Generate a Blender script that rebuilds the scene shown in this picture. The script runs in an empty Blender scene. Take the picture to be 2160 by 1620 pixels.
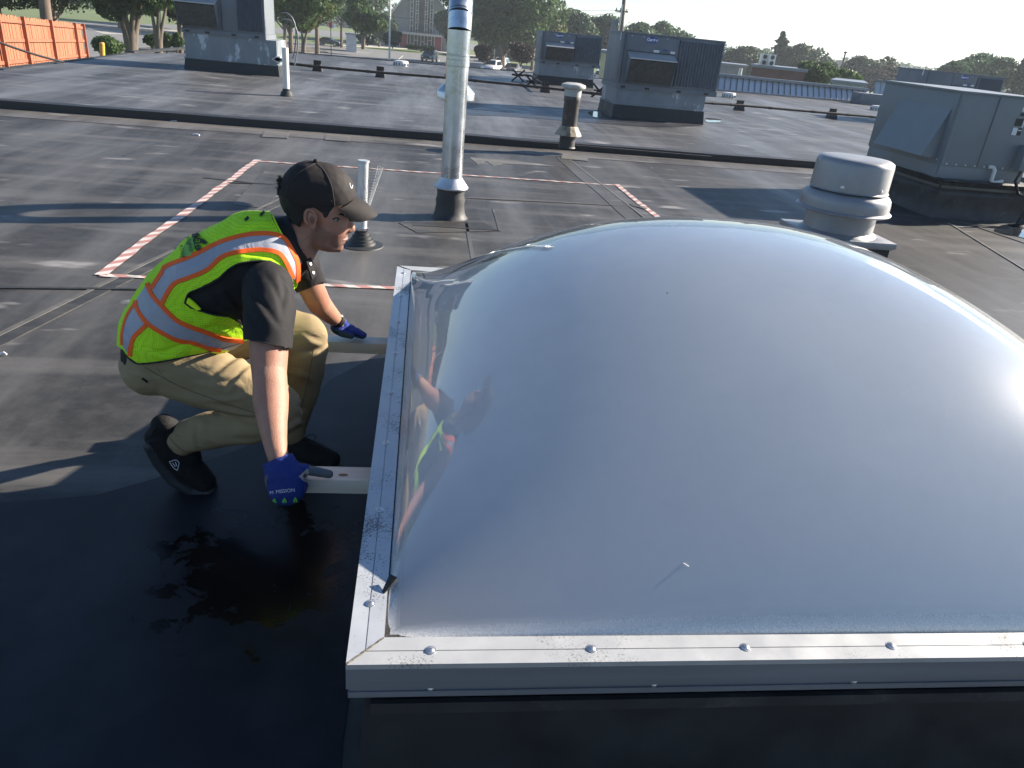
import bpy, bmesh, math, random
import numpy as np
from mathutils import Vector, Matrix, noise
from mathutils.bvhtree import BVHTree
R = math.radians
random.seed(7); rng = np.random.default_rng(7)
sc = bpy.context.scene; COL = sc.collection

# ------------------------------------------------------------------ camera
CAM_H, FPX, PITCH, ROLL, YAW = 1.55, 1560.0, R(25.4), R(5.7), R(8.26)
cam = bpy.data.cameras.new('camera'); camo = bpy.data.objects.new('camera', cam); COL.objects.link(camo)
sc.camera = camo
cam.sensor_fit = 'HORIZONTAL'; cam.sensor_width = 36.0; cam.lens = FPX / 2160 * 36.0
cam.clip_start = 0.05; cam.clip_end = 6000
fw = Vector((math.sin(YAW) * math.cos(PITCH), math.cos(YAW) * math.cos(PITCH), -math.sin(PITCH)))
rt0 = Vector((math.cos(YAW), -math.sin(YAW), 0)); up0 = rt0.cross(fw)
CU = math.cos(ROLL) * up0 - math.sin(ROLL) * rt0
CR = math.cos(ROLL) * rt0 + math.sin(ROLL) * up0
EYE = Vector((0, 0, CAM_H))
camo.matrix_world = Matrix(((CR.x, CU.x, -fw.x, 0), (CR.y, CU.y, -fw.y, 0), (CR.z, CU.z, -fw.z, CAM_H), (0, 0, 0, 1)))

# ------------------------------------------------------------------ light
SUN_EL, SUN_AZ = R(26), math.atan2(0.954, 0.300)      # azimuth clockwise from +Y
w = bpy.data.worlds.new('World'); sc.world = w; w.use_nodes = True
nt = w.node_tree; bg = nt.nodes['Background']
sky = nt.nodes.new('ShaderNodeTexSky'); sky.sky_type = 'NISHITA'; sky.sun_disc = False
sky.sun_elevation = SUN_EL; sky.sun_rotation = SUN_AZ; sky.altitude = 50
sky.air_density = 1.0; sky.dust_density = 0.15; sky.ozone_density = 4.5
nt.links.new(sky.outputs[0], bg.inputs[0]); bg.inputs[1].default_value = 0.055
sl = bpy.data.lights.new('sun', 'SUN'); so = bpy.data.objects.new('sun', sl); COL.objects.link(so)
sl.energy = 5.0; sl.angle = R(0.53); sl.color = (1.0, 0.90, 0.77)
sd = Vector((math.sin(SUN_AZ) * math.cos(SUN_EL), math.cos(SUN_AZ) * math.cos(SUN_EL), math.sin(SUN_EL)))
so.rotation_euler = sd.to_track_quat('Z', 'Y').to_euler(); so.location = sd * 50
sc.view_settings.view_transform = 'Standard'; sc.view_settings.look = 'None'
sc.view_settings.gamma = 1.0; sc.view_settings.use_curve_mapping = False
sc.view_settings.exposure = 1.62
sc.render.engine = 'CYCLES'
sc.cycles.max_bounces = 12; sc.cycles.diffuse_bounces = 7; sc.cycles.transmission_bounces = 10; sc.cycles.transparent_max_bounces = 12

# ------------------------------------------------------------------ layout helpers (photo pixel -> place)
def ray(x, y): return fw + CR * ((x - 1080) / FPX) - CU * ((y - 810) / FPX)
def gz(x, y, z=0.0):
    d = ray(x, y); return EYE + d * ((z - CAM_H) / d.z)
def gy(x, y, Y):
    d = ray(x, y); return EYE + d * (Y / d.y)
def gd(x, y, D):
    d = ray(x, y); return EYE + d * (D / math.hypot(d.x, d.y))
def gx(x, y, X):
    d = ray(x, y); return EYE + d * (X / d.x)
def proj(P):
    v = Vector(P) - EYE; d = v.dot(fw); return 1080 + FPX * v.dot(CR) / d, 810 - FPX * v.dot(CU) / d

# ------------------------------------------------------------------ materials
def mat(name, col, rough=0.6, metal=0.0, spec=0.5, var=0.0, vscale=3.0, bump=0.0, bscale=40.0, col2=None, c2amt=(0.5, 0.62), c2scale=5.0,
        stretch=(1, 1, 1), rvar=0.0, trans=0.0, coat=0.0, sheen=0.0, det=6.0):
    m = bpy.data.materials.new(name); m.use_nodes = True; n = m.node_tree; L = n.links
    b = n.nodes['Principled BSDF']
    b.inputs['Roughness'].default_value = rough; b.inputs['Metallic'].default_value = metal
    b.inputs['Specular IOR Level'].default_value = spec
    if coat: b.inputs['Coat Weight'].default_value = coat; b.inputs['Coat Roughness'].default_value = 0.05
    if sheen: b.inputs['Sheen Weight'].default_value = sheen
    tc = n.nodes.new('ShaderNodeTexCoord'); mp = n.nodes.new('ShaderNodeMapping'); mp.inputs['Scale'].default_value = stretch
    L.new(tc.outputs['Object'], mp.inputs['Vector'])
    c = (*col, 1); out = None
    if var > 0 or col2:
        nz = n.nodes.new('ShaderNodeTexNoise'); nz.inputs['Scale'].default_value = vscale; nz.inputs['Detail'].default_value = det
        L.new(mp.outputs[0], nz.inputs['Vector'])
        mr = n.nodes.new('ShaderNodeMapRange'); mr.inputs['From Min'].default_value = 0.3; mr.inputs['From Max'].default_value = 0.7
        mr.inputs['To Min'].default_value = 1 - var; mr.inputs['To Max'].default_value = 1 + var
        L.new(nz.outputs['Fac'], mr.inputs['Value'])
        vm = n.nodes.new('ShaderNodeVectorMath'); vm.operation = 'SCALE'; vm.inputs[0].default_value = col
        L.new(mr.outputs[0], vm.inputs['Scale']); out = vm.outputs[0]
        if col2:
            n2 = n.nodes.new('ShaderNodeTexNoise'); n2.inputs['Scale'].default_value = c2scale; n2.inputs['Detail'].default_value = 8
            n2.inputs['Roughness'].default_value = 0.65
            L.new(mp.outputs[0], n2.inputs['Vector'])
            r2 = n.nodes.new('ShaderNodeMapRange'); r2.inputs['From Min'].default_value = c2amt[0]; r2.inputs['From Max'].default_value = c2amt[1]
            L.new(n2.outputs['Fac'], r2.inputs['Value'])
            mx = n.nodes.new('ShaderNodeMix'); mx.data_type = 'RGBA'
            L.new(r2.outputs[0], mx.inputs[0]); L.new(out, mx.inputs[6]); mx.inputs[7].default_value = (*col2, 1); out = mx.outputs[2]
        L.new(out, b.inputs['Base Color'])
        if rvar:
            rr = n.nodes.new('ShaderNodeMapRange'); rr.inputs['To Min'].default_value = max(0.02, rough - rvar); rr.inputs['To Max'].default_value = min(1, rough + rvar)
            rr.inputs['From Min'].default_value = 0.3; rr.inputs['From Max'].default_value = 0.7
            L.new(nz.outputs['Fac'], rr.inputs['Value']); L.new(rr.outputs[0], b.inputs['Roughness'])
    else:
        b.inputs['Base Color'].default_value = c
    if bump > 0:
        nb = n.nodes.new('ShaderNodeTexNoise'); nb.inputs['Scale'].default_value = bscale; nb.inputs['Detail'].default_value = 4
        L.new(mp.outputs[0], nb.inputs['Vector'])
        bp = n.nodes.new('ShaderNodeBump'); bp.inputs['Strength'].default_value = bump; bp.inputs['Distance'].default_value = 0.01
        L.new(nb.outputs['Fac'], bp.inputs['Height']); L.new(bp.outputs[0], b.inputs['Normal'])
    return m

M = {}
M['alu'] = mat('weathered_aluminium', (0.52, 0.54, 0.56), 0.42, 0.55, var=0.10, vscale=9, bump=0.05, bscale=300, rvar=0.08)
M['galv'] = mat('galvanised_steel', (0.50, 0.53, 0.56), 0.30, 0.9, var=0.16, vscale=7, bump=0.06, bscale=30, rvar=0.1)
M['galv_dull'] = mat('dull_galvanised', (0.20, 0.225, 0.245), 0.5, 0.25, var=0.12, vscale=4, col2=(0.46, 0.50, 0.54), c2amt=(0.56, 0.61), c2scale=2.2, stretch=(1.4, 1.4, 0.7))
M['rtu'] = mat('painted_grey_cabinet', (0.15, 0.165, 0.185), 0.5, 0.0, var=0.10, vscale=3, bump=0.03, bscale=60)
M['rtu_rib'] = mat('painted_grey_grille', (0.14, 0.155, 0.18), 0.5, 0.0, var=0.08, vscale=4)
M['dark_in'] = mat('dark_filter_mesh', (0.075, 0.074, 0.070), 0.8, var=0.3, vscale=14)
M['beige_hood'] = mat('hood_edge_metal', (0.42, 0.42, 0.42), 0.4, 0.3, var=0.1)
M['rub'] = mat('black_membrane_flashing', (0.018, 0.019, 0.021), 0.55, var=0.3, vscale=6, bump=0.35, bscale=9, rvar=0.12)
M['rub2'] = mat('weathered_black_flashing', (0.032, 0.032, 0.033), 0.6, var=0.35, vscale=7, bump=0.5, bscale=12, col2=(0.11, 0.10, 0.09), c2amt=(0.58, 0.75), c2scale=6)
M['white_pvc'] = mat('white_plastic_pipe', (0.68, 0.66, 0.60), 0.4, var=0.08)
M['iron'] = mat('rusty_dark_iron', (0.035, 0.028, 0.025), 0.6, 0.2, var=0.3, vscale=8)
M['reznor'] = mat('grey_green_sheet_metal', (0.185, 0.205, 0.218), 0.48, 0.15, var=0.12, vscale=2.2, bump=0.05, bscale=14, rvar=0.08)
M['spun'] = mat('spun_aluminium', (0.27, 0.275, 0.285), 0.46, 0.45, var=0.12, vscale=6, rvar=0.08, col2=(0.42, 0.38, 0.34), c2amt=(0.6, 0.8), c2scale=4)
M['blue_ink'] = mat('blue_badge', (0.03, 0.05, 0.28), 0.4)
M['white_ink'] = mat('white_sticker', (0.7, 0.7, 0.72), 0.5)
M['black'] = mat('black_plastic', (0.012, 0.012, 0.013), 0.45)
M['seal'] = mat('old_sealant', (0.10, 0.09, 0.075), 0.8, var=0.5, vscale=60, bump=0.5, bscale=200)
M['gasket'] = mat('dirty_gasket', (0.028, 0.025, 0.022), 0.7, var=0.6, vscale=90, bump=0.4, bscale=200)
M['steel_bolt'] = mat('steel_screw', (0.6, 0.6, 0.6), 0.3, 0.9, var=0.1, vscale=100)

# ---- roof membrane: dark rubber with scuffs, streaks, dust
def roof_material(name, base, dust, streak_rot):
    m = bpy.data.materials.new(name); m.use_nodes = True; n = m.node_tree; L = n.links; b = n.nodes['Principled BSDF']
    tc = n.nodes.new('ShaderNodeTexCoord')
    def noise_(scale, stretch, detail=7, rough=0.6, rot=0, dist=0.0):
        mp = n.nodes.new('ShaderNodeMapping'); mp.inputs['Scale'].default_value = stretch; mp.inputs['Rotation'].default_value = (0, 0, rot)
        L.new(tc.outputs['Object'], mp.inputs['Vector'])
        t = n.nodes.new('ShaderNodeTexNoise'); t.inputs['Scale'].default_value = scale; t.inputs['Detail'].default_value = detail
        t.inputs['Roughness'].default_value = rough; t.inputs['Distortion'].default_value = dist
        L.new(mp.outputs[0], t.inputs['Vector']); return t.outputs['Fac']
    def rng_(v, a, b_, c=0.0, d=1.0):
        r = n.nodes.new('ShaderNodeMapRange'); r.inputs['From Min'].default_value = a; r.inputs['From Max'].default_value = b_
        r.inputs['To Min'].default_value = c; r.inputs['To Max'].default_value = d; L.new(v, r.inputs['Value']); return r.outputs[0]
    def mix(f, a, b_):
        x = n.nodes.new('ShaderNodeMix'); x.data_type = 'RGBA'; L.new(f, x.inputs[0])
        if isinstance(a, tuple): x.inputs[6].default_value = (*a, 1)
        else: L.new(a, x.inputs[6])
        if isinstance(b_, tuple): x.inputs[7].default_value = (*b_, 1)
        else: L.new(b_, x.inputs[7])
        return x.outputs[2]
    def mul(a, k):
        x = n.nodes.new('ShaderNodeMath'); x.operation = 'MULTIPLY'; L.new(a, x.inputs[0])
        if isinstance(k, float): x.inputs[1].default_value = k
        else: L.new(k, x.inputs[1])
        return x.outputs[0]
    big = noise_(0.55, (1, 1, 1), 5, 0.55, 0, 0.6)
    streak = noise_(1.1, (1, 0.14, 1), 8, 0.62, streak_rot)
    streak2 = noise_(1.3, (0.25, 2.2, 1), 6, 0.6)
    fine = noise_(9, (1, 1, 1), 8, 0.7)
    spots = noise_(2.6, (0.55, 1.5, 1), 3, 0.5, 0.2)
    dark = tuple(c * 0.62 for c in base)
    c = mix(rng_(big, 0.35, 0.66), dark, base)
    c = mix(mul(rng_(streak, 0.46, 0.66), 0.8), c, dust)
    c = mix(mul(rng_(streak2, 0.50, 0.68), 0.7), c, dust)
    c = mix(mul(rng_(fine, 0.42, 0.75), 0.35), c, tuple(d * 0.9 for d in dust))
    c = mix(mul(rng_(spots, 0.64, 0.72), 0.7), c, (0.26, 0.25, 0.24))
    L.new(c, b.inputs['Base Color'])
    r = rng_(streak, 0.3, 0.7, 0.62, 0.42); L.new(r, b.inputs['Roughness'])
    b.inputs['Specular IOR Level'].default_value = 0.28
    bp = n.nodes.new('ShaderNodeBump'); bp.inputs['Strength'].default_value = 0.35; bp.inputs['Distance'].default_value = 0.012
    L.new(noise_(3.2, (1, 1, 1), 8, 0.6), bp.inputs['Height']); L.new(bp.outputs[0], b.inputs['Normal'])
    return m
M['roof'] = roof_material('roof_membrane_near', (0.034, 0.033, 0.032), (0.112, 0.107, 0.101), R(35))
M['roof2'] = roof_material('roof_membrane_far', (0.048, 0.050, 0.054), (0.145, 0.146, 0.148), R(88))
M['roof_strip'] = roof_material('roof_membrane_strip', (0.070, 0.067, 0.062), (0.15, 0.14, 0.13), R(80))

# ------------------------------------------------------------------ mesh helpers
def tag(o, label=None, cat=None, group=None, kind=None):
    if label: o['label'] = label
    if cat: o['category'] = cat
    if group: o['group'] = group
    if kind: o['kind'] = kind
    return o
class MB:
    def __init__(s): s.v = []; s.f = []
    def add(s, vs, fs):
        k = len(s.v); s.v.extend([tuple(v) for v in vs]); s.f.extend([tuple(i + k for i in f) for f in fs]); return s
    def box(s, c, d, M_=None):
        c = Vector(c); h = Vector(d) / 2
        vs = []
        for dz in (-1, 1):
            for dx, dy in ((-1, -1), (1, -1), (1, 1), (-1, 1)):
                p = Vector((dx * h.x, dy * h.y, dz * h.z))
                vs.append((M_ @ p if M_ is not None else p) + c)
        return s.add(vs, [(0, 3, 2, 1), (4, 5, 6, 7), (0, 1, 5, 4), (1, 2, 6, 5), (2, 3, 7, 6), (3, 0, 4, 7)])
    def bar(s, a, b, wd, th, up=Vector((0, 0, 1))):
        a = Vector(a); b = Vector(b); d = (b - a); l = d.length; d.normalize()
        x = d.cross(up)
        if x.length < 1e-4: x = d.cross(Vector((0, 1, 0)))
        x.normalize(); z = x.cross(d)
        m = Matrix((x, d, z)).transposed()
        return s.box((a + b) / 2, (wd, l, th), m)
    def hexa(s, p):   # 8 points: bottom 4 ccw, top 4 ccw
        return s.add(p, [(0, 3, 2, 1), (4, 5, 6, 7), (0, 1, 5, 4), (1, 2, 6, 5), (2, 3, 7, 6), (3, 0, 4, 7)])
    def prism(s, poly, a, b):   # poly of Vectors, extruded from offset a to b (vectors)
        n = len(poly); a = Vector(a); b = Vector(b)
        vs = [Vector(p) + a for p in poly] + [Vector(p) + b for p in poly]
        return s.add(vs, [tuple(range(n))[::-1], tuple(range(n, 2 * n))] + [(i, (i + 1) % n, n + (i + 1) % n, n + i) for i in range(n)])
    def tube(s, path, rad, n=12, cap=True):
        path = [Vector(p) for p in path]
        if not hasattr(rad, '__len__'): rad = [rad] * len(path)
        k = len(s.v); prev = None
        for i, p in enumerate(path):
            if i == 0: d = path[1] - p
            elif i == len(path) - 1: d = p - path[i - 1]
            else: d = (path[i + 1] - p).normalized() + (p - path[i - 1]).normalized()
            d.normalize()
            if prev is None:
                u = d.cross(Vector((0, 0, 1)))
                if u.length < 0.05: u = d.cross(Vector((0, 1, 0)))
                u.normalize()
            else:
                u = prev - d * prev.dot(d); u.normalize()
            prev = u; v = d.cross(u)
            for j in range(n):
                t = 2 * math.pi * j / n
                s.v.append(tuple(p + (u * math.cos(t) + v * math.sin(t)) * rad[i]))
        for i in range(len(path) - 1):
            for j in range(n):
                a = k + i * n + j; b = k + i * n + (j + 1) % n
                s.f.append((a, b, b + n, a + n))
        if cap:
            s.f.append(tuple(k + j for j in range(n))[::-1]); s.f.append(tuple(k + (len(path) - 1) * n + j for j in range(n)))
        return s
    def lathe(s, c, prof, n=32, M_=None):   # prof: (r,z)
        c = Vector(c); k = len(s.v)
        for r, z in prof:
            for j in range(n):
                t = 2 * math.pi * j / n; p = Vector((r * math.cos(t), r * math.sin(t), z))
                s.v.append(tuple((M_ @ p if M_ is not None else p) + c))
        for i in range(len(prof) - 1):
            for j in range(n):
                a = k + i * n + j; b = k + i * n + (j + 1) % n
                s.f.append((a, b, b + n, a + n))
        if prof[0][0] > 1e-6: s.f.append(tuple(k + j for j in range(n))[::-1])
        if prof[-1][0] > 1e-6: s.f.append(tuple(k + (len(prof) - 1) * n + j for j in range(n)))
        return s
    def quad(s, *p): return s.add(p, [tuple(range(len(p)))])
    def mesh(s, name, off=(0, 0, 0)):
        me = bpy.data.meshes.new(name); o = Vector(off)
        me.from_pydata([(v[0] - o.x, v[1] - o.y, v[2] - o.z) for v in s.v], [], s.f); me.update(); return me
    def build(s, name, m, parent=None, smooth=False, origin=None, bevel=0.0, weld=False):
        off = Vector((0, 0, 0))
        if parent is not None:
            p = parent
            while p is not None: off += p.location; p = p.parent
        elif origin is not None: off = Vector(origin)
        me = s.mesh(name, off)
        o = bpy.data.objects.new(name, me); COL.objects.link(o)
        if parent is not None: o.parent = parent
        else: o.location = off
        me.materials.append(m)
        if smooth:
            me.polygons.foreach_set('use_smooth', [True] * len(me.polygons))
            try: me.set_sharp_from_angle(angle=R(42))
            except Exception: pass
        if bevel:
            bm = bmesh.new(); bm.from_mesh(me); bmesh.ops.remove_doubles(bm, verts=bm.verts, dist=1e-5)
            es = [e for e in bm.edges if len(e.link_faces) == 2 and e.calc_face_angle(0) > 0.5]
            bmesh.ops.bevel(bm, geom=es, offset=bevel, segments=2, affect='EDGES', profile=0.6, clamp_overlap=True)
            bm.to_mesh(me); bm.free()
            me.polygons.foreach_set('use_smooth', [True] * len(me.polygons))
            try: me.set_sharp_from_angle(angle=R(35))
            except Exception: pass
        return o
def empty(name, loc, label=None, cat=None, group=None):
    o = bpy.data.objects.new(name, None); COL.objects.link(o); o.location = loc; o.empty_display_size = 0.1
    return tag(o, label, cat, group)
def kids(o): return [c for c in bpy.data.objects if c.parent is o]
def copy_tree(o, parent=None):
    c = o.copy(); COL.objects.link(c); c.parent = parent
    for ch in kids(o): copy_tree(ch, c)
    return c
def text_mesh(txt, size, bold=0.0):
    cu = bpy.data.curves.new('t', 'FONT'); cu.body = txt; cu.size = size; cu.offset = bold; cu.align_x = 'CENTER'; cu.align_y = 'CENTER'; cu.resolution_u = 3
    o = bpy.data.objects.new('t', cu); COL.objects.link(o); bpy.context.view_layer.update()
    me = bpy.data.meshes.new_from_object(o.evaluated_get(bpy.context.evaluated_depsgraph_get()))
    bpy.data.objects.remove(o); return me
def place_text(name, txt, size, P, ux, uy, m, parent, bold=0.0):
    me = text_mesh(txt, size, bold); mb = MB(); P = Vector(P)
    mb.add([P + Vector(ux) * v.co.x + Vector(uy) * v.co.y for v in me.vertices], [tuple(p.vertices) for p in me.polygons])
    return mb.build(name, m, parent)

exec_parts = []
#@@ROOF
# ------------------------------------------------------------------ ground, far land
def ground_z(x, y):
    d = math.hypot(x, y)
    t = min(1, max(0, (d - 24) / 42)); s = t * t * (3 - 2 * t)
    side = min(1, max(0, (-x - 6.0) / 6.0))           # the bank on the left rises towards the roof
    return -3.9 + side * (1 - s) * 2.6
M['soil'] = mat('mulch_and_leaf_litter', (0.075, 0.058, 0.042), 0.9, var=0.4, vscale=2.0, bump=0.6, bscale=20, col2=(0.20, 0.16, 0.10), c2amt=(0.5, 0.7), c2scale=7)
M['grass'] = mat('mown_grass', (0.085, 0.125, 0.035), 0.9, var=0.3, vscale=0.6, bump=0.6, bscale=20, col2=(0.14, 0.15, 0.05), c2amt=(0.45, 0.7), c2scale=0.4)
M['asphalt'] = mat('road_asphalt', (0.15, 0.15, 0.15), 0.75, var=0.15, vscale=0.7, bump=0.2, bscale=40, col2=(0.16, 0.155, 0.15), c2amt=(0.5, 0.65), c2scale=0.35)
M['concrete'] = mat('concrete_kerb', (0.34, 0.32, 0.29), 0.8, var=0.15, vscale=2)
mb = MB(); NX = 70
gxs = [-1700, -900, -450, -240] + list(np.linspace(-150, -50, 8)) + list(np.linspace(-46, 6, 40)) + list(np.linspace(14, 150, 8)) + [300, 700, 1700]
gys = [-500, -300, -100, -20] + list(np.linspace(-10, 90, 60)) + [100, 130, 180, 260, 400, 700, 1200, 2300]
gv = [(x, y, ground_z(x, y)) for y in gys for x in gxs]; nx = len(gxs)
mb.add(gv, [(j * nx + i, j * nx + i + 1, (j + 1) * nx + i + 1, (j + 1) * nx + i) for j in range(len(gys) - 1) for i in range(nx - 1)])
tag(mb.build('ground', M['grass'], smooth=True), kind='structure')
GZ = -3.9
def sheet(name, pts, m, z, kind='structure', th=0.0):
    mb = MB(); ps = [Vector((p.x, p.y, z)) for p in pts]
    if th: mb.prism(ps, (0, 0, 0), (0, 0, th))
    else: mb.quad(*ps)
    o = mb.build(name, m, origin=ps[0]); tag(o, kind=kind); return o
def gg(x, y): return gz(x, y, GZ)
# the street beyond the roof: asphalt field, verge with kerb
sheet('road', [gg(150, 62), gg(480, 73), gg(700, 96), gg(1010, 125), gg(1300, 165), gg(1300, 260), gg(500, 190), gg(150, 140)], M['asphalt'], GZ + 0.02)
sheet('side_road', [gg(150, 46), gg(640, 60), gg(1500, 140), gg(1500, 152), gg(640, 72), gg(150, 62)], M['asphalt'], GZ + 0.012)
for nm, a, b, c in (('kerb', (720, 96), (860, 104), 0.16), ('kerb', (860, 104), (1010, 122), 0.16), ('kerb', (600, 100), (690, 112), 0.16), ('kerb', (1000, 128), (1130, 143), 0.16)):
    k = MB(); A = gg(*a); B = gg(*b); k.bar((A.x, A.y, GZ + 0.08), (B.x, B.y, GZ + 0.08), 0.5, 0.16); tag(k.build('kerb', M['concrete'], origin=A), kind='structure')
sheet('pavement', [gg(720, 92), gg(862, 100), gg(1010, 118), gg(1012, 121), gg(862, 103), gg(720, 95)], M['concrete'], GZ + 0.03)
sheet('median_island', [gg(560, 96), gg(640, 100), gg(700, 110), gg(640, 112), gg(560, 106)], M['soil'], GZ + 0.03, th=0.1)
sheet('drive', [gg(180, 60), gg(250, 55), gg(400, 66), gg(400, 76), gg(220, 72)], M['concrete'], GZ + 0.03)
# parking-bay paint
for a, b in (((838, 128), (850, 118)), ((880, 136), (884, 132)), ((925, 130), (927, 127)), ((740, 106), (747, 101))):
    A = gg(*a); B = gg(*b); k = MB(); k.bar((A.x, A.y, GZ + 0.028), (B.x, B.y, GZ + 0.028), 0.15, 0.006); tag(k.build('lane_marking', M['white_pvc'], origin=A), kind='structure')

# ------------------------------------------------------------------ roofs
ROOF2 = 0.10                      # the far roof lies a step higher than the near one
sA = gz(0, 229); sB = gz(1750, 358)
def step_y(x): return sA.y + (sB.y - sA.y) * (x - sA.x) / (sB.x - sA.x)
eL0 = gz(0, 147, ROOF2); eL1 = gz(180, 125, ROOF2); eL2 = gz(277, 112, ROOF2)
fl = gz(640, 113, ROOF2); fr = gz(1124, 154, ROOF2)
slope_b = (fr.y - fl.y) / (fr.x - fl.x)
def back_y(x): return fl.y + slope_b * (x - fl.x)
mb = MB()
near_poly = [Vector((-14, -9, 0)), Vector((26, -9, 0)), Vector((26, step_y(26), 0)), Vector((-14, step_y(-14), 0))]
mb.prism(near_poly, (0, 0, -4.2), (0, 0, 0))
tag(mb.build('near_roof', M['roof']), kind='structure')
far_poly = [Vector((eL0.x - 2.0, step_y(eL0.x - 2) + 0.0, 0)), Vector((26, step_y(26), 0)), Vector((48, 30, 0)), Vector((48, back_y(48) - 2, 0)), Vector((fr.x, back_y(fr.x), 0)), Vector((fl.x, fl.y, 0)), Vector((eL2.x, eL2.y, 0)), Vector((eL1.x, eL1.y, 0)), Vector((eL0.x, eL0.y, 0))]
mb = MB(); mb.prism(far_poly, (0, 0, -4.2), (0, 0, ROOF2))
tag(mb.build('far_roof', M['roof2']), kind='structure')
# rolled black riser where the roofs meet and the paler flashing strip in front of it
mb = MB(); xs = np.linspace(-14, 24, 90)
for i in range(len(xs) - 1):
    a = xs[i]; b = xs[i + 1]
    ya = step_y(a) - 0.05; yb = step_y(b) - 0.05; za = ROOF2 + 0.012 + 0.006 * noise.noise((a, 0, 0)); zb = ROOF2 + 0.012 + 0.006 * noise.noise((b, 0, 0))
    mb.hexa([(a, ya, 0.0), (b, yb, 0.0), (b, yb + 0.16, 0.0), (a, ya + 0.16, 0.0), (a, ya, za), (b, yb, zb), (b, yb + 0.14, zb + 0.01), (a, ya + 0.14, za + 0.01)])
tag(mb.build('roof_step_riser', M['rub'], smooth=True), kind='structure')
mb = MB()
for i in range(len(xs) - 1):
    a = xs[i]; b = xs[i + 1]; ya = step_y(a) - 0.055; yb = step_y(b) - 0.055
    mb.quad((a, ya - 0.62 + 0.02 * noise.noise((a * 0.6, 3, 0)), 0.004), (b, yb - 0.62 + 0.02 * noise.noise((b * 0.6, 3, 0)), 0.004), (b, yb, 0.010), (a, ya, 0.010))
tag(mb.build('flashing_strip', M['roof_strip']), kind='structure')
# lapped seams of the membrane: low strips, each a piece of its own
def lap(name, a, b, wd=0.10, th=0.004, m='roof_strip', z=0.0):
    A = gz(*a, z); B = gz(*b, z); k = MB(); n = 24
    d = (B - A); side = Vector((-d.y, d.x, 0)).normalized() * wd / 2
    pts = [A + d * (i / n) for i in range(n + 1)]
    pts = [p + side * 0.35 * noise.noise((p.x * 0.9, p.y * 0.9, 5)) for p in pts]
    for i in range(n):
        p, q = pts[i], pts[i + 1]
        k.hexa([p - side, q - side, q + side, p + side] and [tuple(p - side), tuple(q - side), tuple(q + side), tuple(p + side),
                tuple(p - side * 0.9 + Vector((0, 0, th))), tuple(q - side * 0.9 + Vector((0, 0, th))), tuple(q + side * 0.9 + Vector((0, 0, th))), tuple(p + side * 0.9 + Vector((0, 0, th)))])
    tag(k.build(name, M[m], origin=A), kind='structure')
M['seam'] = roof_material('seam_tape', (0.034, 0.034, 0.035), (0.10, 0.095, 0.085), R(20))
M['seam_l'] = roof_material('dusty_seam_edge', (0.10, 0.095, 0.088), (0.17, 0.16, 0.145), R(20))
lap('roof_seam', (-60, 735), (330, 545), 0.035, 0.006, 'seam_l'); lap('roof_seam', (330, 545), (640, 395), 0.03, 0.006, 'seam_l')
lap('roof_seam', (-60, 748), (640, 402), 0.10, 0.004, 'seam')
lap('roof_seam', (-10, 608), (330, 612), 0.03, 0.008, 'seam'); lap('roof_seam', (430, 375), (620, 395), 0.05, 0.006, 'seam')
lap('roof_seam', (480, 386), (640, 392), 0.03, 0.008, 'seam')
lap('roof_seam', (985, 418), (1360, 437), 0.035, 0.007, 'seam_l'); lap('roof_seam', (1330, 432), (1362, 442), 0.05, 0.009, 'seam')
lap('roof_seam', (1185, 333), (1350, 470), 0.20, 0.005, 'seam'); lap('roof_seam', (1196, 333), (1372, 470), 0.025, 0.008, 'seam_l')
lap('roof_seam', (983, 470), (1000, 560), 0.03, 0.004, 'seam'); lap('roof_seam', (870, 476), (1052, 487), 0.03, 0.007, 'seam')
lap('roof_seam', (1040, 440), (1054, 488), 0.02, 0.004, 'seam')
lap('roof_seam', (2020, 465), (2240, 540), 0.05, 0.008, 'seam'); lap('roof_seam', (2000, 470), (2210, 600), 0.03, 0.008, 'seam_l')
lap('roof_seam', (720, 265), (1500, 330), 0.02, 0.004, 'seam_l', ROOF2); lap('roof_seam', (430, 196), (605, 204), 0.03, 0.006, 'seam', ROOF2)
def patch(name, pts, m, z, th=0.005):
    k = MB(); ps = [gz(*p, z) for p in pts]; k.prism(ps, (0, 0, 0), (0, 0, th)); tag(k.build(name, M[m], origin=ps[0]), kind='structure')
patch('roof_patch', [(560, 276), (612, 278), (606, 293), (552, 290)], 'seam_l', 0.0, 0.012)
patch('roof_patch', [(690, 283), (740, 286), (735, 300), (684, 296)], 'seam_l', 0.0, 0.012)
patch('roof_patch', [(1186, 329), (1240, 333), (1238, 341), (1182, 336)], 'seam_l', 0.0, 0.012)
patch('roof_patch', [(560, 360), (625, 366), (560, 440), (490, 432)], 'seam', 0.0, 0.004)
patch('roof_patch', [(840, 470), (1020, 470), (1052, 488), (880, 492)], 'seam', 0.0, 0.004)
# pale dried-puddle scallops by the riser
patch('dried_puddle_stain', [(990, 332), (1075, 337), (1130, 345), (1180, 352), (1110, 348), (1060, 346), (1040, 350), (1025, 340), (1008, 347)], 'seam_l', 0.0, 0.0035)
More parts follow.
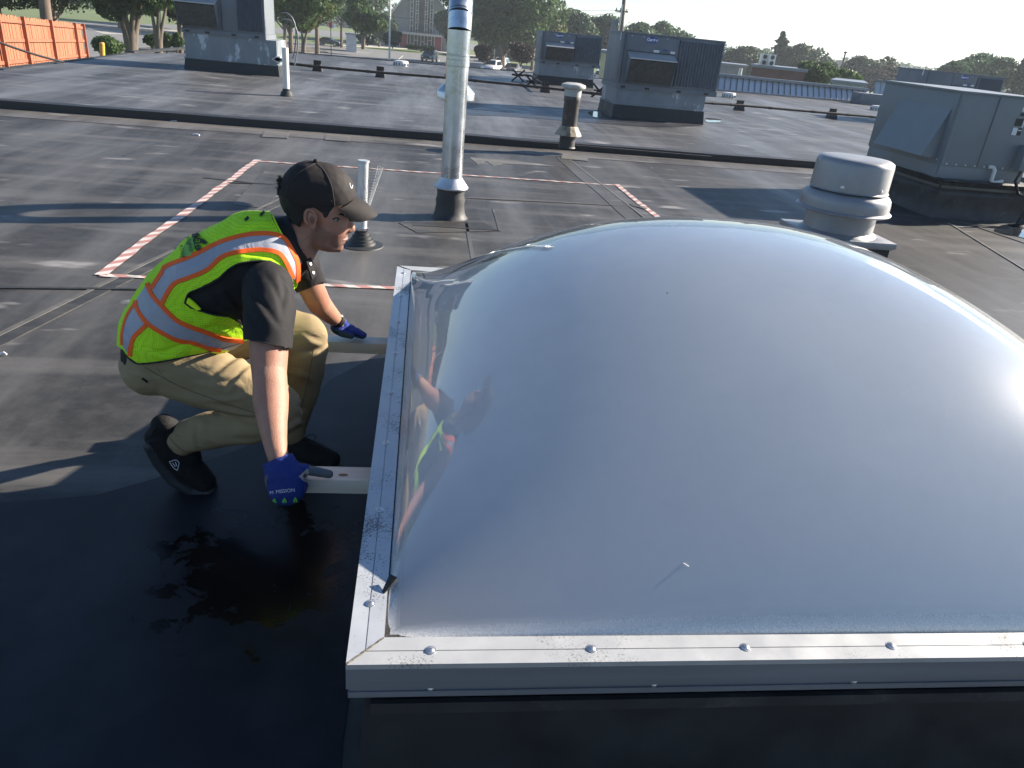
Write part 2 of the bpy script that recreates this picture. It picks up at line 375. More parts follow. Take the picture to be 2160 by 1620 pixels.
# standing water
def water(name, pts, z, col=(0.02, 0.025, 0.03)):
    if 'water' not in M:
        M['water'] = mat('standing_water', col, 0.03, 0.0, spec=0.6, bump=0.02, bscale=3)
        M['damp_shadow'] = mat('damp_shadow_membrane', (0.022, 0.024, 0.030), 0.42, 0.0, spec=0.5, var=0.3, vscale=2, rvar=0.12)  # damp colour darkened for the rooftop unit's shadow lying on it
    k = MB(); n = len(pts); ps = [gz(*p, z) for p in pts]; out = []
    for i in range(n):
        p0, p1, p2, p3 = ps[i - 1], ps[i], ps[(i + 1) % n], ps[(i + 2) % n]
        for t in np.linspace(0, 1, 8, endpoint=False):
            out.append(0.5 * ((2 * p1) + (-p0 + p2) * t + (2 * p0 - 5 * p1 + 4 * p2 - p3) * t * t + (-p0 + 3 * p1 - 3 * p2 + p3) * t ** 3))
    k.quad(*out); return k.build(name, M['damp_shadow' if name == 'damp_shadow_patch' else 'water'], origin=out[0])
tag(water('puddle', [(2098, 486), (2118, 474), (2170, 476), (2260, 500), (2240, 530), (2160, 502), (2120, 494)], 0.006), kind='structure')
tag(water('puddle', [(1240, 236), (1266, 236), (1268, 246), (1252, 246)], ROOF2 + 0.006), kind='structure')
tag(water('puddle', [(1490, 249), (1520, 252), (1518, 257), (1492, 257)], ROOF2 + 0.006), kind='structure')
tag(water('damp_shadow_patch', [(990, 228), (1100, 225), (1260, 238), (1350, 256), (1480, 264), (1380, 268), (1240, 258), (1080, 246), (960, 240)], ROOF2 + 0.0045), kind='structure')
tag(water('damp_shadow_patch', [(1000, 163), (1060, 160), (1110, 168), (1080, 173), (1010, 170)], ROOF2 + 0.0045), kind='structure')
# back and left roof edges: black metal edge
mb = MB(); zz = Vector((0, 0, ROOF2 + 0.04))
mb.bar(Vector((fl.x - 3, back_y(fl.x - 3), ROOF2 + 0.01)), Vector((30, back_y(30), ROOF2 + 0.01)), 0.12, 0.03)
mb.bar(Vector((eL2.x, eL2.y, ROOF2 + 0.02)), Vector((fl.x - 3, fl.y - 0.3, ROOF2 + 0.02)), 0.15, 0.06)
tag(mb.build('roof_edge_trim', M['rub']), kind='structure')
mb = MB(); mb.bar(Vector((eL0.x, eL0.y, ROOF2)), Vector((eL1.x, eL1.y, ROOF2)), 0.12, 0.03); mb.bar(Vector((eL1.x, eL1.y, ROOF2)), Vector((eL2.x, eL2.y, ROOF2)), 0.12, 0.03)
tag(mb.build('gravel_stop', M['rub']), kind='structure')

# ------------------------------------------------------------------ barrier tape
def tape_mat():
    m = bpy.data.materials.new('red_white_tape'); m.use_nodes = True; n = m.node_tree; L = n.links; b = n.nodes['Principled BSDF']
    b.inputs['Roughness'].default_value = 0.45
    at = n.nodes.new('ShaderNodeAttribute'); at.attribute_name = 'tapeuv'
    sp = n.nodes.new('ShaderNodeSeparateXYZ'); L.new(at.outputs['Vector'], sp.inputs[0])
    ad = n.nodes.new('ShaderNodeMath'); ad.operation = 'ADD'; L.new(sp.outputs[0], ad.inputs[0]); L.new(sp.outputs[1], ad.inputs[1])
    dv = n.nodes.new('ShaderNodeMath'); dv.operation = 'MULTIPLY'; dv.inputs[1].default_value = 1 / 0.16; L.new(ad.outputs[0], dv.inputs[0])
    fr_ = n.nodes.new('ShaderNodeMath'); fr_.operation = 'FRACT'; L.new(dv.outputs[0], fr_.inputs[0])
    gt = n.nodes.new('ShaderNodeMath'); gt.operation = 'GREATER_THAN'; gt.inputs[1].default_value = 0.5; L.new(fr_.outputs[0], gt.inputs[0])
    nz = n.nodes.new('ShaderNodeTexNoise'); nz.inputs['Scale'].default_value = 9; nz.inputs['Detail'].default_value = 6
    tc = n.nodes.new('ShaderNodeTexCoord'); L.new(tc.outputs['Object'], nz.inputs['Vector'])
    m1 = n.nodes.new('ShaderNodeMix'); m1.data_type = 'RGBA'; L.new(gt.outputs[0], m1.inputs[0]); m1.inputs[6].default_value = (0.52, 0.47, 0.43, 1); m1.inputs[7].default_value = (0.38, 0.18, 0.15, 1)
    m2 = n.nodes.new('ShaderNodeMix'); m2.data_type = 'RGBA'; mr = n.nodes.new('ShaderNodeMapRange'); mr.inputs['From Min'].default_value = 0.52; mr.inputs['From Max'].default_value = 0.68; mr.inputs['To Max'].default_value = 0.7
    L.new(nz.outputs['Fac'], mr.inputs['Value']); L.new(mr.outputs[0], m2.inputs[0]); L.new(m1.outputs[2], m2.inputs[6]); m2.inputs[7].default_value = (0.16, 0.14, 0.13, 1)
    L.new(m2.outputs[2], b.inputs['Base Color']); return m
M['tape'] = tape_mat()
tp = empty('barrier_tape', gz(215, 582), 'red and white striped tape stuck on the roof in a large rectangle', 'barrier tape')
def tape_strip(a, b, wd=0.075):
    A = gz(*a); B = gz(*b); d = B - A; L_ = d.length; n = max(6, int(L_ / 0.06)); side = Vector((-d.y, d.x, 0)).normalized()
    k = MB(); uv = []
    for i in range(n + 1):
        t = i / n; p = A + d * t; wob = 0.018 * noise.noise((p.x * 1.3, p.y * 1.3, 9)) ; lift = 0.005 + 0.006 * abs(noise.noise((p.x * 9, p.y * 9, 2)))
        ww = wd / 2 * (1 + 0.25 * noise.noise((p.x * 5, p.y * 5, 1)))
        for sgn in (-1, 1):
            q = p + side * (wob + sgn * ww); k.v.append((q.x, q.y, lift)); uv.append((t * L_, sgn * ww, 0))
    for i in range(n): k.f.append((2 * i, 2 * i + 1, 2 * i + 3, 2 * i + 2)[::-1])
    o = k.build('tape_strip', M['tape'], tp); at = o.data.attributes.new('tapeuv', 'FLOAT_VECTOR', 'POINT')
    at.data.foreach_set('vector', np.array(uv, dtype=np.float32).ravel())
tape_strip((212, 582), (542, 338), 0.07); tape_strip((538, 340), (1302, 392), 0.05); tape_strip((1300, 390), (1400, 470), 0.065); tape_strip((212, 582), (838, 609), 0.05)

#@@SKYLIGHT
# ------------------------------------------------------------------ skylight
FX0, FY0, FZ = -0.107, 1.016, 0.48          # outer corner and top of the frame
IX0, IY0 = -0.047, 1.087; DW, DL = 2.30, 2.387
FX1, FY1 = IX0 + DW + 0.06, IY0 + DL + 0.035
FB = 0.393
def specked(name, col, dcol, sc1, th, xband=None):
    m = mat(name, col, 0.38, 0.35, var=0.07, vscale=14, bump=0.05, bscale=400, rvar=0.07)
    n = m.node_tree; L = n.links; b = n.nodes['Principled BSDF']
    src = b.inputs['Base Color'].links[0].from_socket; tc = n.nodes.new('ShaderNodeTexCoord')
    n1 = n.nodes.new('ShaderNodeTexNoise'); n1.inputs['Scale'].default_value = sc1; n1.inputs['Detail'].default_value = 5; n1.inputs['Roughness'].default_value = 0.8
    n2 = n.nodes.new('ShaderNodeTexNoise'); n2.inputs['Scale'].default_value = 5.5; n2.inputs['Detail'].default_value = 4
    L.new(tc.outputs['Object'], n1.inputs['Vector']); L.new(tc.outputs['Object'], n2.inputs['Vector'])
    ad = n.nodes.new('ShaderNodeMath'); ad.operation = 'ADD'; L.new(n1.outputs['Fac'], ad.inputs[0])
    s2 = n.nodes.new('ShaderNodeMath'); s2.operation = 'MULTIPLY'; s2.inputs[1].default_value = 0.9; L.new(n2.outputs['Fac'], s2.inputs[0]); L.new(s2.outputs[0], ad.inputs[1])
    mr = n.nodes.new('ShaderNodeMapRange'); mr.inputs['From Min'].default_value = th; mr.inputs['From Max'].default_value = th + 0.05; mr.inputs['To Max'].default_value = 0.8; L.new(ad.outputs[0], mr.inputs['Value'])
    mx = n.nodes.new('ShaderNodeMix'); mx.data_type = 'RGBA'; L.new(mr.outputs[0], mx.inputs[0]); L.new(src, mx.inputs[6]); mx.inputs[7].default_value = (*dcol, 1)
    L.new(mx.outputs[2], b.inputs['Base Color']); return m
M['frame_l'] = specked('frame_with_lichen_specks', (0.47, 0.49, 0.51), (0.06, 0.055, 0.05), 190, 1.06)
M['frame_f'] = specked('frame_with_grime', (0.46, 0.465, 0.46), (0.13, 0.11, 0.08), 200, 1.06)
M['skirt'] = mat('frame_skirt_metal', (0.23, 0.25, 0.275), 0.42, 0.5, var=0.12, vscale=5, stretch=(0.3, 0.3, 8), rvar=0.08)
skl = empty('skylight', (FX0 + 1.2, FY0 + 1.2, 0), 'large square domed roof skylight in an aluminium frame on a black curb', 'skylight')
cu = MB(); ci = 0.035
cu.hexa([(FX0 + 0.01, FY0 + 0.01, 0), (FX1 - 0.01, FY0 + 0.01, 0), (FX1 - 0.01, FY1 - 0.01, 0), (FX0 + 0.01, FY1 - 0.01, 0),
         (FX0 + ci, FY0 + ci, FB - 0.004), (FX1 - ci, FY0 + ci, FB - 0.004), (FX1 - ci, FY1 - ci, FB - 0.004), (FX0 + ci, FY1 - ci, FB - 0.004)])
curb = cu.build('curb', M['rub'], skl)
k = MB(); k.box(((FX0 + FX1) / 2, FY0 + 0.02, FB - 0.045), (FX1 - FX0 - 0.09, 0.012, 0.028)); k.build('flashing_band', M['rub2'], curb)
k = MB(); k.prism([Vector((FX0 - 0.10, FY0 - 0.02, 0)), Vector((FX0 + 0.10, FY0 - 0.12, 0)), Vector((FX0 + 0.12, FY0 + 0.002, 0)), Vector((FX0 - 0.02, FY0 + 0.12, 0))], (0, 0, 0), (0, 0, 0.008)); k.build('corner_patch', M['rub'], curb)
def rail(name, p0, p1, inn, mname):
    # p0->p1 outer top edge, inn = unit vector inward; two top strips with a scored groove, mitred ends
    p0 = Vector(p0); p1 = Vector(p1); inn = Vector(inn); d = (p1 - p0).normalized()
    W_ = rail.w[name] if name in rail.w else 0.066
    k = MB()
    def seg(a, b, z0, z1, tilt=0.0):
        q = [p0 + d * a + inn * a, p1 - d * a + inn * a, p1 - d * b + inn * b, p0 + d * b + inn * b]
        k.hexa([v + Vector((0, 0, z0)) for v in q] + [q[0] + Vector((0, 0, z1)), q[1] + Vector((0, 0, z1)), q[2] + Vector((0, 0, z1 + tilt)), q[3] + Vector((0, 0, z1 + tilt))])
    g = W_ * 0.50
    seg(0.0, g - 0.0011, -0.012, 0.0); seg(g + 0.0011, W_, -0.012, 0.0, 0.0015); seg(0.004, W_ - 0.003, -0.016, -0.0035)
    o = k.build('rail', M[mname], skl)
    k = MB()
    for z0, z1, off in ((-0.062, -0.0125, 0.0), (-0.073, -0.0625, 0.006), (-0.0875, -0.0735, 0.003)):
        q = [p0 + d * off + inn * off, p1 - d * off + inn * off, p1 - d * 0.02 + inn * 0.02, p0 + d * 0.02 + inn * 0.02]
        k.hexa([v + Vector((0, 0, z0)) for v in q] + [v + Vector((0, 0, z1)) for v in q])
    s = k.build('skirt', M['skirt'], o)
    return o, s
rail.w = {}
C00 = (FX0, FY0, FZ); C10 = (FX1, FY0, FZ); C11 = (FX1, FY1, FZ); C01 = (FX0, FY1, FZ)
rF, sF = rail('front', C00, C10, (0, 1, 0), 'frame_f'); rRt, _ = rail('right', C10, C11, (-1, 0, 0), 'frame_f')
rB, _ = rail('back', C11, C01, (0, -1, 0), 'frame_f'); rL, _ = rail('left', C01, C00, (1, 0, 0), 'frame_l')
# mitre sealant beads
for c, dd in ((C00, (1, 1)), (C01, (1, -1)), (C10, (-1, 1))):
    k = MB(); pts = []
    for i in range(14):
        t = i / 13 * 0.064 + 0.001
        pts.append(Vector(c) + Vector((dd[0] * t, dd[1] * t, 0.001 + 0.0006 * math.sin(i * 2.3))))
    k.tube(pts, [0.0018 + 0.0006 * random.random() for _ in pts], 6); k.build('mitre_sealant', M['seal'], skl)
# screws
def screw(P, nrm, parent, r=0.008):
    k = MB(); q = Vector(nrm).to_track_quat('Z', 'Y').to_matrix()
    k.lathe(P, [(r * 1.35, 0), (r * 1.35, 0.0012), (r, 0.0014), (r * 0.95, 0.003), (r * 0.6, 0.0048), (r * 0.25, 0.0052), (r * 0.22, 0.0035), (0, 0.0035)], 14, q)
    return k.build('screw', M['steel_bolt'], parent, smooth=True)
for x, y in ((908, 1378), (1248, 1370), (1570, 1361), (1873, 1353), (2155, 1345)):
    P = gz(x, y, FZ); screw((P.x, FY0 + 0.033, FZ), (0, 0, 1), rF)
for x in (1.62, 1.94, 2.2): screw((x, FY0 + 0.033, FZ), (0, 0, 1), rF)
for x, y in ((770, 1273), (790, 1076), (803, 934), (817, 827), (826, 745), (833, 678), (839, 623), (844, 576)):
    P = gz(x, y, FZ); screw((FX0 + 0.033, P.y, FZ), (0, 0, 1), rL)
for x in (0.1, 0.6, 1.1, 1.6): screw((x, FY1 - 0.033, FZ), (0, 0, 1), rB)
for y in (1.3, 1.8, 2.3, 2.8, 3.2): screw((FX1 - 0.033, y, FZ), (0, 0, 1), rRt)
for x, y in ((908, 1452), (1383, 1437), (1810, 1423)):
    P = gy(x, y, FY0); screw((P.x, FY0 + 0.004, FZ - 0.067), (0, -1, 0), rF, 0.005)
# gasket ring
k = MB(); a = 0.066; zt = FZ + 0.003
def ring(k, x0, y0, x1, y1, wd, z0, z1):
    for (ax, ay, bx, by, ix, iy) in ((x0, y0, x1, y0, 0, 1), (x1, y0, x1, y1, -1, 0), (x1, y1, x0, y1, 0, -1), (x0, y1, x0, y0, 1, 0)):
        d = Vector((bx - ax, by - ay, 0)).normalized(); i_ = Vector((ix, iy, 0)); A = Vector((ax, ay, 0)); B = Vector((bx, by, 0)); n = 60
        for j in range(n):
            t0 = j / n; t1 = (j + 1) / n; w0 = wd * (1 + 0.35 * noise.noise((A + (B - A) * t0) * 14)); w1 = wd * (1 + 0.35 * noise.noise((A + (B - A) * t1) * 14))
            P = A + (B - A) * t0; Q = A + (B - A) * t1
            k.hexa([P + Vector((0, 0, z0)), Q + Vector((0, 0, z0)), Q + i_ * w1 + Vector((0, 0, z0)), P + i_ * w0 + Vector((0, 0, z0)),
                    P + Vector((0, 0, z1)), Q + Vector((0, 0, z1)), Q + i_ * w1 + Vector((0, 0, z1 + 0.001)), P + i_ * w0 + Vector((0, 0, z1 + 0.001))])
ring(k, FX0 + 0.0665, FY0 + 0.0665, FX1 - 0.0665, FY1 - 0.0665, 0.011, FZ - 0.02, FZ - 0.003); k.build('gasket', M['gasket'], skl)
# torn gasket flap near the front left corner
k = MB(); P = gz(826, 1222, FZ + 0.012); Q = gz(806, 1248, FZ)
k.hexa([Q, Q + Vector((0.004, -0.008, 0)), P + Vector((0.012, -0.010, 0.004)), P + Vector((-0.004, 0.004, 0)), Q + Vector((0, 0, 0.003)), Q + Vector((0.004, -0.008, 0.002)), P + Vector((0.012, -0.008, 0.012)), P + Vector((-0.004, 0.006, 0.010))])
k.build('torn_gasket_flap', M['gasket'], skl)
# domes: clear outer shell above a milky inner one
def dome(n, h, drop, inset, flange, q=0.75):
    k = MB(); x0 = FX0 + 0.068 + inset; y0 = FY0 + 0.068 + inset; x1 = FX1 - 0.068 - inset; y1 = FY1 - 0.068 - inset
    ts = [-1 + 2 * (0.5 - 0.5 * math.cos(math.pi * i / n)) for i in range(n + 1)]
    for v in ts:
        for u in ts:
            g = max(0.0, (1 - abs(u) ** 2.3) * (1 - abs(v) ** 2.3)) ** q
            k.v.append((x0 + (u + 1) / 2 * (x1 - x0), y0 + (v + 1) / 2 * (y1 - y0), FZ - drop + h * g))
    for j in range(n):
        for i in range(n):
            a = j * (n + 1) + i; k.f.append((a, a + 1, a + n + 2, a + n + 1))
    return k
def dome_mats():
    m = bpy.data.materials.new('clear_acrylic_shell'); m.use_nodes = True; n = m.node_tree; L = n.links; n.nodes.remove(n.nodes['Principled BSDF']); out = n.nodes['Material Output']
    t = n.nodes.new('ShaderNodeBsdfTransparent'); t.inputs[0].default_value = (0.965, 0.97, 0.975, 1)
    g = n.nodes.new('ShaderNodeBsdfGlossy'); g.inputs['Roughness'].default_value = 0.02; g.inputs[0].default_value = (1, 1, 1, 1)
    f = n.nodes.new('ShaderNodeFresnel'); f.inputs['IOR'].default_value = 1.75
    g2 = n.nodes.new('ShaderNodeBsdfGlossy'); g2.inputs['Roughness'].default_value = 0.38; gm = n.nodes.new('ShaderNodeMixShader'); gm.inputs[0].default_value = 0.08; L.new(g.outputs[0], gm.inputs[1]); L.new(g2.outputs[0], gm.inputs[2])
    tc = n.nodes.new('ShaderNodeTexCoord'); nz = n.nodes.new('ShaderNodeTexNoise'); nz.inputs['Scale'].default_value = 3.0; nz.inputs['Detail'].default_value = 2
    L.new(tc.outputs['Object'], nz.inputs['Vector']); bp = n.nodes.new('ShaderNodeBump'); bp.inputs['Strength'].default_value = 0.10; bp.inputs['Distance'].default_value = 0.02
    L.new(nz.outputs['Fac'], bp.inputs['Height']); L.new(bp.outputs[0], g.inputs['Normal'])
    d = n.nodes.new('ShaderNodeBsdfDiffuse'); d.inputs[0].default_value = (0.62, 0.64, 0.66, 1)
    # dust settled along the low rim of the shell (height above the frame)
    sp = n.nodes.new('ShaderNodeSeparateXYZ'); L.new(tc.outputs['Object'], sp.inputs[0])
    geo = n.nodes.new('ShaderNodeAttribute'); geo.attribute_name = 'rim'
    nd = n.nodes.new('ShaderNodeTexNoise'); nd.inputs['Scale'].default_value = 260; nd.inputs['Detail'].default_value = 6; L.new(tc.outputs['Object'], nd.inputs['Vector'])
    ml = n.nodes.new('ShaderNodeMath'); ml.operation = 'MULTIPLY'; L.new(geo.outputs['Fac'], ml.inputs[0]); L.new(nd.outputs['Fac'], ml.inputs[1])
    nf = n.nodes.new('ShaderNodeTexNoise'); nf.inputs['Scale'].default_value = 2.4; nf.inputs['Detail'].default_value = 9; nf.inputs['Roughness'].default_value = 0.7; L.new(tc.outputs['Object'], nf.inputs['Vector'])
    fm = n.nodes.new('ShaderNodeMapRange'); fm.inputs['From Min'].default_value = 0.3; fm.inputs['From Max'].default_value = 0.7; fm.inputs['To Min'].default_value = 0.15; fm.inputs['To Max'].default_value = 0.22; L.new(nf.outputs['Fac'], fm.inputs['Value'])
    ad = n.nodes.new('ShaderNodeMath'); ad.operation = 'MULTIPLY_ADD'; ad.inputs[1].default_value = 1.2; L.new(fm.outputs[0], ad.inputs[2]); L.new(ml.outputs[0], ad.inputs[0])
    m0 = n.nodes.new('ShaderNodeMixShader'); L.new(ad.outputs[0], m0.inputs[0]); L.new(t.outputs[0], m0.inputs[1]); L.new(d.outputs[0], m0.inputs[2])
    mx = n.nodes.new('ShaderNodeMixShader'); L.new(f.outputs[0], mx.inputs[0]); L.new(m0.outputs[0], mx.inputs[1]); L.new(gm.outputs[0], mx.inputs[2]); L.new(mx.outputs[0], out.inputs[0])
    M['shell'] = m
    m = mat('milky_acrylic', (0.90, 0.95, 1.0), 0.42, 0.0, spec=0.22, var=0.05, vscale=2.2, rvar=0.05, bump=0.015, bscale=60)
    n = m.node_tree; L = n.links; b = n.nodes['Principled BSDF']; tl = n.nodes.new('ShaderNodeBsdfTranslucent'); tl.inputs[0].default_value = (0.93, 0.97, 1.0, 1)
    ms = n.nodes.new('ShaderNodeMixShader'); ms.inputs[0].default_value = 0.55; L.new(b.outputs[0], ms.inputs[1]); L.new(tl.outputs[0], ms.inputs[2]); L.new(ms.outputs[0], n.nodes['Material Output'].inputs[0])
    M['milky'] = m
dome_mats()
inner = dome(80, 0.520, 0.018, 0.026, 0, 0.80).build('inner_dome', M['milky'], skl, smooth=True)
outer = dome(96, 0.552, 0.004, 0.0, 0, 0.80).build('outer_dome', M['shell'], skl, smooth=True)
n_ = 96; ts = [-1 + 2 * (0.5 - 0.5 * math.cos(math.pi * i / n_)) for i in range(n_ + 1)]
at = outer.data.attributes.new('rim', 'FLOAT', 'POINT')
vals = []
for v in ts:
    for u in ts:
        e = min((1 - abs(u)) * DW / 2, (1 - abs(v)) * DL / 2); vals.append(max(0.0, 1 - e / 0.028) ** 1.3)
at.data.foreach_set('value', np.array(vals, dtype=np.float32))
k = MB(); k.box(((FX0 + FX1) / 2, (FY0 + FY1) / 2, FB + 0.008), (DW + 0.02, DL + 0.02, 0.012)); k.build('added_reflector_panel', mat('white_reflector', (0.94, 0.96, 0.98), 0.7), skl)  # added unseen white reflector that brightens the inner dome from below
# bits on the dome
def dome_z(x, y, h=0.552, drop=0.004):
    x0 = FX0 + 0.068; y0 = FY0 + 0.068; x1 = FX1 - 0.068; y1 = FY1 - 0.068
    u = (x - x0) / (x1 - x0) * 2 - 1; v = (y - y0) / (y1 - y0) * 2 - 1
    return FZ - drop + h * max(0, (1 - abs(u) ** 2.3) * (1 - abs(v) ** 2.3)) ** 0.80
def on_dome(px, py):
    d = ray(px, py); t = 0.6
    while t < 6:
        P = EYE + d * t
        if P.z < dome_z(P.x, P.y): return P
        t += 0.002
    return P
P = on_dome(1446, 1193); k = MB(); k.tube([P + Vector((-0.004, 0.004, 0.002)), P + Vector((0.004, -0.006, 0.003))], [0.002, 0.0015], 6)
tag(k.build('seed_husk', M['white_pvc'], origin=P), 'tiny pale seed husk lying on the lower middle of the dome', 'debris')  # pale seed husk on the dome
P = on_dome(1407, 619); k = MB(); k.tube([P + Vector((-0.002, 0.002, 0.001)), P + Vector((0.002, -0.002, 0.002))], 0.0012, 6)
tag(k.build('dead_fly', M['black'], origin=P), 'tiny black speck of a fly high on the dome', 'debris')
# fine scratches in the dome surface by the glare
k = MB()
for i in range(60):
    px = random.uniform(1820, 2155); py = 835 + (px - 1820) * 0.09 + random.gauss(0, 22); P = on_dome(px, py); a = random.gauss(0.9, 0.5); l = random.uniform(0.0012, 0.004)
    d = Vector((math.cos(a), math.sin(a), 0)) * l; A = P - d; B = P + d
    A.z = dome_z(A.x, A.y) + 0.0004; B.z = dome_z(B.x, B.y) + 0.0004; k.bar(A, B, 0.0005, 0.0003)
o = k.build('scratches', M['white_ink'], skl); tag(o, kind='stuff')

# lifting boards
M['pine'] = mat('fresh_pine_board', (0.62, 0.56, 0.47), 0.6, var=0.10, vscale=5, stretch=(0.5, 9, 9), bump=0.1, bscale=60, col2=(0.55, 0.44, 0.31), c2amt=(0.55, 0.7), c2scale=3)
M['knot'] = mat('pine_knot', (0.22, 0.12, 0.06), 0.6, var=0.3, vscale=60)
BT = 0.388
def board(pa, pb, pf, x_end, x_in, label):
    y0 = gz(*pf, BT).y; y1 = gz(*pa, BT).y; P = gz(*pb, BT)
    k = MB(); k.box(((x_end + x_in) / 2, (y0 + y1) / 2, BT - 0.0225), (x_in - x_end, y1 - y0, 0.045))
    o = empty('lumber_board', ((x_end + x_in) / 2, (y0 + y1) / 2, BT - 0.045), label, 'board', 'boards pushed under the skylight frame')
    b = k.build('plank', M['pine'], o, bevel=0.003); return o, y0, y1
bn, nY0, nY1 = board((770, 985), (770, 985), (720, 1013), gz(634, 1000, BT).x, 0.1, 'pale pine board under the frame held in the near gloved hand')
bf, fY0, fY1 = board((800, 711), (800, 711), (760, 724), gz(640, 712, BT).x, 0.1, 'pale pine board under the frame below the far gloved hand')
P = gz(724, 1002, BT); k = MB(); k.lathe((P.x, P.y, BT), [(0.009, 0.0), (0.009, 0.0006), (0.006, 0.0012), (0, 0.0012)], 14, Matrix.Diagonal((1.5, 0.8, 1))); k.build('knot', M['knot'], bn, smooth=True)
# near-black sheet deepening the skylight's shadow by its colour, wet in the middle
M['shadow_black'] = mat('shadow_black_membrane', (0.010, 0.011, 0.015), 0.42, spec=0.22, var=0.35, vscale=1.4, bump=0.5, bscale=2.2, col2=(0.024, 0.025, 0.030), c2amt=(0.48, 0.66), c2scale=1.8)
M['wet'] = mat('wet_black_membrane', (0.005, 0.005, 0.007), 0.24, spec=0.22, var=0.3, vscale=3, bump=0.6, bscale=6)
def sheet_at(name, pts, m, z, th, rough=0.02):
    k = MB(); ps = [gz(x, y, z) for x, y in pts]; out = []
    for a, b in zip(ps, ps[1:] + ps[:1]):
        n = max(2, int((b - a).length / 0.04))
        for i in range(n):
            p = a.lerp(b, i / n); out.append(p + Vector((noise.noise((p.x * 7, p.y * 7, 1)), noise.noise((p.x * 7, p.y * 7, 4)), 0)) * rough)
    k.prism(out, (0, 0, 0), (0, 0, th)); return tag(k.build(name, m, origin=out[0]), kind='structure')
sheet_at('shadow_tone_sheet', [(-300, 1120), (0, 1062), (200, 1046), (330, 1010), (560, 930), (700, 800), (815, 740), (800, 900), (760, 1250), (730, 1500), (715, 1720), (-300, 1720)], M['shadow_black'], 0.0, 0.003, 0.006)
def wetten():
    n = M['shadow_black'].node_tree; L = n.links; b = n.nodes['Principled BSDF']; c = gz(560, 1190)
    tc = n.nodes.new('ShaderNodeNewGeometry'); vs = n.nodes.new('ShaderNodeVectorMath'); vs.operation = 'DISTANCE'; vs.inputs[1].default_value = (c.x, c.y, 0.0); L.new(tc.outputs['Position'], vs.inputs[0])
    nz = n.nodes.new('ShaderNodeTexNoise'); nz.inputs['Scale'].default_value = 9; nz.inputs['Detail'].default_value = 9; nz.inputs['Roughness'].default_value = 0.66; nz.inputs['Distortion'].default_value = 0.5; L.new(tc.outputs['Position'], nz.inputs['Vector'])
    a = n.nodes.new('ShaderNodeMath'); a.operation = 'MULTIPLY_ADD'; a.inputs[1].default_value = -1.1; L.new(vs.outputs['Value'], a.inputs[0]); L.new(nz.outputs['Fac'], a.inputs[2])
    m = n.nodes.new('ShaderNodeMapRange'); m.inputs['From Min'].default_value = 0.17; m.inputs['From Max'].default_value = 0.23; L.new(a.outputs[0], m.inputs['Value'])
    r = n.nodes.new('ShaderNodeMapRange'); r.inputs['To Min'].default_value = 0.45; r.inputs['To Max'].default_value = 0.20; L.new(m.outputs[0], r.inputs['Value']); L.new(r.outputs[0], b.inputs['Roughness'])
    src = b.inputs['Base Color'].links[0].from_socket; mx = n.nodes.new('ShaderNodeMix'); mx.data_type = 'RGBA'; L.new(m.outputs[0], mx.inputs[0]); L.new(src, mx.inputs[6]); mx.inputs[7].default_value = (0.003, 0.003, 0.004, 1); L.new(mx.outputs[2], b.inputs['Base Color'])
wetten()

#@@EQUIP
# ------------------------------------------------------------------ rooftop equipment
# gooseneck flue
S0 = gz(948, 458); S0z = 0.0; S1 = gd(0, 0, 1)
q = Vector((-0.76, 7.07)); S1 = Vector((q.x * 0.9896 + q.y * 0.1436, -q.x * 0.1436 + q.y * 0.9896, 0))
S1 = Vector((S0.x + (S1.x - S0.x), S1.y, 0))
ft = empty('gooseneck_flue', S0, 'tall shiny gooseneck flue bending over to a hooded end beside the worker', 'flue pipe')
k = MB(); k.lathe(S0, [(0.165, 0), (0.150, 0.012), (0.135, 0.05), (0.125, 0.12), (0.130, 0.16), (0.120, 0.19), (0.122, 0.27), (0.10, 0.275)], 28); k.build('boot', M['rub2'], ft, smooth=True)
k = MB(); k.lathe(S0, [(0.150, 0.262), (0.152, 0.272), (0.098, 0.345), (0.0965, 0.352)], 32); k.build('storm_collar', M['alu'], ft, smooth=True)
k = MB(); k.lathe(S0, [(0.0930, 0.25), (0.0925, 0.55), (0.0925, 1.30)], 36); k.build('pipe', M['galv'], ft, smooth=True)
def bandr(c, z, r, parent, h=0.03, m='galv'):
    k = MB(); k.lathe(c, [(r, z - h / 2), (r + 0.004, z - h / 2 + 0.003), (r + 0.004, z + h / 2 - 0.003), (r, z + h / 2)], 36); k.build('crimp_band', M[m], parent, smooth=True)
bandr(S0, 1.275, 0.0935, ft, 0.05); bandr(S0, 1.335, 0.095, ft, 0.012)
k = MB(); k.lathe(S0, [(0.0955, 1.30), (0.0955, 1.52)], 36); k.build('pipe', M['galv'], ft, smooth=True)
dv = Vector((S1.x - S0.x, S1.y - S0.y, 0)); Rr = dv.length / 2; dn = dv.normalized(); ctr = S0 + dv / 2
Z0 = 1.52
for gi in range(6):
    a0 = math.pi * gi / 6; a1 = math.pi * (gi + 1) / 6; k = MB()
    p = [ctr + Vector((-dn.x * Rr * math.cos(a), -dn.y * Rr * math.cos(a), Z0 + Rr * math.sin(a))) for a in (a0, a1)]
    k.tube([p[0] - (p[1] - p[0]) * 0.03, p[1] + (p[1] - p[0]) * 0.03], 0.0965, 32); k.build('elbow_gore', M['galv'], ft, smooth=True)
    bdir = Vector((-dn.x * math.cos(a1), -dn.y * math.cos(a1), math.sin(a1))); tng = Vector((dn.x * math.sin(a1), dn.y * math.sin(a1), math.cos(a1)))
    k = MB(); k.tube([p[1] - tng * 0.006, p[1] + tng * 0.006], 0.1005, 32); k.build('elbow_bead', M['galv'], ft, smooth=True)
k = MB(); k.lathe(S1, [(0.0935, 1.04), (0.0935, 1.52)], 32); k.build('pipe', M['galv'], ft, smooth=True)
bandr(S1, 1.27, 0.0935, ft, 0.03)
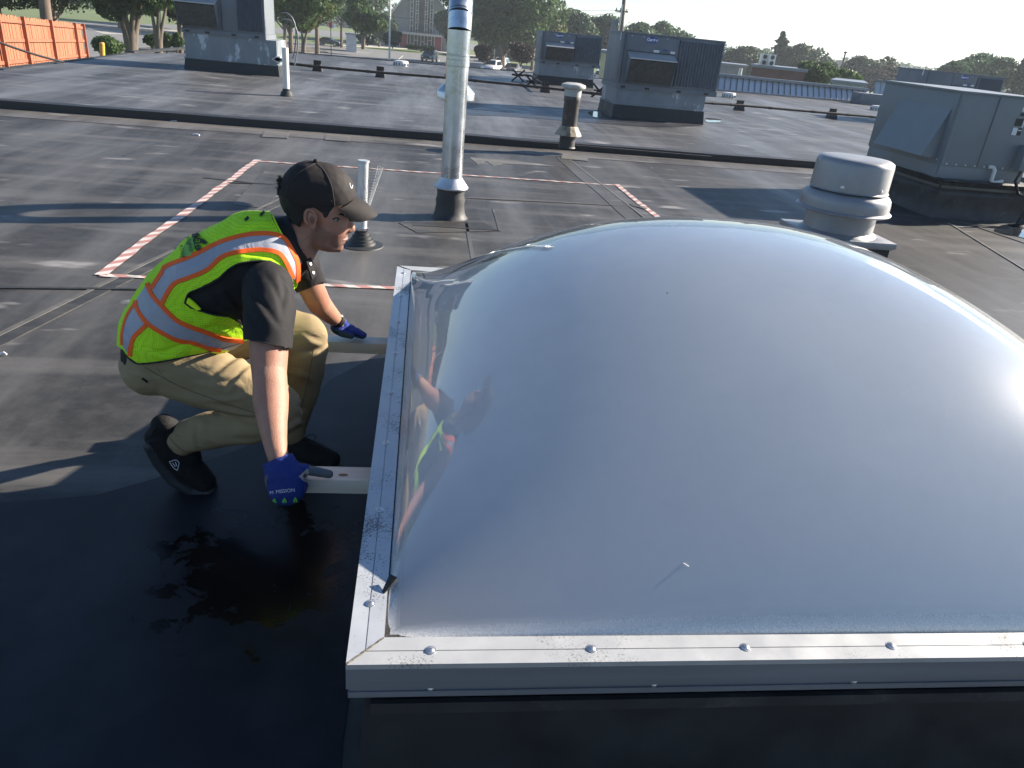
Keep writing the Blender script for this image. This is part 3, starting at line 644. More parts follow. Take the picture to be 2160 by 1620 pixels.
k = MB(); k.lathe(S1, [(0.164, 0.955), (0.172, 0.960), (0.172, 1.015), (0.168, 1.022), (0.100, 1.085), (0.094, 1.09)], 36); k.build('hood', M['galv'], ft, smooth=True)

# pole with mesh remnant and rubber boot
V0 = gz(763, 517)
vp = empty('vent_pole', V0, 'thin galvanised vent pole with torn wire mesh and ribbed black boot beside the cap', 'vent pipe')
k = MB(); k.lathe(V0, [(0.165, 0.0), (0.16, 0.006), (0.105, 0.012), (0.098, 0.03), (0.090, 0.032), (0.085, 0.05), (0.074, 0.053), (0.070, 0.075), (0.058, 0.078), (0.054, 0.10), (0.044, 0.105), (0.042, 0.125), (0.0, 0.125)], 28); k.build('boot', M['rub'], vp, smooth=True)
tilt = Vector((0.02, 0.0, 1)).normalized()
k = MB(); k.tube([V0 + Vector((0, 0, 0.10)), V0 + Vector((0, 0, 0.14)) + tilt * 0.47], 0.038, 20); k.build('pipe', mat('galvanised_pole', (0.62, 0.65, 0.68), 0.4, 0.7, var=0.12, vscale=12), vp, smooth=True)
k = MB(); k.tube([V0 + tilt * 0.61, V0 + tilt * 0.622], 0.042, 20); k.build('rim', M['alu'], vp, smooth=True)
k = MB(); k.tube([V0 + Vector((0, 0, 0.118)), V0 + Vector((0, 0, 0.136))], 0.045, 16); k.box(V0 + Vector((0.045, -0.02, 0.127)), (0.02, 0.02, 0.02)); k.build('hose_clamp', M['steel_bolt'], vp, smooth=True)
k = MB()   # wire mesh cone remnant
c = V0 + tilt * 0.30
for i in range(15):
    a = -1.9 + 2.6 * i / 14; d = Vector((math.cos(a), math.sin(a) * 0.7, 0))
    k.tube([V0 + tilt * 0.24 + d * 0.036, V0 + tilt * 0.58 + d * (0.10 + 0.04 * math.cos(a))], 0.0009, 3, cap=False)
for j in range(18):
    t = j / 17; pts = []
    for i in range(15):
        a = -1.9 + 2.6 * i / 14; d = Vector((math.cos(a), math.sin(a) * 0.7, 0)); pts.append((V0 + tilt * 0.24 + d * 0.036).lerp(V0 + tilt * 0.58 + d * (0.10 + 0.04 * math.cos(a)), t))
    k.tube(pts, 0.0009, 3, cap=False)
o = k.build('wire_mesh', M['steel_bolt'], vp); tag(o, kind='stuff')

# capped vent pipe (rusty) by the step
P0 = gz(1195, 311, ROOF2)
cv = empty('capped_vent', P0, 'short rusty vent pipe with pale round cap standing past the roof step', 'vent pipe')
M['rusty'] = mat('weathered_vent_metal', (0.085, 0.08, 0.078), 0.55, 0.4, var=0.25, vscale=7, col2=(0.22, 0.17, 0.12), c2amt=(0.55, 0.72), c2scale=9, stretch=(1, 1, 0.5))
k = MB(); k.lathe(P0, [(0.13, 0), (0.125, 0.01), (0.115, 0.02), (0.115, 0.20)], 20); k.build('boot', M['rub2'], cv, smooth=True)
k = MB()
for i in range(24): pass
k.lathe(P0, [(0.20, 0.175), (0.195, 0.185), (0.13, 0.29), (0.115, 0.30)], 12); k.build('torn_flashing_collar', mat('crumpled_flashing', (0.28, 0.23, 0.16), 0.6, 0.2, var=0.5, vscale=12, bump=0.6, bscale=30), cv)
k = MB(); k.lathe(P0, [(0.112, 0.19), (0.110, 0.62), (0.118, 0.63), (0.118, 0.70), (0.112, 0.71)], 24); k.build('pipe', M['rusty'], cv, smooth=True)
k = MB(); k.lathe(P0, [(0.120, 0.70), (0.120, 0.79), (0.168, 0.81), (0.175, 0.835), (0.165, 0.855), (0.10, 0.875), (0, 0.88)], 24); k.build('cap', mat('chalky_cap', (0.38, 0.38, 0.36), 0.6, 0.1, var=0.12, vscale=8), cv, smooth=True)

# white pipe left
P0 = gz(605, 203, ROOF2)
wp = empty('plastic_vent_pipe', P0, 'slim white plastic vent pipe with black boot in front of the left unit', 'vent pipe')
k = MB(); k.tube([P0 + Vector((0, 0, 0.05)), P0 + Vector((0, 0, 0.82))], 0.058, 18); k.build('pipe', M['white_pvc'], wp, smooth=True)
k = MB(); k.lathe(P0, [(0.14, 0), (0.12, 0.012), (0.10, 0.07), (0.07, 0.10), (0.072, 0.13), (0, 0.13)], 18); k.build('boot', M['rub'], wp, smooth=True)

# exhaust fan
PL = gz(1672, 466, 0.28)
fc = gz(1770, 492, 0.30); FCX, FCY = fc.x, fc.y + 0.05
fan = empty('exhaust_fan', (FCX, FCY, 0), 'round spun aluminium exhaust fan on a square curb behind the dome', 'exhaust fan')
k = MB(); k.box((FCX, FCY, 0.125), (0.62, 0.62, 0.25)); k.build('curb', M['rub'], fan)
k = MB(); k.box((FCX, FCY, 0.285), (0.68, 0.68, 0.045)); k.box((FCX, FCY, 0.256), (0.65, 0.65, 0.012)); k.build('base_plate', M['spun'], fan, bevel=0.006)
k = MB(); k.lathe((FCX, FCY, 0), [(0.305, 0.308), (0.300, 0.315), (0.272, 0.335), (0.270, 0.50)], 48); k.build('throat', M['spun'], fan, smooth=True)
k = MB(); k.lathe((FCX, FCY, 0), [(0.362, 0.485), (0.368, 0.490), (0.368, 0.496), (0.345, 0.510), (0.345, 0.560), (0.338, 0.600), (0.318, 0.625), (0.295, 0.635), (0.286, 0.640), (0.25, 0.640)], 56); k.build('windband', M['spun'], fan, smooth=True)
k = MB(); k.lathe((FCX, FCY, 0), [(0.300, 0.648), (0.304, 0.652), (0.296, 0.660), (0.293, 0.850), (0.285, 0.878), (0.262, 0.893), (0.20, 0.899), (0, 0.903)], 56); k.build('motor_cover', M['spun'], fan, smooth=True)
k = MB(); k.lathe((FCX, FCY, 0), [(0.26, 0.62), (0.26, 0.66)], 40); k.build('shadow_gap', M['black'], fan, smooth=True)
for a in (-2.25, -1.15, 0.2, 1.6): 
    d = Vector((math.cos(a), math.sin(a), 0)); screw(Vector((FCX, FCY, 0.69)) + d * 0.294, d, fan, 0.012)

# ---- packaged rooftop units
def badge(parent, c, s, txt=True):
    k = MB(); n = 28
    k.prism([Vector((c[0] + s * math.cos(2 * math.pi * i / n), c[1], c[2] + s * 0.45 * math.sin(2 * math.pi * i / n))) for i in range(n)], (0, 0, 0), (0, -0.006, 0)); b = k.build('badge', M['blue_ink'], parent)
    place_text('badge_lettering', 'Carrier', s * 0.62, (c[0], c[1] - 0.008, c[2]), (1, 0, 0), (0, 0, 1), M['white_ink'], b, 0.004)
def rtu(corner, z0, L_, Wd, Hc, curbh, adh, label, group, inset=0.12, hood=(0.05, 0.40), ribs=(0.47, 0.97), right_overhang=0.15, lean=0.0, coil_end=False, hoodside=True):
    # corner: left front corner of the curb; front faces -Y
    X, Y = corner.x, corner.y; t = empty('rooftop_unit', (X + L_ / 2, Y + Wd / 2, z0), label, 'air conditioner', group)
    k = MB(); cl = L_ - right_overhang
    k.hexa([(X - 0.03, Y - 0.03, z0), (X + cl + 0.03, Y - 0.03, z0), (X + cl + 0.03, Y + Wd, z0), (X - 0.03, Y + Wd, z0), (X, Y, z0 + curbh), (X + cl, Y, z0 + curbh), (X + cl, Y + Wd, z0 + curbh), (X, Y + Wd, z0 + curbh)])
    k.build('curb', M['rub'], t)
    z1 = z0 + curbh; k = MB(); k.box((X + cl / 2, Y + Wd / 2, z1 + adh / 2), (cl - 0.03, Wd - 0.03, adh)); k.box((X + cl / 2, Y + Wd / 2, z1 + 0.012), (cl + 0.03, Wd + 0.03, 0.024)); k.build('curb_adapter', M['galv_dull'], t)
    z2 = z1 + adh; k = MB()
    k.box((X + L_ / 2, Y + Wd / 2, z2 + 0.05), (L_ + 0.04, Wd + 0.04, 0.10)); br = k.build('base_rail', M['rtu'], t)
    for fx in (0.06, 0.30, 0.62, 0.90):
        k = MB(); k.box((X + L_ * fx, Y - 0.021, z2 + 0.045), (0.10, 0.006, 0.04)); k.build('fork_slot', M['black'], br)
    z3 = z2 + 0.10; k = MB(); k.box((X + L_ / 2, Y + Wd / 2, z3 + (Hc - 0.1) / 2), (L_, Wd, Hc - 0.1)); cb = k.build('cabinet', M['rtu'], t, bevel=0.008)
    zt = z3 + Hc - 0.1
    k = MB(); k.box((X + L_ / 2, Y + Wd / 2, zt + 0.012), (L_ + 0.03, Wd + 0.03, 0.03)); k.build('top_panel', M['rtu'], t, bevel=0.005)
    # front panels
    yf = Y - 0.004
    k = MB(); a, b = ribs; hs = Hc - 0.1
    k.box((X + L_ * (hood[0] + hood[1]) / 2, yf - 0.004, z3 + hs * 0.82), (L_ * (hood[1] - hood[0]) * 1.08, 0.016, hs * 0.30)); k.build('access_panel', M['rtu'], t, bevel=0.003)
    # louvred condenser side
    k = MB(); nr = 14; x0 = X + L_ * a; x1 = X + L_ * b
    for i in range(nr):
        xx = x0 + (x1 - x0) * (i + 0.5) / nr; k.prism([Vector((xx - 0.022, yf + 0.004, 0)), Vector((xx, yf - 0.034, 0)), Vector((xx + 0.022, yf + 0.004, 0))], (0, 0, z3 + 0.05), (0, 0, zt - 0.05))
    o = k.build('louvre_grille', M['rtu_rib'], t); tag(o, kind='stuff')
    k = MB(); k.box((x0 - 0.02, yf - 0.008, z3 + hs / 2), (0.03, 0.02, hs)); k.build('corner_post', M['rtu'], t)
    k = MB(); k.box((x1 + 0.02, yf - 0.008, z3 + hs / 2), (0.03, 0.02, hs)); k.build('corner_post', M['rtu'], t)
    # hood
    hx0 = X + L_ * hood[0]; hx1 = X + L_ * hood[1]; ht = z3 + hs * 0.61; hb = z3 + hs * 0.04; dp = 0.30
    k = MB()
    k.hexa([(hx0, yf - dp, ht - 0.09), (hx1, yf - dp, ht - 0.09), (hx1, yf, ht + 0.02), (hx0, yf, ht + 0.02), (hx0, yf - dp, ht - 0.07), (hx1, yf - dp, ht - 0.07), (hx1, yf, ht + 0.04), (hx0, yf, ht + 0.04)])
    hd = k.build('intake_hood', M['beige_hood'], t)
    for xx in (hx0 + 0.008, hx1 - 0.008):
        k = MB(); k.prism([Vector((xx - 0.006, yf - dp, ht - 0.09)), Vector((xx - 0.006, yf, ht + 0.02)), Vector((xx - 0.006, yf, hb)), Vector((xx - 0.006, yf - 0.10, hb))], (0, 0, 0), (0.012, 0, 0)); k.build('hood_cheek', M['rtu'], hd)
    k = MB(); k.hexa([(hx0 + 0.016, yf - dp + 0.02, ht - 0.10), (hx1 - 0.016, yf - dp + 0.02, ht - 0.10), (hx1 - 0.016, yf - 0.02, ht - 0.04), (hx0 + 0.016, yf - 0.02, ht - 0.04), ] and [(hx0 + 0.016, yf - 0.105, hb + 0.02), (hx1 - 0.016, yf - 0.105, hb + 0.02), (hx1 - 0.016, yf - 0.02, hb + 0.02), (hx0 + 0.016, yf - 0.02, hb + 0.02),
             (hx0 + 0.016, yf - dp + 0.03, ht - 0.11), (hx1 - 0.016, yf - dp + 0.03, ht - 0.11), (hx1 - 0.016, yf - dp + 0.06, ht - 0.09), (hx0 + 0.016, yf - dp + 0.06, ht - 0.09)]); k.build('intake_filter', M['dark_in'], hd)
    badge(t, (X + L_ * (hood[0] + hood[1]) / 2 - 0.02, yf - 0.013, z3 + hs * 0.91), 0.125)
    for fx, wz, sc_ in ((0.60, 0.70, 0.12), (0.95, 0.70, 0.10)):
        k = MB(); k.box((X + L_ * (hood[0] + (hood[1] - hood[0]) * fx), yf - 0.014, z3 + hs * wz), (sc_, 0.004, 0.045)); k.build('sticker', M['white_ink'], t)
    k = MB(); k.box((X + L_ * (hood[0] + (hood[1] - hood[0]) * 0.78), yf - 0.014, z3 + hs * 0.735), (0.10, 0.004, 0.022)); k.build('sticker', M['blue_ink'], t)
    for fx in (hood[1] + 0.035, (hood[0] + hood[1]) / 2 * 0.0 + 0.02):
        k = MB(); k.box((X + L_ * fx, yf - 0.001, z3 + hs * 0.5), (0.008, 0.012, hs * 0.96)); k.build('panel_joint', M['black'], t)
    k = MB(); k.box((X + L_ * (hood[0] + hood[1]) / 2, yf - 0.001, z3 + hs * 0.66), (L_ * (hood[1] - hood[0]) * 1.1, 0.010, 0.008)); k.build('panel_joint', M['black'], t)
    for i in range(5): screw((X + L_ * (hood[0] + 0.02 + (hood[1] - hood[0]) * i / 4), yf - 0.012, z3 + hs * 0.955), (0, -1, 0), t, 0.008)
    # left end panel with door lines and gas pipe
    k = MB(); k.box((X - 0.006, Y + Wd * 0.3, z3 + hs * 0.5), (0.012, Wd * 0.5, hs * 0.86)); k.build('end_panel', M['rtu'], t, bevel=0.003)
    k = MB(); k.box((X - 0.014, Y + Wd * 0.12, z3 + hs * 0.93), (0.006, 0.05, 0.14)); k.build('sticker', M['white_ink'], t)
    return t, z2, z3, zt
uC, *_ = rtu(Vector((3.95, 16.34, 0)), ROOF2, 2.16, 1.40, 1.06, 0.26, 0.31, 'larger grey rooftop unit with blue oval badge right of the capped vent', 'grey rooftop air conditioners', right_overhang=0.18, hood=(0.06, 0.52), ribs=(0.55, 0.98))
uB, *_ = rtu(Vector((3.60, 25.73, 0)), ROOF2, 1.95, 1.40, 0.93, 0.25, 0.35, 'grey rooftop unit with oval badge farther back, left of the larger one', 'grey rooftop air conditioners', right_overhang=0.14, hood=(0.06, 0.52), ribs=(0.55, 0.98))
cA = Vector((-5.49, 19.13, 0))
uA, *_ = rtu(cA, ROOF2, 1.80, 1.25, 1.10, 0.23, 0.53, 'grey rooftop unit on a tall pale curb cut off by the top left edge', 'grey rooftop air conditioners', right_overhang=-0.26, hood=(-0.03, 0.45), ribs=(0.68, 0.99))
# stepped flashing at right foot of unit A and its two flexible conduits
P = gz(590, 161, ROOF2)
k = MB(); X1 = cA.x + 2.03
for i in range(3): k.box((X1 + 0.06 + 0.0 * i, cA.y + 0.1, ROOF2 + 0.34 + 0.04 - 0.035 * 0), (0.1 + 0.08 * (2 - i), 0.5, 0.03 + 0.05 * i))
k.build('flashing_step', M['alu'], uA)
for off in (0.0, 0.13):
    k = MB(); b = Vector((X1 + 0.10, cA.y + 0.3, ROOF2 + 1.35 - off)); pts = []
    for i in range(13):
        t = i / 12; pts.append(b + Vector((0.32 * math.sin(t * math.pi * 0.75) + off * 0.3, -0.05 * t, 0.12 * math.sin(t * math.pi) - 0.95 * t ** 1.6)))
    k.tube(pts, 0.015, 8); k.build('conduit', M['rtu'], uA, smooth=True)

# far right unit peeping over the sheet-metal one
uE, *_ = rtu(Vector((14.45, 22.0, 0)), ROOF2, 2.5, 1.5, 1.05, 0.25, 0.20, 'dark rooftop unit mostly hidden behind the sheet metal unit on the right', 'grey rooftop air conditioners', right_overhang=0.1, hood=(0.35, 0.62), ribs=(0.68, 0.97))

# ---- sheet-metal make-up air unit on the right
zc = 0.0
pl = gz(1817, 402); pm = gz(1960, 457); pr = gz(2118, 462)
DX, DY = pm.x + 0.02, pm.y; DWd = pr.x - pm.x; DL_ = pl.y - pm.y
CH = 0.44
dt = empty('makeup_air_unit', (DX + 0.6, DY + 0.8, 0), 'big grey green sheet metal air unit with wedge hood on a tall black curb', 'air unit')
k = MB(); nseg = 14
# lumpy draped curb
def ringpts(z, e):
    base = [(DX - e, DY - e), (DX + DWd + e, DY - e), (DX + DWd + e, DY + DL_ + e), (DX - e, DY + DL_ + e)]; out = []
    for i in range(4):
        a = base[i]; b = base[(i + 1) % 4]
        for j in range(nseg):
            t = j / nseg; x = a[0] + (b[0] - a[0]) * t; y = a[1] + (b[1] - a[1]) * t; d = 0.018 * noise.noise((x * 4, y * 4, z * 6))
            out.append(Vector((x + d, y + d, z)))
    return out
levels = [(0.0, 0.05), (0.04, 0.02), (0.15, 0.01), (0.26, 0.03), (0.30, 0.035), (0.33, 0.015), (0.42, 0.03), (0.46, 0.06), (CH, 0.09), (CH + 0.01, 0.04)]
rs = [ringpts(z, e) for z, e in levels]; n4 = nseg * 4
for r_ in rs: k.v.extend([tuple(p) for p in r_])
for i in range(len(rs) - 1):
    for j in range(n4): k.f.append((i * n4 + j, i * n4 + (j + 1) % n4, (i + 1) * n4 + (j + 1) % n4, (i + 1) * n4 + j))
k.f.append(tuple((len(rs) - 1) * n4 + j for j in range(n4))); cd = k.build('curb', M['rub2'], dt, smooth=True)
k = MB(); k.box((DX + DWd / 2, DY - 0.052, 0.365), (DWd + 0.06, 0.012, 0.028)); k.box((DX - 0.052, DY + DL_ / 2, 0.365), (0.012, DL_ + 0.08, 0.028)); k.build('termination_bar', mat('tarnished_bar', (0.10, 0.10, 0.09), 0.5, 0.4, var=0.3), cd)
# cabinet: left block slightly taller base, front face along X
x0 = DX - 0.09; x1 = DX + DWd - 0.12; y0 = DY + 0.02; y1 = DY + DL_ + 0.05; zb = CH + 0.01; ztp = 1.385
k = MB(); k.box(((x0 + x1) / 2, (y0 + y1) / 2, zb + 0.07), (x1 - x0 - 0.03, y1 - y0 - 0.02, 0.14)); k.build('plinth', M['reznor'], dt, bevel=0.004)
k = MB(); k.box(((x0 + x1) / 2, (y0 + y1) / 2, (zb + 0.14 + ztp) / 2), (x1 - x0, y1 - y0, ztp - zb - 0.14)); cab = k.build('cabinet', M['reznor'], dt, bevel=0.006)
k = MB(); k.hexa([(x0 - 0.03, y0 - 0.02, ztp), (x1 + 0.02, y0 - 0.02, ztp), (x1 + 0.02, y1 + 0.02, ztp), (x0 - 0.03, y1 + 0.02, ztp), (x0 - 0.03, y0 - 0.02, ztp + 0.018), (x1 + 0.02, y0 - 0.02, ztp + 0.018), (x1 + 0.02, y1 + 0.02, ztp + 0.03), (x0 - 0.03, y1 + 0.02, ztp + 0.03)]); k.build('top_panel', M['reznor'], dt)
for xx in (x0 + 0.02, x0 + 0.47):
    k = MB(); k.box((xx, y0 - 0.006, (zb + ztp) / 2 + 0.07), (0.028 if xx < x0 + 0.1 else 0.008, 0.012, ztp - zb - 0.16)); k.build('panel_seam', M['reznor'], cab)
for i in range(9):
    screw((x0 + 0.08 + i * 0.12, y0 - 0.004, zb + 0.165), (0, -1, 0), cab, 0.008)
for i in range(6): screw((x0 - 0.003, y0 + 0.08 + i * 0.22, zb + 0.20 + 0.0 * i), (-1, 0, 0), cab, 0.008)
# wedge hood on the left face
hy0 = y0 + 0.10; hy1 = y0 + (y1 - y0) * 0.72; hz0 = zb + 0.20; hz1 = ztp - 0.17
k = MB(); A_, B_ = hy0, hy1
k.add([(x0, A_, hz0), (x0, B_, hz0), (x0, B_, hz1), (x0, A_, hz1), (x0 - 0.20, A_, hz0 + 0.02), (x0 - 0.20, B_, hz0 + 0.02)], [(0, 3, 4), (1, 5, 2), (3, 2, 5, 4), (0, 4, 5, 1), (0, 1, 2, 3)])
k.build('wedge_hood', M['reznor'], dt)
k = MB(); k.box((x0 - 0.005, y0 + 0.03, (hz0 + hz1) / 2), (0.01, 0.02, hz1 - hz0 + 0.3)); k.build('side_flange', M['reznor'], cab)
# labels
lx = x0 + 0.78
for (dx, dz, wd_, hh, mm) in ((0.06, 0.80, 0.12, 0.045, 'white_ink'), (0.06, 0.745, 0.12, 0.03, 'black'), (0.02, 0.66, 0.10, 0.08, 'black'), (0.075, 0.66, 0.02, 0.10, 'white_ink'), (0.0, 0.56, 0.06, 0.08, 'white_ink'), (0.06, 0.56, 0.05, 0.08, 'black'), (0.06, 0.575, 0.04, 0.012, 'white_ink')):
    k = MB(); k.box((lx + dx, y0 - 0.003 - (0.002 if mm == 'white_ink' else 0), zb + dz + 0.02), (wd_, 0.003, hh)); k.build('data_label', M[mm], cab)
k = MB(); k.box((x1 - 0.10, y0 - 0.06, zb + 0.30), (0.20, 0.12, 0.28)); k.build('junction_box', M['reznor'], dt, bevel=0.006)
k = MB(); e0 = Vector((x0 + 0.66, y0 - 0.03, zb + 0.17)); k.tube([e0 + Vector((-0.05, 0.02, 0)), e0, e0 + Vector((0.02, -0.01, -0.03)), e0 + Vector((0.015, -0.02, -0.14)), e0 + Vector((0.05, -0.02, -0.17)), e0 + Vector((0.16, -0.02, -0.145))], 0.022, 10); k.build('drain_pipe', M['white_pvc'], dt, smooth=True)
k = MB(); e0 = Vector((x1 - 0.14, y0 - 0.1, zb + 0.17)); k.tube([e0, e0 + Vector((-0.05, -0.02, -0.12)), e0 + Vector((0.02, -0.05, -0.26)), e0 + Vector((0.2, -0.05, -0.31)), e0 + Vector((0.6, -0.02, -0.31))], 0.018, 8); k.build('flexible_conduit', M['black'], dt, smooth=True)
k = MB(); e0 = Vector((x1 - 0.05, y0 - 0.05, zb + 0.16)); k.tube([e0, e0 + Vector((0.9, 0.0, 0))], 0.020, 10)
for i in range(4): k.lathe(e0 + Vector((0.12 + i * 0.09, 0, -0.0)), [(0.0, -0.03), (0.03, -0.02), (0.034, 0), (0.03, 0.02), (0, 0.03)], 12)
k.build('gas_pipe', M['iron'], dt, smooth=True)

# pipe at far right standing in the puddle (black boot with vent)
P = gz(2150, 478); k = MB(); k.lathe(P, [(0.13, 0), (0.12, 0.01), (0.05, 0.03), (0.035, 0.10), (0.022, 0.16), (0.022, 0.5)], 16)
tag(k.build('rubber_pipe_boot', M['rub'], smooth=True, origin=P), 'thin black pipe in a rubber boot standing in the right hand puddle', 'vent pipe')

# ---- gas line on sleepers
M['sleeper'] = mat('dark_rubber_block', (0.03, 0.03, 0.032), 0.7, var=0.2)
def gasline(name, pts, r, label, grp=None, zpipe=0.20):
    P = [gz(x, y, ROOF2 + zpipe) for x, y in pts]; k = MB(); k.tube(P, r, 10)
    for i in range(len(P) - 1):
        for t in (0.33, 0.8): c = P[i].lerp(P[i + 1], t); d = (P[i + 1] - P[i]).normalized(); k.tube([c - d * 0.05, c + d * 0.05], r * 1.2, 10)
    return tag(k.build(name, M['iron'], smooth=True, origin=P[0]), label, 'pipe', grp), P
g1, gp = gasline('gas_pipe', [(590, 132), (670, 141), (802, 153), (930, 163), (1148, 185), (1275, 200)], 0.032, 'long dark iron gas pipe crossing the far roof behind the tall flue')
g2, gp2 = gasline('gas_pipe', [(1478, 216), (1560, 222), (1753, 239), (1860, 248)], 0.032, 'dark iron gas pipe on blocks running right of the larger rooftop unit')
g3, gp3 = gasline('gas_pipe', [(1080, 157), (1120, 160), (1150, 180)], 0.03, 'short dark branch pipe leading to the farther grey rooftop unit')
def block(x, y, label):
    P = gz(x, y, ROOF2); t = empty('pipe_support', P, label, 'pipe support', 'support blocks under the gas pipes')
    k = MB(); k.hexa([(P.x - 0.13, P.y - 0.12, ROOF2), (P.x + 0.13, P.y - 0.12, ROOF2), (P.x + 0.13, P.y + 0.12, ROOF2), (P.x - 0.13, P.y + 0.12, ROOF2), (P.x - 0.09, P.y - 0.10, ROOF2 + 0.18), (P.x + 0.09, P.y - 0.10, ROOF2 + 0.18), (P.x + 0.09, P.y + 0.10, ROOF2 + 0.18), (P.x - 0.09, P.y + 0.10, ROOF2 + 0.18)]); k.build('block', M['sleeper'], t)
    k = MB(); k.box((P.x, P.y, ROOF2 + 0.22), (0.20, 0.05, 0.10)); k.build('clamp', M['iron'], t)
for x, y, l in ((670, 150, 'black support block under the gas pipe, just right of the white plastic pipe'), (802, 163, 'black support block under the gas pipe, left of the tall flue'), (1149, 195, 'black support block under the gas pipe in front of the farther unit'),
                (1558, 233, 'black support block under the right hand gas pipe, nearest the larger unit'), (1753, 250, 'black support block under the right hand gas pipe, nearest the sheet metal unit')): block(x, y, l)
# pipe X-stands
def xstand(x, y, label):
    P = gz(x, y, ROOF2); k = MB()
    for s in (-1, 1):
        k.bar(P + Vector((-0.2 * s, 0, 0)), P + Vector((0.2 * s, 0, 0.36)), 0.05, 0.05, Vector((0, 1, 0)))
    k.bar(P + Vector((-0.15, 0.02, 0.18)), P + Vector((0.15, 0.02, 0.18)), 0.04, 0.04, Vector((0, 1, 0)))
    tag(k.build('pipe_stand', M['iron'], origin=P), label, 'pipe stand', 'crossed pipe stands')
xstand(1120, 186, 'dark crossed stand holding the pipe beside the farther unit'); xstand(1262, 206, 'dark crossed stand holding the pipe left of the larger unit'); xstand(1092, 172, 'leftmost dark crossed stand under the branch pipe')
# small roof drains / vents
def lowvent(x, y, z, wd, label):
    P = gz(x, y, z); t = empty('roof_vent', P, label, 'roof vent', 'low pale roof vents')
    k = MB(); k.lathe(P, [(wd * 0.5, 0), (wd * 0.5, 0.14), (wd * 0.45, 0.17), (0, 0.18)], 14); k.build('cap', M['white_pvc'], t, smooth=True)
    k = MB()
    for i in range(14): a = 2 * math.pi * i / 14; k.box(P + Vector((math.cos(a) * wd * 0.51, math.sin(a) * wd * 0.51, 0.06)), (0.03, 0.03, 0.09))
    o = k.build('slots', M['galv_dull'], t)
lowvent(846, 139, ROOF2, 0.5, 'low pale roof vent near the far edge, left of the flue'); lowvent(1537, 206, ROOF2, 0.45, 'low pale roof vent in front of the ribbed metal roof'); lowvent(1848, 233, ROOF2, 0.4, 'low pale roof vent beside the sheet metal unit')
# power cable slung across the left
k = MB(); A = gd(-60, 66, 17); B = gz(133, 131, ROOF2 + 0.03); k.tube([A.lerp(B, t) + Vector((0, 0, -0.04 * math.sin(math.pi * t))) for t in np.linspace(0, 1, 16)], 0.022, 8)
tag(k.build('cable', M['black'], smooth=True, origin=B), 'thick black cable slanting down across the orange fence to the roof', 'cable')
# small litter
for x, y, z in ((8, 750, 0.0), (367, 257, 0.0), (414, 286, 0.0), (1374, 356, 0.0)):
    P = gz(x, y, z); k = MB(); s = 0.015 if y > 300 else 0.04; k.tube([P + Vector((-s, 0, 0.008)), P + Vector((0, 0.004, 0.014)), P + Vector((s, -0.003, 0.008))], s * 0.3, 6)
    tag(k.build('litter_scrap', M['white_ink'], origin=P), {8: 'white scrap of litter on the roof at the far left edge', 367: 'curled white scrap lying against the roof step', 414: 'tiny white scrap just before the roof step', 1374: 'tiny white scrap right of the tape corner'}[x], 'litter')

#@@FAR
# ------------------------------------------------------------------ metal mansard on the far edge
M['mans'] = mat('pale_standing_seam_metal', (0.46, 0.49, 0.53), 0.4, 0.3, var=0.1, vscale=0.8)
M['mans_rib'] = mat('seam_rib', (0.20, 0.22, 0.25), 0.45, 0.3)
def mansard(a, b, ta, tb, n, label, Dd=0.30):
    A = gz(*a, ROOF2); B = gz(*b, ROOF2)
    dA = math.hypot(A.x, A.y); dB = math.hypot(B.x, B.y)
    TA = gd(*ta, dA + Dd); TB = gd(*tb, dB + Dd)
    t = empty('mansard_roof', A, label, 'roof'); nn = (B - A).cross(TA - A).normalized(); nn = nn if nn.dot(A - EYE) < 0 else -nn
    for i in range(n):
        f0 = i / n; f1 = (i + 1) / n; p = [A.lerp(B, f0 + 0.004), A.lerp(B, f1), TA.lerp(TB, f1), TA.lerp(TB, f0 + 0.004)]
        k = MB(); k.hexa([v - nn * 0.03 for v in p] + p); k.build('roof_panel', M['mans'], t)
        k = MB(); k.bar(A.lerp(B, f0) + nn * 0.03, TA.lerp(TB, f0) + nn * 0.015, 0.03, 0.04, nn); k.build('seam_rib', M['mans_rib'], t)
    k = MB(); k.bar(TA + Vector((0, 0, 0.02)), TB + Vector((0, 0, 0.02)), 0.3, 0.10); k.build('ridge_cap', M['mans_rib'], t)
    k = MB(); k.bar(A + nn * 0.06, B + nn * 0.06, 0.2, 0.08); k.build('gutter', M['mans_rib'], t)
    return t
mansard((1500, 190), (1836, 219), (1505, 157), (1832, 190), 27, 'long pale ribbed metal roof slope behind the far roof edge')
mansard((1842, 205), (1905, 212), (1846, 169), (1910, 177), 5, 'short separate piece of ribbed metal roof left of the sheet metal unit')
k = MB(); P = gz(1838, 222, ROOF2); k.box(P + Vector((0.2, 0.3, 0.22)), (1.6, 0.8, 0.44)); tag(k.build('metal_duct', M['rtu'], origin=P, bevel=0.02), 'low grey duct box at the right end of the ribbed roof', 'duct')
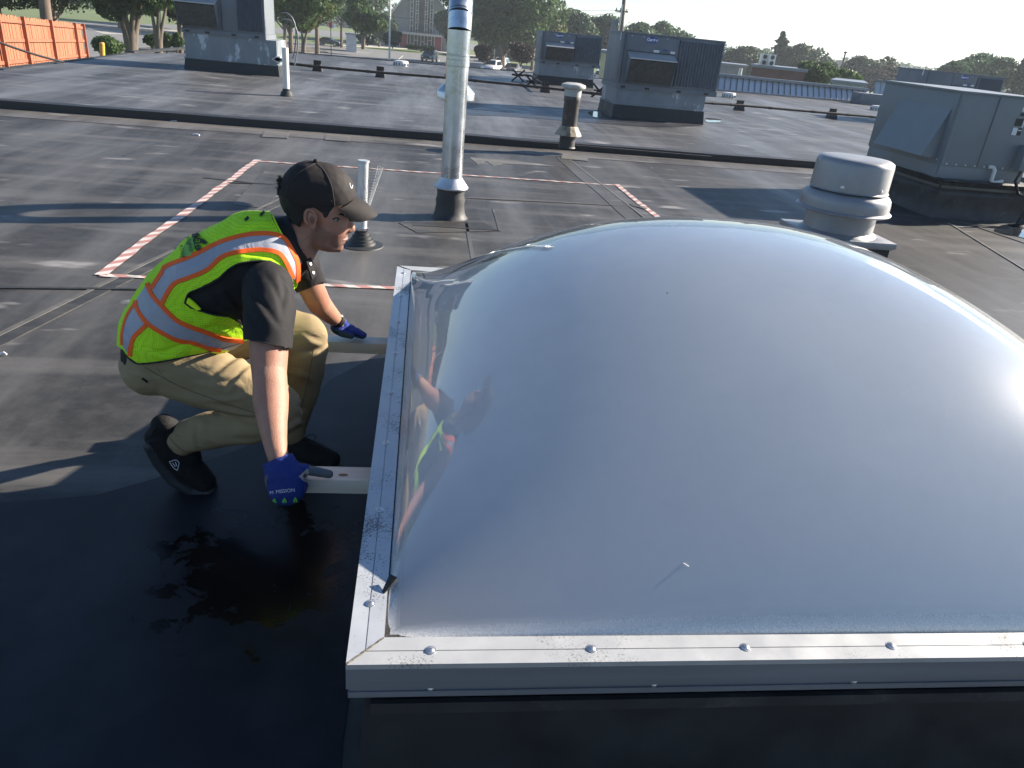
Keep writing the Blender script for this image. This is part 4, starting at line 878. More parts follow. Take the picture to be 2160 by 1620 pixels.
def simple_building(name, x0p, x1p, yb, yt, D, col, label, depth=8, extra=None, zb=None):
    A = gd(x0p, yb, D); B = gd(x1p, yb, D); T = gd((x0p + x1p) / 2, yt, D); z0 = GZ if zb is None else zb; h = T.z - z0
    t = empty(name, ((A.x + B.x) / 2, (A.y + B.y) / 2, z0), label, 'building'); m = mat(name + '_wall', col, 0.85, var=0.12, vscale=1.5)
    d = (B - A); d.z = 0; L_ = d.length; d.normalize(); nrm = Vector((-d.y, d.x, 0)); k = MB()
    a0 = Vector((A.x, A.y, z0)); b0 = Vector((B.x, B.y, z0)); k.hexa([a0, b0, b0 + nrm * depth, a0 + nrm * depth] + [v + Vector((0, 0, h)) for v in (a0, b0, b0 + nrm * depth, a0 + nrm * depth)]); k.build('wall', m, t)
    k = MB(); k.hexa([v + Vector((0, 0, h + 0.005)) for v in (a0 - nrm * 0.15 - d * 0.15, b0 - nrm * 0.15 + d * 0.15, b0 + nrm * depth, a0 + nrm * depth)] + [v + Vector((0, 0, h + 0.2)) for v in (a0 - nrm * 0.15 - d * 0.15, b0 - nrm * 0.15 + d * 0.15, b0 + nrm * depth, a0 + nrm * depth)]); k.build('coping', M['mans_rib'], t)
    return t, a0, b0, d, nrm, h
bk, a0, b0, dd, nn, hh = simple_building('brick_building', 1577, 1690, 190, 146, 62, (0.16, 0.085, 0.07), 'low brown brick building beyond the ribbed metal roof')
simple_building('grey_building', 1470, 1565, 190, 137, 75, (0.20, 0.22, 0.25), 'low grey building behind the larger rooftop unit')
simple_building('tan_building', 1262, 1284, 160, 112, 60, (0.50, 0.45, 0.32), 'narrow strip of tan wall between the two rooftop units')
simple_building('flat_building', 1752, 1822, 190, 178, 55, (0.3, 0.33, 0.36), 'low pale flat roof right of the round green shrubs')
# mini split condensers on the brick building
for x, lab in ((1607, 'left one of two white fan units on the brown brick building'), (1623, 'right one of two white fan units on the brown brick building')):
    P = gd(x, 143, 64); P.z = gd(1615, 146, 62).z + 0.2; t = empty('condenser', P, lab, 'condenser', 'white fan units on the brick building')
    k = MB(); k.box(P + Vector((0, 0, 0.42)), (0.55, 0.35, 0.80)); k.build('case', M['white_pvc'], t, bevel=0.02)
    for dz in (0.22, 0.62):
        k = MB(); k.lathe(P + Vector((0, -0.18, dz)), [(0.16, 0), (0.16, 0.02), (0, 0.02)], 14, Matrix.Rotation(R(90), 3, 'X')); k.build('fan_grille', M['dark_in'], t)
def post(x, yb, yt, D, r, label, cat='pole', m='white_pvc', zb=GZ, ball=False, nm='pole'):
    P = gd(x, yt, D); B = gd(x, yb, D); base = Vector((P.x, P.y, zb)); k = MB(); k.tube([base, P], [r * 1.3, r], 10)
    if ball: k.lathe(P, [(0, -0.02), (r * 2.4, 0.1), (r * 2.4, 0.2), (0, 0.3)], 10)
    return tag(k.build(nm, M[m], smooth=True, origin=base), label, cat)
post(1563, 170, 144, 58, 0.12, 'short white flue standing left of the brown brick building', m='white_pvc')
post(1783, 160, 113, 120, 0.11, 'bare leaning flagpole against the sky right of the round green shrubs', m='iron', ball=True, nm='flagpole')
post(824, 70, -40, 118, 0.11, 'white flagpole in front of the church', m='white_pvc', nm='flagpole')

# utility pole with transformer
P = gd(1308, 150, 70); base = Vector((P.x, P.y, GZ)); up_ = empty('utility_pole', base, 'utility pole with grey transformer can behind the larger rooftop unit', 'utility pole')
topP = gd(1319, -30, 70); M['wood_pole'] = mat('weathered_pole_wood', (0.13, 0.11, 0.09), 0.9, var=0.2)
axis = (topP - base).normalized(); hgt = (topP - base).length
k = MB(); k.tube([base, base + axis * hgt], [0.19, 0.15], 12); k.build('pole', M['wood_pole'], up_, smooth=True)
tp_ = gd(1296, 55, 70); k = MB(); k.lathe(Vector((tp_.x, tp_.y, tp_.z - 0.5)), [(0, 0), (0.28, 0.0), (0.30, 0.1), (0.30, 0.85), (0.2, 0.98), (0, 1.0)], 14); k.build('transformer', M['rtu'], up_, smooth=True)
c = gd(1311, 24, 70); k = MB(); k.box(c, (1.1, 0.12, 0.12)); k.build('crossarm', M['wood_pole'], up_)
for dx in (-0.45, -0.1, 0.2, 0.45):
    k = MB(); k.lathe(c + Vector((dx, 0, 0.06)), [(0.05, 0), (0.08, 0.05), (0.05, 0.1), (0.07, 0.16), (0, 0.2)], 8); k.build('insulator', M['white_pvc'], up_, smooth=True)
k = MB(); k.box(gd(1309, 40, 69.8), (0.12, 0.1, 2.2)); k.build('riser_conduit', M['white_pvc'], up_)
k = MB()
def wire(a, b, sag, nm, lab, D1, D2, r=0.012):
    A = gd(*a, D1); B = gd(*b, D2); k = MB(); k.tube([A.lerp(B, t) - Vector((0, 0, sag * 4 * t * (1 - t))) for t in np.linspace(0, 1, 20)], r, 5)
    tag(k.build(nm, M['black'], origin=A), lab, 'wire', 'overhead wires')
wire((1311, 22), (700, -55), 1.0, 'power_line', 'upper thin overhead wire running left from the utility pole', 70, 90); wire((1311, 26), (640, 5), 1.2, 'power_line', 'lower thin overhead wire crossing in front of the church', 70, 95, 0.018)

# ------------------------------------------------------------------ fence
M['orange'] = mat('orange_stained_boards', (0.33, 0.12, 0.06), 0.75, var=0.14, vscale=1.6, stretch=(4, 4, 0.5), bump=0.15, bscale=8)
M['orange_d'] = mat('orange_stained_rails', (0.30, 0.10, 0.05), 0.75, var=0.15, vscale=3)
fA = gd(-90, 155, 22); fB = gd(181, 123, 38.5); f0 = gd(0, 144, 25.0)
fence = empty('wooden_fence', (fB.x, fB.y, fB.z), 'orange stained board fence along the left roof edge', 'fence')
fdir = fB - f0; Lf = fdir.length; fn = Vector((fdir.y, -fdir.x, 0)).normalized()
if fn.dot(EYE - fB) < 0: fn = -fn
FH = 1.9; nb = 0
topA = gd(0, 30, 25.0).z; topB = gd(172, 51, 38.5).z
def fpt(s, z):  # s in metres from f0 towards fB
    p = f0 + fdir * (s / Lf); b = p.z; tz = topA + (topB - topA) * (s / Lf); return Vector((p.x, p.y, b + (tz - b) * z))
s = -3.0
du = fdir.normalized()
while s < Lf - 0.05:
    wdt = 0.138; tp1 = fpt(s, 1); bt = fpt(s, 0.0) - Vector((0, 0, 0.05)); o_ = random.uniform(-0.008, 0.008)
    a = Vector((bt.x, bt.y, bt.z)); b_ = a + Vector((du.x, du.y, 0)) * wdt; hh_ = tp1.z - bt.z + random.uniform(-0.02, 0.02); off = fn * o_
    k = MB(); k.hexa([a + off, b_ + off, b_ + off - fn * 0.02, a + off - fn * 0.02] + [v + Vector((0, 0, hh_)) for v in (a + off, b_ + off, b_ + off - fn * 0.02, a + off - fn * 0.02)])
    k.build('fence_board', M['orange'], fence); s += 0.148; nb += 1
for zr in (0.10, 0.52, 0.90):
    k = MB(); k.bar(fpt(-3, zr) + fn * 0.035, fpt(Lf, zr) + fn * 0.035, 0.045, 0.09); k.build('rail', M['orange_d'], fence)
for s in (0.35, 3.1, 7.1, 11.7, Lf - 0.02, -2.4):
    if s > Lf: continue
    k = MB(); p = fpt(s, 0); q_ = fpt(s, 1.0); k.bar(p + fn * 0.09, q_ + fn * 0.09 + Vector((0, 0, 0.02)), 0.10, 0.10, fn); k.build('fence_post', M['orange_d'], fence)
# leaf litter strip at its foot
k = MB(); q0 = [fpt(-4, 0), fpt(Lf + 2, 0)]
k.quad(q0[0] - fn * 0.3 + Vector((0, 0, 0.03)), q0[1] - fn * 0.3 + Vector((0, 0, 0.03)), q0[1] + fn * 3.5 + Vector((0, 0, 0.02)), q0[0] + fn * 3.5 + Vector((0, 0, 0.02)))
tag(k.build('mulch_bed', M['soil'], origin=q0[0]), kind='structure')
sheetp = [gz(178, 126, -2.4), gz(280, 100, -2.9), gz(400, 100, -2.9), gz(400, 130, -2.4), gz(180, 135, -2.2)]
k = MB(); k.quad(*sheetp); tag(k.build('planting_bed', M['soil'], origin=sheetp[0]), kind='structure')
P = gd(215, 122, 40); Pt = gd(215, 93, 40); k = MB(); k.tube([P - Vector((0, 0, 0.3)), Pt], [0.11, 0.11], 14); k.lathe(Pt, [(0.11, 0), (0.09, 0.06), (0, 0.08)], 14)
tag(k.build('bollard', mat('yellow_paint', (0.55, 0.30, 0.04), 0.5, var=0.2, vscale=6), smooth=True, origin=P), 'short yellow bollard in front of the round green shrub', 'bollard')

# ------------------------------------------------------------------ vegetation
def leaf_mat(name, col, tr):
    m = bpy.data.materials.new(name); m.use_nodes = True; n = m.node_tree; L = n.links; b = n.nodes['Principled BSDF']; out = n.nodes['Material Output']
    tc = n.nodes.new('ShaderNodeTexCoord'); nz = n.nodes.new('ShaderNodeTexNoise'); nz.inputs['Scale'].default_value = 0.9; nz.inputs['Detail'].default_value = 5; L.new(tc.outputs['Object'], nz.inputs['Vector'])
    mx = n.nodes.new('ShaderNodeMix'); mx.data_type = 'RGBA'; mr = n.nodes.new('ShaderNodeMapRange'); mr.inputs['From Min'].default_value = 0.35; mr.inputs['From Max'].default_value = 0.65
    L.new(nz.outputs['Fac'], mr.inputs['Value']); L.new(mr.outputs[0], mx.inputs[0]); mx.inputs[6].default_value = (*[c * 0.62 for c in col], 1); mx.inputs[7].default_value = (*[min(1, c * 1.4) for c in col], 1)
    L.new(mx.outputs[2], b.inputs['Base Color']); b.inputs['Roughness'].default_value = 0.55; b.inputs['Specular IOR Level'].default_value = 0.3
    t = n.nodes.new('ShaderNodeBsdfTranslucent'); L.new(mx.outputs[2], t.inputs[0]); ms = n.nodes.new('ShaderNodeMixShader'); ms.inputs[0].default_value = tr
    L.new(b.outputs[0], ms.inputs[1]); L.new(t.outputs[0], ms.inputs[2]); L.new(ms.outputs[0], out.inputs[0]); return m
M['leaf'] = leaf_mat('green_leaves', (0.062, 0.108, 0.034), 0.35); M['leaf_d'] = leaf_mat('dark_green_leaves', (0.040, 0.068, 0.034), 0.3)
M['leaf_y'] = leaf_mat('yellow_green_leaves', (0.10, 0.125, 0.035), 0.4); M['leaf_p'] = leaf_mat('purple_leaves', (0.052, 0.042, 0.034), 0.3)
M['leaf_c'] = leaf_mat('conifer_needles', (0.030, 0.052, 0.036), 0.2); M['leaf_b'] = leaf_mat('hazy_green_leaves', (0.058, 0.104, 0.050), 0.3)
M['bark'] = mat('tree_bark', (0.12, 0.095, 0.075), 0.9, var=0.3, vscale=3, bump=0.7, bscale=6, stretch=(3, 3, 0.6))
def leaves(points, normals, size, jitter=0.9):
    n = len(points); nr = normals + rng.normal(0, jitter, (n, 3)); nr /= np.linalg.norm(nr, axis=1)[:, None] + 1e-9
    t = rng.normal(0, 1, (n, 3)); t -= nr * (t * nr).sum(1)[:, None]; t /= np.linalg.norm(t, axis=1)[:, None] + 1e-9; b = np.cross(nr, t)
    s = size * rng.uniform(0.55, 1.3, n)[:, None]
    v = np.stack([points - t * s, points + b * s * 0.45 - t * s * 0.1, points + t * s, points - b * s * 0.45 - t * s * 0.1], 1).reshape(-1, 3)
    f = np.arange(n * 4).reshape(n, 4); return v, f
def mesh_np(name, v, f, m, parent, off):
    me = bpy.data.meshes.new(name); v = v - np.array(off)[None]
    me.vertices.add(len(v)); me.vertices.foreach_set('co', v.astype(np.float32).ravel()); me.loops.add(f.size); me.loops.foreach_set('vertex_index', f.astype(np.int32).ravel())
    me.polygons.add(len(f)); me.polygons.foreach_set('loop_start', (np.arange(len(f)) * f.shape[1]).astype(np.int32)); me.polygons.foreach_set('loop_total', np.full(len(f), f.shape[1], dtype=np.int32))
    me.update(calc_edges=True); me.validate(); me.materials.append(m); o = bpy.data.objects.new(name, me); COL.objects.link(o); o.parent = parent; return o
def crown_pts(c, rx, ry, rz, n, lobes, gap=0.0):
    P = []; N = []
    cs = []
    for i in range(lobes):
        d = rng.normal(0, 1, 3); d /= np.linalg.norm(d); rr = rng.uniform(0.5, 0.80); d[2] = d[2] * 0.8 + 0.12; cs.append((np.array([d[0] * rx * rr, d[1] * ry * rr, d[2] * rz * rr]), rng.uniform(0.28, 0.44)))
    cs += [(np.zeros(3), 0.75)] * 3
    per = n // len(cs)
    for cc, rs_ in cs:
        d = rng.normal(0, 1, (per, 3)); d /= np.linalg.norm(d, axis=1)[:, None]; r_ = rng.uniform(0.55, 1.08, per) ** 0.6
        p = cc + d * r_[:, None] * np.array([rx, ry, rz]) * rs_; P.append(p); N.append(d)
    return np.concatenate(P) + np.array(c), np.concatenate(N)
def tree(x, yt, yb, D, wpx, label, m='leaf', zb=GZ, n=5200, lobes=11, trunk_r=0.25, name='tree', leafs=None, fork=False, bottom=None, squash=0.8):
    T = gd(x, yt, D); hw = wpx / 2 / FPX * D * 1.28; Bt = gd(x, yb, D)         # crown bottom
    base = Vector((Bt.x, Bt.y, zb)); t = empty(name, base, label, 'tree')
    cz = (T.z + Bt.z) / 2; rz = (T.z - Bt.z) / 2; c = np.array([(T.x + Bt.x) / 2, (T.y + Bt.y) / 2, cz])
    P, N = crown_pts(c, hw, hw * squash, rz * 1.05, int(n * 1.7), lobes); v, f = leaves(P, N, leafs or max(0.14, D * 0.0026)); mesh_np('crown', v, f, M[m], t, base)
    k = MB(); k.tube([base, Vector((base.x, base.y, (zb * 0.6 + Bt.z * 0.4))), Vector((c[0], c[1], cz))], [trunk_r * 1.3, trunk_r, trunk_r * 0.4], 8)
    for i in range(5):
        a = i * 1.3 + x; s_ = Vector((base.x, base.y, max(zb + 1.2, Bt.z - 0.3 + 0.15 * i))); e_ = Vector((c[0] + math.cos(a) * hw * 0.7, c[1] + math.sin(a) * hw * 0.6, cz + rz * (0.1 + 0.12 * i))); k.tube([s_, s_.lerp(e_, 0.5) + Vector((0, 0, 0.3)), e_], [trunk_r * 0.55, trunk_r * 0.35, trunk_r * 0.1], 6)
    k.build('trunk', M['bark'], t, smooth=True); return t
def conifer(x, yt, yb, D, wpx, label, n=6500):
    T = gd(x, yt, D); B = gd(x, yb, D); base = Vector((B.x, B.y, GZ)); t = empty('conifer', base, label, 'tree'); H_ = T.z - B.z; R_ = wpx / 2 / FPX * D
    zf = rng.uniform(0, 1, n) ** 0.8; tier = 0.75 + 0.25 * np.sin(zf * 40); a = rng.uniform(0, 2 * np.pi, n); lob = 0.8 + 0.2 * np.sin(a * 5 + zf * 30)
    r_ = R_ * (1 - zf) ** 0.75 * tier * lob * rng.uniform(0.35, 1.0, n); P = np.stack([B.x + (T.x - B.x) * zf + r_ * np.cos(a), B.y + r_ * np.sin(a), B.z + H_ * zf - 0.08 * r_], 1)
    v, f = leaves(P, np.stack([np.cos(a), np.sin(a), 0.4 + 0 * a], 1), D * 0.0022); mesh_np('crown', v, f, M['leaf_c'], t, base)
    k = MB(); k.tube([base, Vector((T.x, T.y, T.z))], [0.3, 0.03], 8); k.build('trunk', M['bark'], t, smooth=True); return t
def bush(x, yb, yt, D, wpx, label, m='leaf', n=2600, zb=None, leafs=None, name='shrub'):
    B = gd(x, yb, D); T = gd(x, yt, D); h = T.z - B.z; base = Vector((B.x, B.y, B.z)); t = empty(name, base, label, 'shrub'); hw = wpx / 2 / FPX * D
    P, N = crown_pts(np.array([B.x, B.y, B.z + h * 0.5]), hw, hw * 0.8, h * 0.55, n, 8); v, f = leaves(P, N, leafs or D * 0.0026); mesh_np('foliage', v, f, M[m], t, base)
    k = MB()
    for i in range(5): k.tube([base - Vector((0, 0, 0.3)), base + Vector((math.cos(i * 1.25) * hw * 0.4, math.sin(i * 1.25) * hw * 0.4, h * 0.6))], [0.05, 0.02], 5)
    k.build('stems', M['bark'], t); return t
# left group
tree(-10, -110, 22, 60, 240, 'dark evergreen mass above the left end of the orange fence', 'leaf_d', n=8000, lobes=14, zb=-2.5)
tree(108, -120, 40, 56, 190, 'dense dark tree behind the bare trunk right of the orange fence', 'leaf_d', n=8000, lobes=14, zb=-2.5)
P = gd(92, 36, 48); k = MB(); k.tube([Vector((P.x, P.y, -2.4)), gd(84, -80, 48)], [0.30, 0.24], 14); tag(k.build('bare_trunk', mat('pale_trunk', (0.13, 0.095, 0.075), 0.9, var=0.25, vscale=2, bump=0.5, bscale=5, stretch=(3, 3, .5)), smooth=True, origin=(P.x, P.y, -2.4)), 'bare reddish tree trunk rising behind the orange fence', 'tree trunk')
def forked(xb, yb, D, tops, r, zb=None):
    B = gd(xb, yb, D); k = MB(); F = None
    for (x, y) in tops:
        m1 = gd((xb * 2 + x) / 3, yb - (yb - y) * 0.38, D); k.tube([B - Vector((0, 0, 0.4)), gd(xb + (x - xb) * 0.1, yb - (yb - y) * 0.2, D), m1, gd(x, y, D)], [r * 1.15, r * 0.95, r * 0.6, r * 0.3], 10)
    return B, k
def fork_tree(xb, yb, D, tops, r, crown, label, m):
    B, k = forked(xb, yb, D, tops, r); t = empty('tree', B, label, 'tree'); k.build('trunk', M['bark'], t, smooth=True); P = []; N = []
    for (x, y, w_, h_, n) in crown:
        c = gd(x, y, D); hw = w_ / 2 / FPX * D; hh_ = h_ / 2 / FPX * D; p_, q_ = crown_pts(np.array(c), hw, hw * 0.8, hh_, n, 8); P.append(p_); N.append(q_)
    v, f = leaves(np.concatenate(P), np.concatenate(N), D * 0.0028); mesh_np('crown', v, f, M[m], t, B); return t
fork_tree(277, 113, 52, [(262, 20), (298, 10), (285, -30), (240, -20)], 0.34, [(262, -10, 150, 80, 3500), (235, 20, 60, 46, 1200), (300, -30, 160, 90, 3000)], 'forked tree nearest the yellow bollard', 'leaf_d')
fork_tree(334, 107, 50, [(318, 15), (352, 5), (335, -30)], 0.20, [(330, -25, 130, 80, 3000), (318, 20, 30, 26, 400)], 'slimmer forked tree left of the left rooftop unit', 'leaf')
fork_tree(380, 100, 58, [(372, 10), (384, -20)], 0.16, [(372, 0, 70, 100, 2400)], 'thin tree partly hidden by the left rooftop unit', 'leaf_d')
bush(227, 118, 72, 46, 60, 'round green shrub behind the yellow bollard', 'leaf', 3400); bush(321, 97, 72, 56, 26, 'leftmost of the small shrubs beyond the forked trees', 'leaf', 1200)
bush(351, 102, 72, 56, 26, 'middle one of the small shrubs beyond the forked trees', 'leaf', 1300); bush(374, 104, 70, 56, 28, 'rightmost of the small shrubs, beside the left rooftop unit', 'leaf', 1300)
# centre-left street trees
tree(612, -90, 66, 78, 110, 'street tree just right of the left rooftop unit', 'leaf', n=5000); tree(668, -60, 62, 85, 90, 'leafy street tree behind the parked dark sedan', 'leaf', n=4500)
fork_tree(640, 108, 80, [(636, 60), (650, 50)], 0.2, [(640, 40, 60, 60, 2400), (652, 14, 90, 60, 2200)], 'small street tree on the island left of the dark sedan', 'leaf_y')
fork_tree(766, 96, 98, [(760, 40), (775, 40)], 0.2, [(768, 45, 84, 56, 3600), (755, 18, 50, 40, 1200)], 'round street tree between the dark sedan and the church', 'leaf')
tree(720, -80, 50, 150, 150, 'tall hazy tree behind the round street tree', 'leaf_b', n=5000); tree(600, -100, 60, 140, 170, 'tall hazy tree farther back by the left rooftop unit', 'leaf_b', n=5000)
tree(800, 22, 90, 170, 50, 'hazy tree at the left shoulder of the church', 'leaf_b', n=2500); tree(455, -90, 66, 150, 200, 'hazy tree mostly hidden behind the left rooftop unit', 'leaf_b', n=3000)
tree(250, -70, 40, 150, 180, 'hazy tree beyond the grass on the left', 'leaf_b', n=4000); tree(380, -70, 36, 170, 150, 'hazy tree beyond the drive on the left', 'leaf_b', n=3500)
tree(950, 14, 90, 165, 50, 'hazy tree at the right shoulder of the church', 'leaf_b', n=2500)
# big trees right of the flue
tree(1060, -60, 116, 120, 190, 'huge green tree between the flue and the farther rooftop unit', 'leaf', n=11000, lobes=18, trunk_r=0.5, leafs=0.34)
tree(1125, 0, 110, 130, 100, 'sunlit right hand flank tree of the huge green tree', 'leaf_y', n=4500, leafs=0.32)
tree(1200, 8, 120, 140, 92, 'upright tree behind the farther rooftop unit', 'leaf_b', n=4200); tree(1172, 20, 110, 150, 40, 'narrow tree just left of the upright one', 'leaf_b', n=1800)
tree(1270, 26, 130, 145, 100, 'rounded tree left of the utility pole', 'leaf_b', n=4500); tree(1350, 44, 130, 135, 80, 'tree right of the utility pole above the larger unit', 'leaf_b', n=3200)
tree(1392, 38, 140, 140, 76, 'tallest tree showing above the larger rooftop unit', 'leaf_b', n=3200); tree(1430, 66, 150, 150, 70, 'low tree above the right part of the larger unit', 'leaf_b', n=2500)
tree(1545, 92, 190, 150, 80, 'dark tree just right of the larger rooftop unit', 'leaf_d', n=3600); tree(1590, 104, 180, 190, 110, 'paler tree farther back, left of the conifer', 'leaf_b', n=3000)
conifer(1648, 68, 165, 150, 96, 'pointed conifer behind the brown brick building'); tree(1702, 86, 190, 150, 96, 'round dark crown right of the pointed conifer', 'leaf_d', n=4500)
bush(1715, 182, 128, 64, 96, 'large sunlit green shrub at the right end of the brick building', 'leaf', 4500); bush(1775, 186, 142, 66, 80, 'second sunlit green shrub above the ribbed metal roof', 'leaf', 3600)
tree(1830, 118, 200, 150, 90, 'round tree right of the leaning flagpole', 'leaf_d', n=4200); tree(1868, 120, 190, 155, 50, 'small round top right of the leaning flagpole tree', 'leaf_d', n=1800)
tree(1885, 140, 200, 145, 90, 'dark low tree left of the sheet metal unit', 'leaf_p', n=3200); tree(1935, 150, 200, 150, 70, 'dusky low tree behind the sheet metal unit', 'leaf_p', n=2600)
tree(2060, 112, 210, 120, 120, 'broad tree above the dark far rooftop unit', 'leaf_b', n=5200); tree(2020, 140, 210, 125, 70, 'lower left shoulder tree beside the broad tree', 'leaf_b', n=2200)
conifer(2150, 124, 215, 120, 90, 'conifer at the right edge of the photo', 3000)
# distant wooded skyline
k = MB(); P = []; N = []
for i in range(60):
    x = 1450 + i * 13.5; y = 74 + 0.0995 * (x - 1153) + 2 + 8 * math.sin(i * 0.9) * 0.5; c = gd(x, y + 6, 420); p_, q_ = crown_pts(np.array([c.x, c.y, c.z]), 7, 6, 5.5, 200, 3); P.append(p_); N.append(q_)
for i in range(70):
    x = 120 + i * 19; y = 74 + 0.0995 * (x - 1153) + 2 * math.sin(i); c = gd(x, y + 2, 380); p_, q_ = crown_pts(np.array([c.x, c.y, c.z]), 9, 7, 9, 240, 3); P.append(p_); N.append(q_)
v, f = leaves(np.concatenate(P), np.concatenate(N), 1.1); me = mesh_np('distant_woods', v, f, M['leaf_b'], None, (0, 0, 0)); tag(me, kind='stuff')
# city blocks on the skyline
k = MB()
for x, w_, y in ((1750, 10, 131), (1762, 8, 128), (1775, 12, 134), (1800, 3, 118), (1806, 2, 120), (1740, 12, 136)):
    A = gd(x, y, 900); ww = w_ / FPX * 900; k.box((A.x, A.y, A.z / 2 - 8), (ww, ww, A.z + 16 - 0))
tag(k.build('distant_city', mat('hazy_city', (0.45, 0.52, 0.56), 0.9)), kind='stuff')
# low ground shrubs near church and reddish bushes
bush(828, 98, 66, 120, 40, 'rounded blue green shrub left of the church door', 'leaf_c', 1800); bush(952, 104, 62, 112, 22, 'dark upright shrub behind the flue', 'leaf_c', 900)
bush(1098, 136, 88, 92, 56, 'purple leaved shrub in front of the porch', 'leaf_p', 2400); bush(1022, 132, 92, 94, 44, 'purple leaved shrub right of the flue', 'leaf_p', 1600)
bush(775, 92, 72, 125, 46, 'low dark hedge left of the flagpole', 'leaf_c', 1500); bush(888, 104, 98, 118, 60, 'low flower bed under the church windows', 'leaf_y', 1200)

# ------------------------------------------------------------------ church
M['stone'] = mat('grey_brown_church_wall', (0.31, 0.30, 0.285), 0.85, var=0.12, vscale=1.2); M['dslate'] = mat('church_roof_edge', (0.5, 0.49, 0.46), 0.7); M['slate'] = mat('church_roof', (0.10, 0.10, 0.105), 0.8, var=0.1)
M['glass'] = mat('dark_window_glass', (0.03, 0.04, 0.05), 0.1); M['mull'] = mat('pale_mullion', (0.55, 0.52, 0.47), 0.7); M['reddoor'] = mat('red_door_paint', (0.28, 0.03, 0.045), 0.5, var=0.1)
cb_ = gz(887, 104, GZ); DCH = math.hypot(cb_.x, cb_.y); ch = empty('church', (cb_.x, cb_.y, GZ), 'steep gabled church with tall gridded window and red doors', 'church')
yaw = math.atan2(cb_.x, cb_.y); ux = Vector((math.cos(yaw), -math.sin(yaw), 0)); uy = Vector((math.sin(yaw), math.cos(yaw), 0)); s_ = 0.905 * DCH / FPX; sv_ = 0.84 * DCH / FPX
def cp(px, h, d=0.0): return Vector((cb_.x, cb_.y, cb_.z)) + ux * (px * s_) + Vector((0, 0, h * sv_)) + uy * d   # px offsets from the door centre
gb = cp(0, 0).z; hb_ = GZ - gb
k = MB(); poly = [cp(-84, 0), cp(84, 0), cp(84, 34), cp(0, 146), cp(-84, 34)]; poly[0].z = GZ; poly[1].z = GZ
k.prism(poly, (0, 0, 0), uy * 18); k.build('wall', M['stone'], ch)
for sg in (-1, 1):
    k = MB(); a = cp(sg * 96, 20); b = cp(0, 150); th_ = Vector((sg * 0.0, 0, 0.35)); fo = -uy * 1.2
    k.prism([a, b, b + th_, a + th_], fo, uy * 18.5); r_ = k.build('roof', M['slate'], ch)
    k = MB(); k.prism([a - th_ * 0.6, b - th_ * 0.6, b + th_, a + th_], fo - uy * 0.25, fo - uy * 0.02); k.build('fascia', M['dslate'], r_)
k = MB(); k.box(cp(0, 68, -0.15), (46 * s_, 0.2, 66 * sv_), Matrix.Rotation(-yaw, 3, 'Z')); wn = k.build('window', M['glass'], ch)
for dx in (-23, -17.5, -12, -7, 7, 12, 17.5, 23):
    k = MB(); k.bar(cp(dx, 36, -0.35), cp(dx, 104, -0.35), 0.16, 0.16, uy); k.build('mullion', M['mull'], wn)
for i in range(7):
    for sg in (-1, 1):
        k = MB(); h_ = 42 + i * 9 + (3 if (i % 2) else 0); k.bar(cp(sg * 7, h_, -0.33), cp(sg * 12, h_, -0.33), 0.14, 0.14, Vector((0, 0, 1))); k.bar(cp(sg * 17.5, h_ + 4, -0.33), cp(sg * 23, h_ + 4, -0.33), 0.14, 0.14); k.build('transom', M['mull'], wn)
k = MB(); k.bar(cp(0, 60, -0.5), cp(0, 96, -0.5), 0.35, 0.3, uy); k.bar(cp(-6, 84, -0.5), cp(6, 84, -0.5), 0.35, 0.3); k.build('cross', mat('dark_cross', (0.05, 0.03, 0.03), 0.6), ch)
k = MB(); k.bar(cp(-45, 31, -1.0), cp(45, 31, -1.0), 2.4, 0.45); k.build('entrance_canopy', M['dslate'], ch)
k = MB(); k.box(cp(0, 15, -0.12), (92 * s_, 0.3, 30 * sv_), Matrix.Rotation(-yaw, 3, 'Z')); k.build('entrance_glazing', M['glass'], ch)
for sg in (-1, 1):
    k = MB(); k.box(cp(sg * 36, 14, -0.35), (15 * s_, 0.2, 26 * sv_), Matrix.Rotation(-yaw, 3, 'Z')); d_ = k.build('door', M['reddoor'], ch)
    for e in (28, 44):
        k = MB(); k.bar(cp(sg * e, 0, -0.4), cp(sg * e, 29, -0.4), 0.18, 0.2, uy); k.build('door_frame', M['mull'], d_)
for dx in (-22, -14, -7, 0, 7, 14, 22):
    k = MB(); k.bar(cp(dx, 0, -0.4), cp(dx, 29, -0.4), 0.16, 0.16, uy); k.build('mullion', M['mull'], ch)
for i, (dx, h_) in enumerate(((-18, 10), (-10, 18), (10, 12), (18, 20), (-4, 8), (4, 16))):
    k = MB(); k.bar(cp(dx - 4, h_, -0.36), cp(dx + 4, h_, -0.36), 0.14, 0.14); k.build('transom', M['mull'], ch)
# porch house
hb0 = gz(1066, 128, GZ); hs = empty('porch_house', (hb0.x, hb0.y, GZ), 'low house with a pillared porch behind the purple shrubs', 'house')
k = MB(); k.box((hb0.x, hb0.y + 4, GZ + 1.7), (10.5, 7, 3.4)); k.build('wall', mat('house_wall', (0.12, 0.10, 0.09), 0.8, var=0.1), hs)
k = MB(); k.hexa([(hb0.x - 5.8, hb0.y - 1.6, GZ + 3.3), (hb0.x + 5.8, hb0.y - 1.6, GZ + 3.3), (hb0.x + 5.8, hb0.y + 8, GZ + 3.3), (hb0.x - 5.8, hb0.y + 8, GZ + 3.3), (hb0.x - 4.6, hb0.y + 2.5, GZ + 4.9), (hb0.x + 4.6, hb0.y + 2.5, GZ + 4.9), (hb0.x + 4.6, hb0.y + 4, GZ + 4.9), (hb0.x - 4.6, hb0.y + 4, GZ + 4.9)]); k.build('roof', mat('brown_shingles', (0.085, 0.075, 0.068), 0.85, var=0.2, vscale=3), hs)
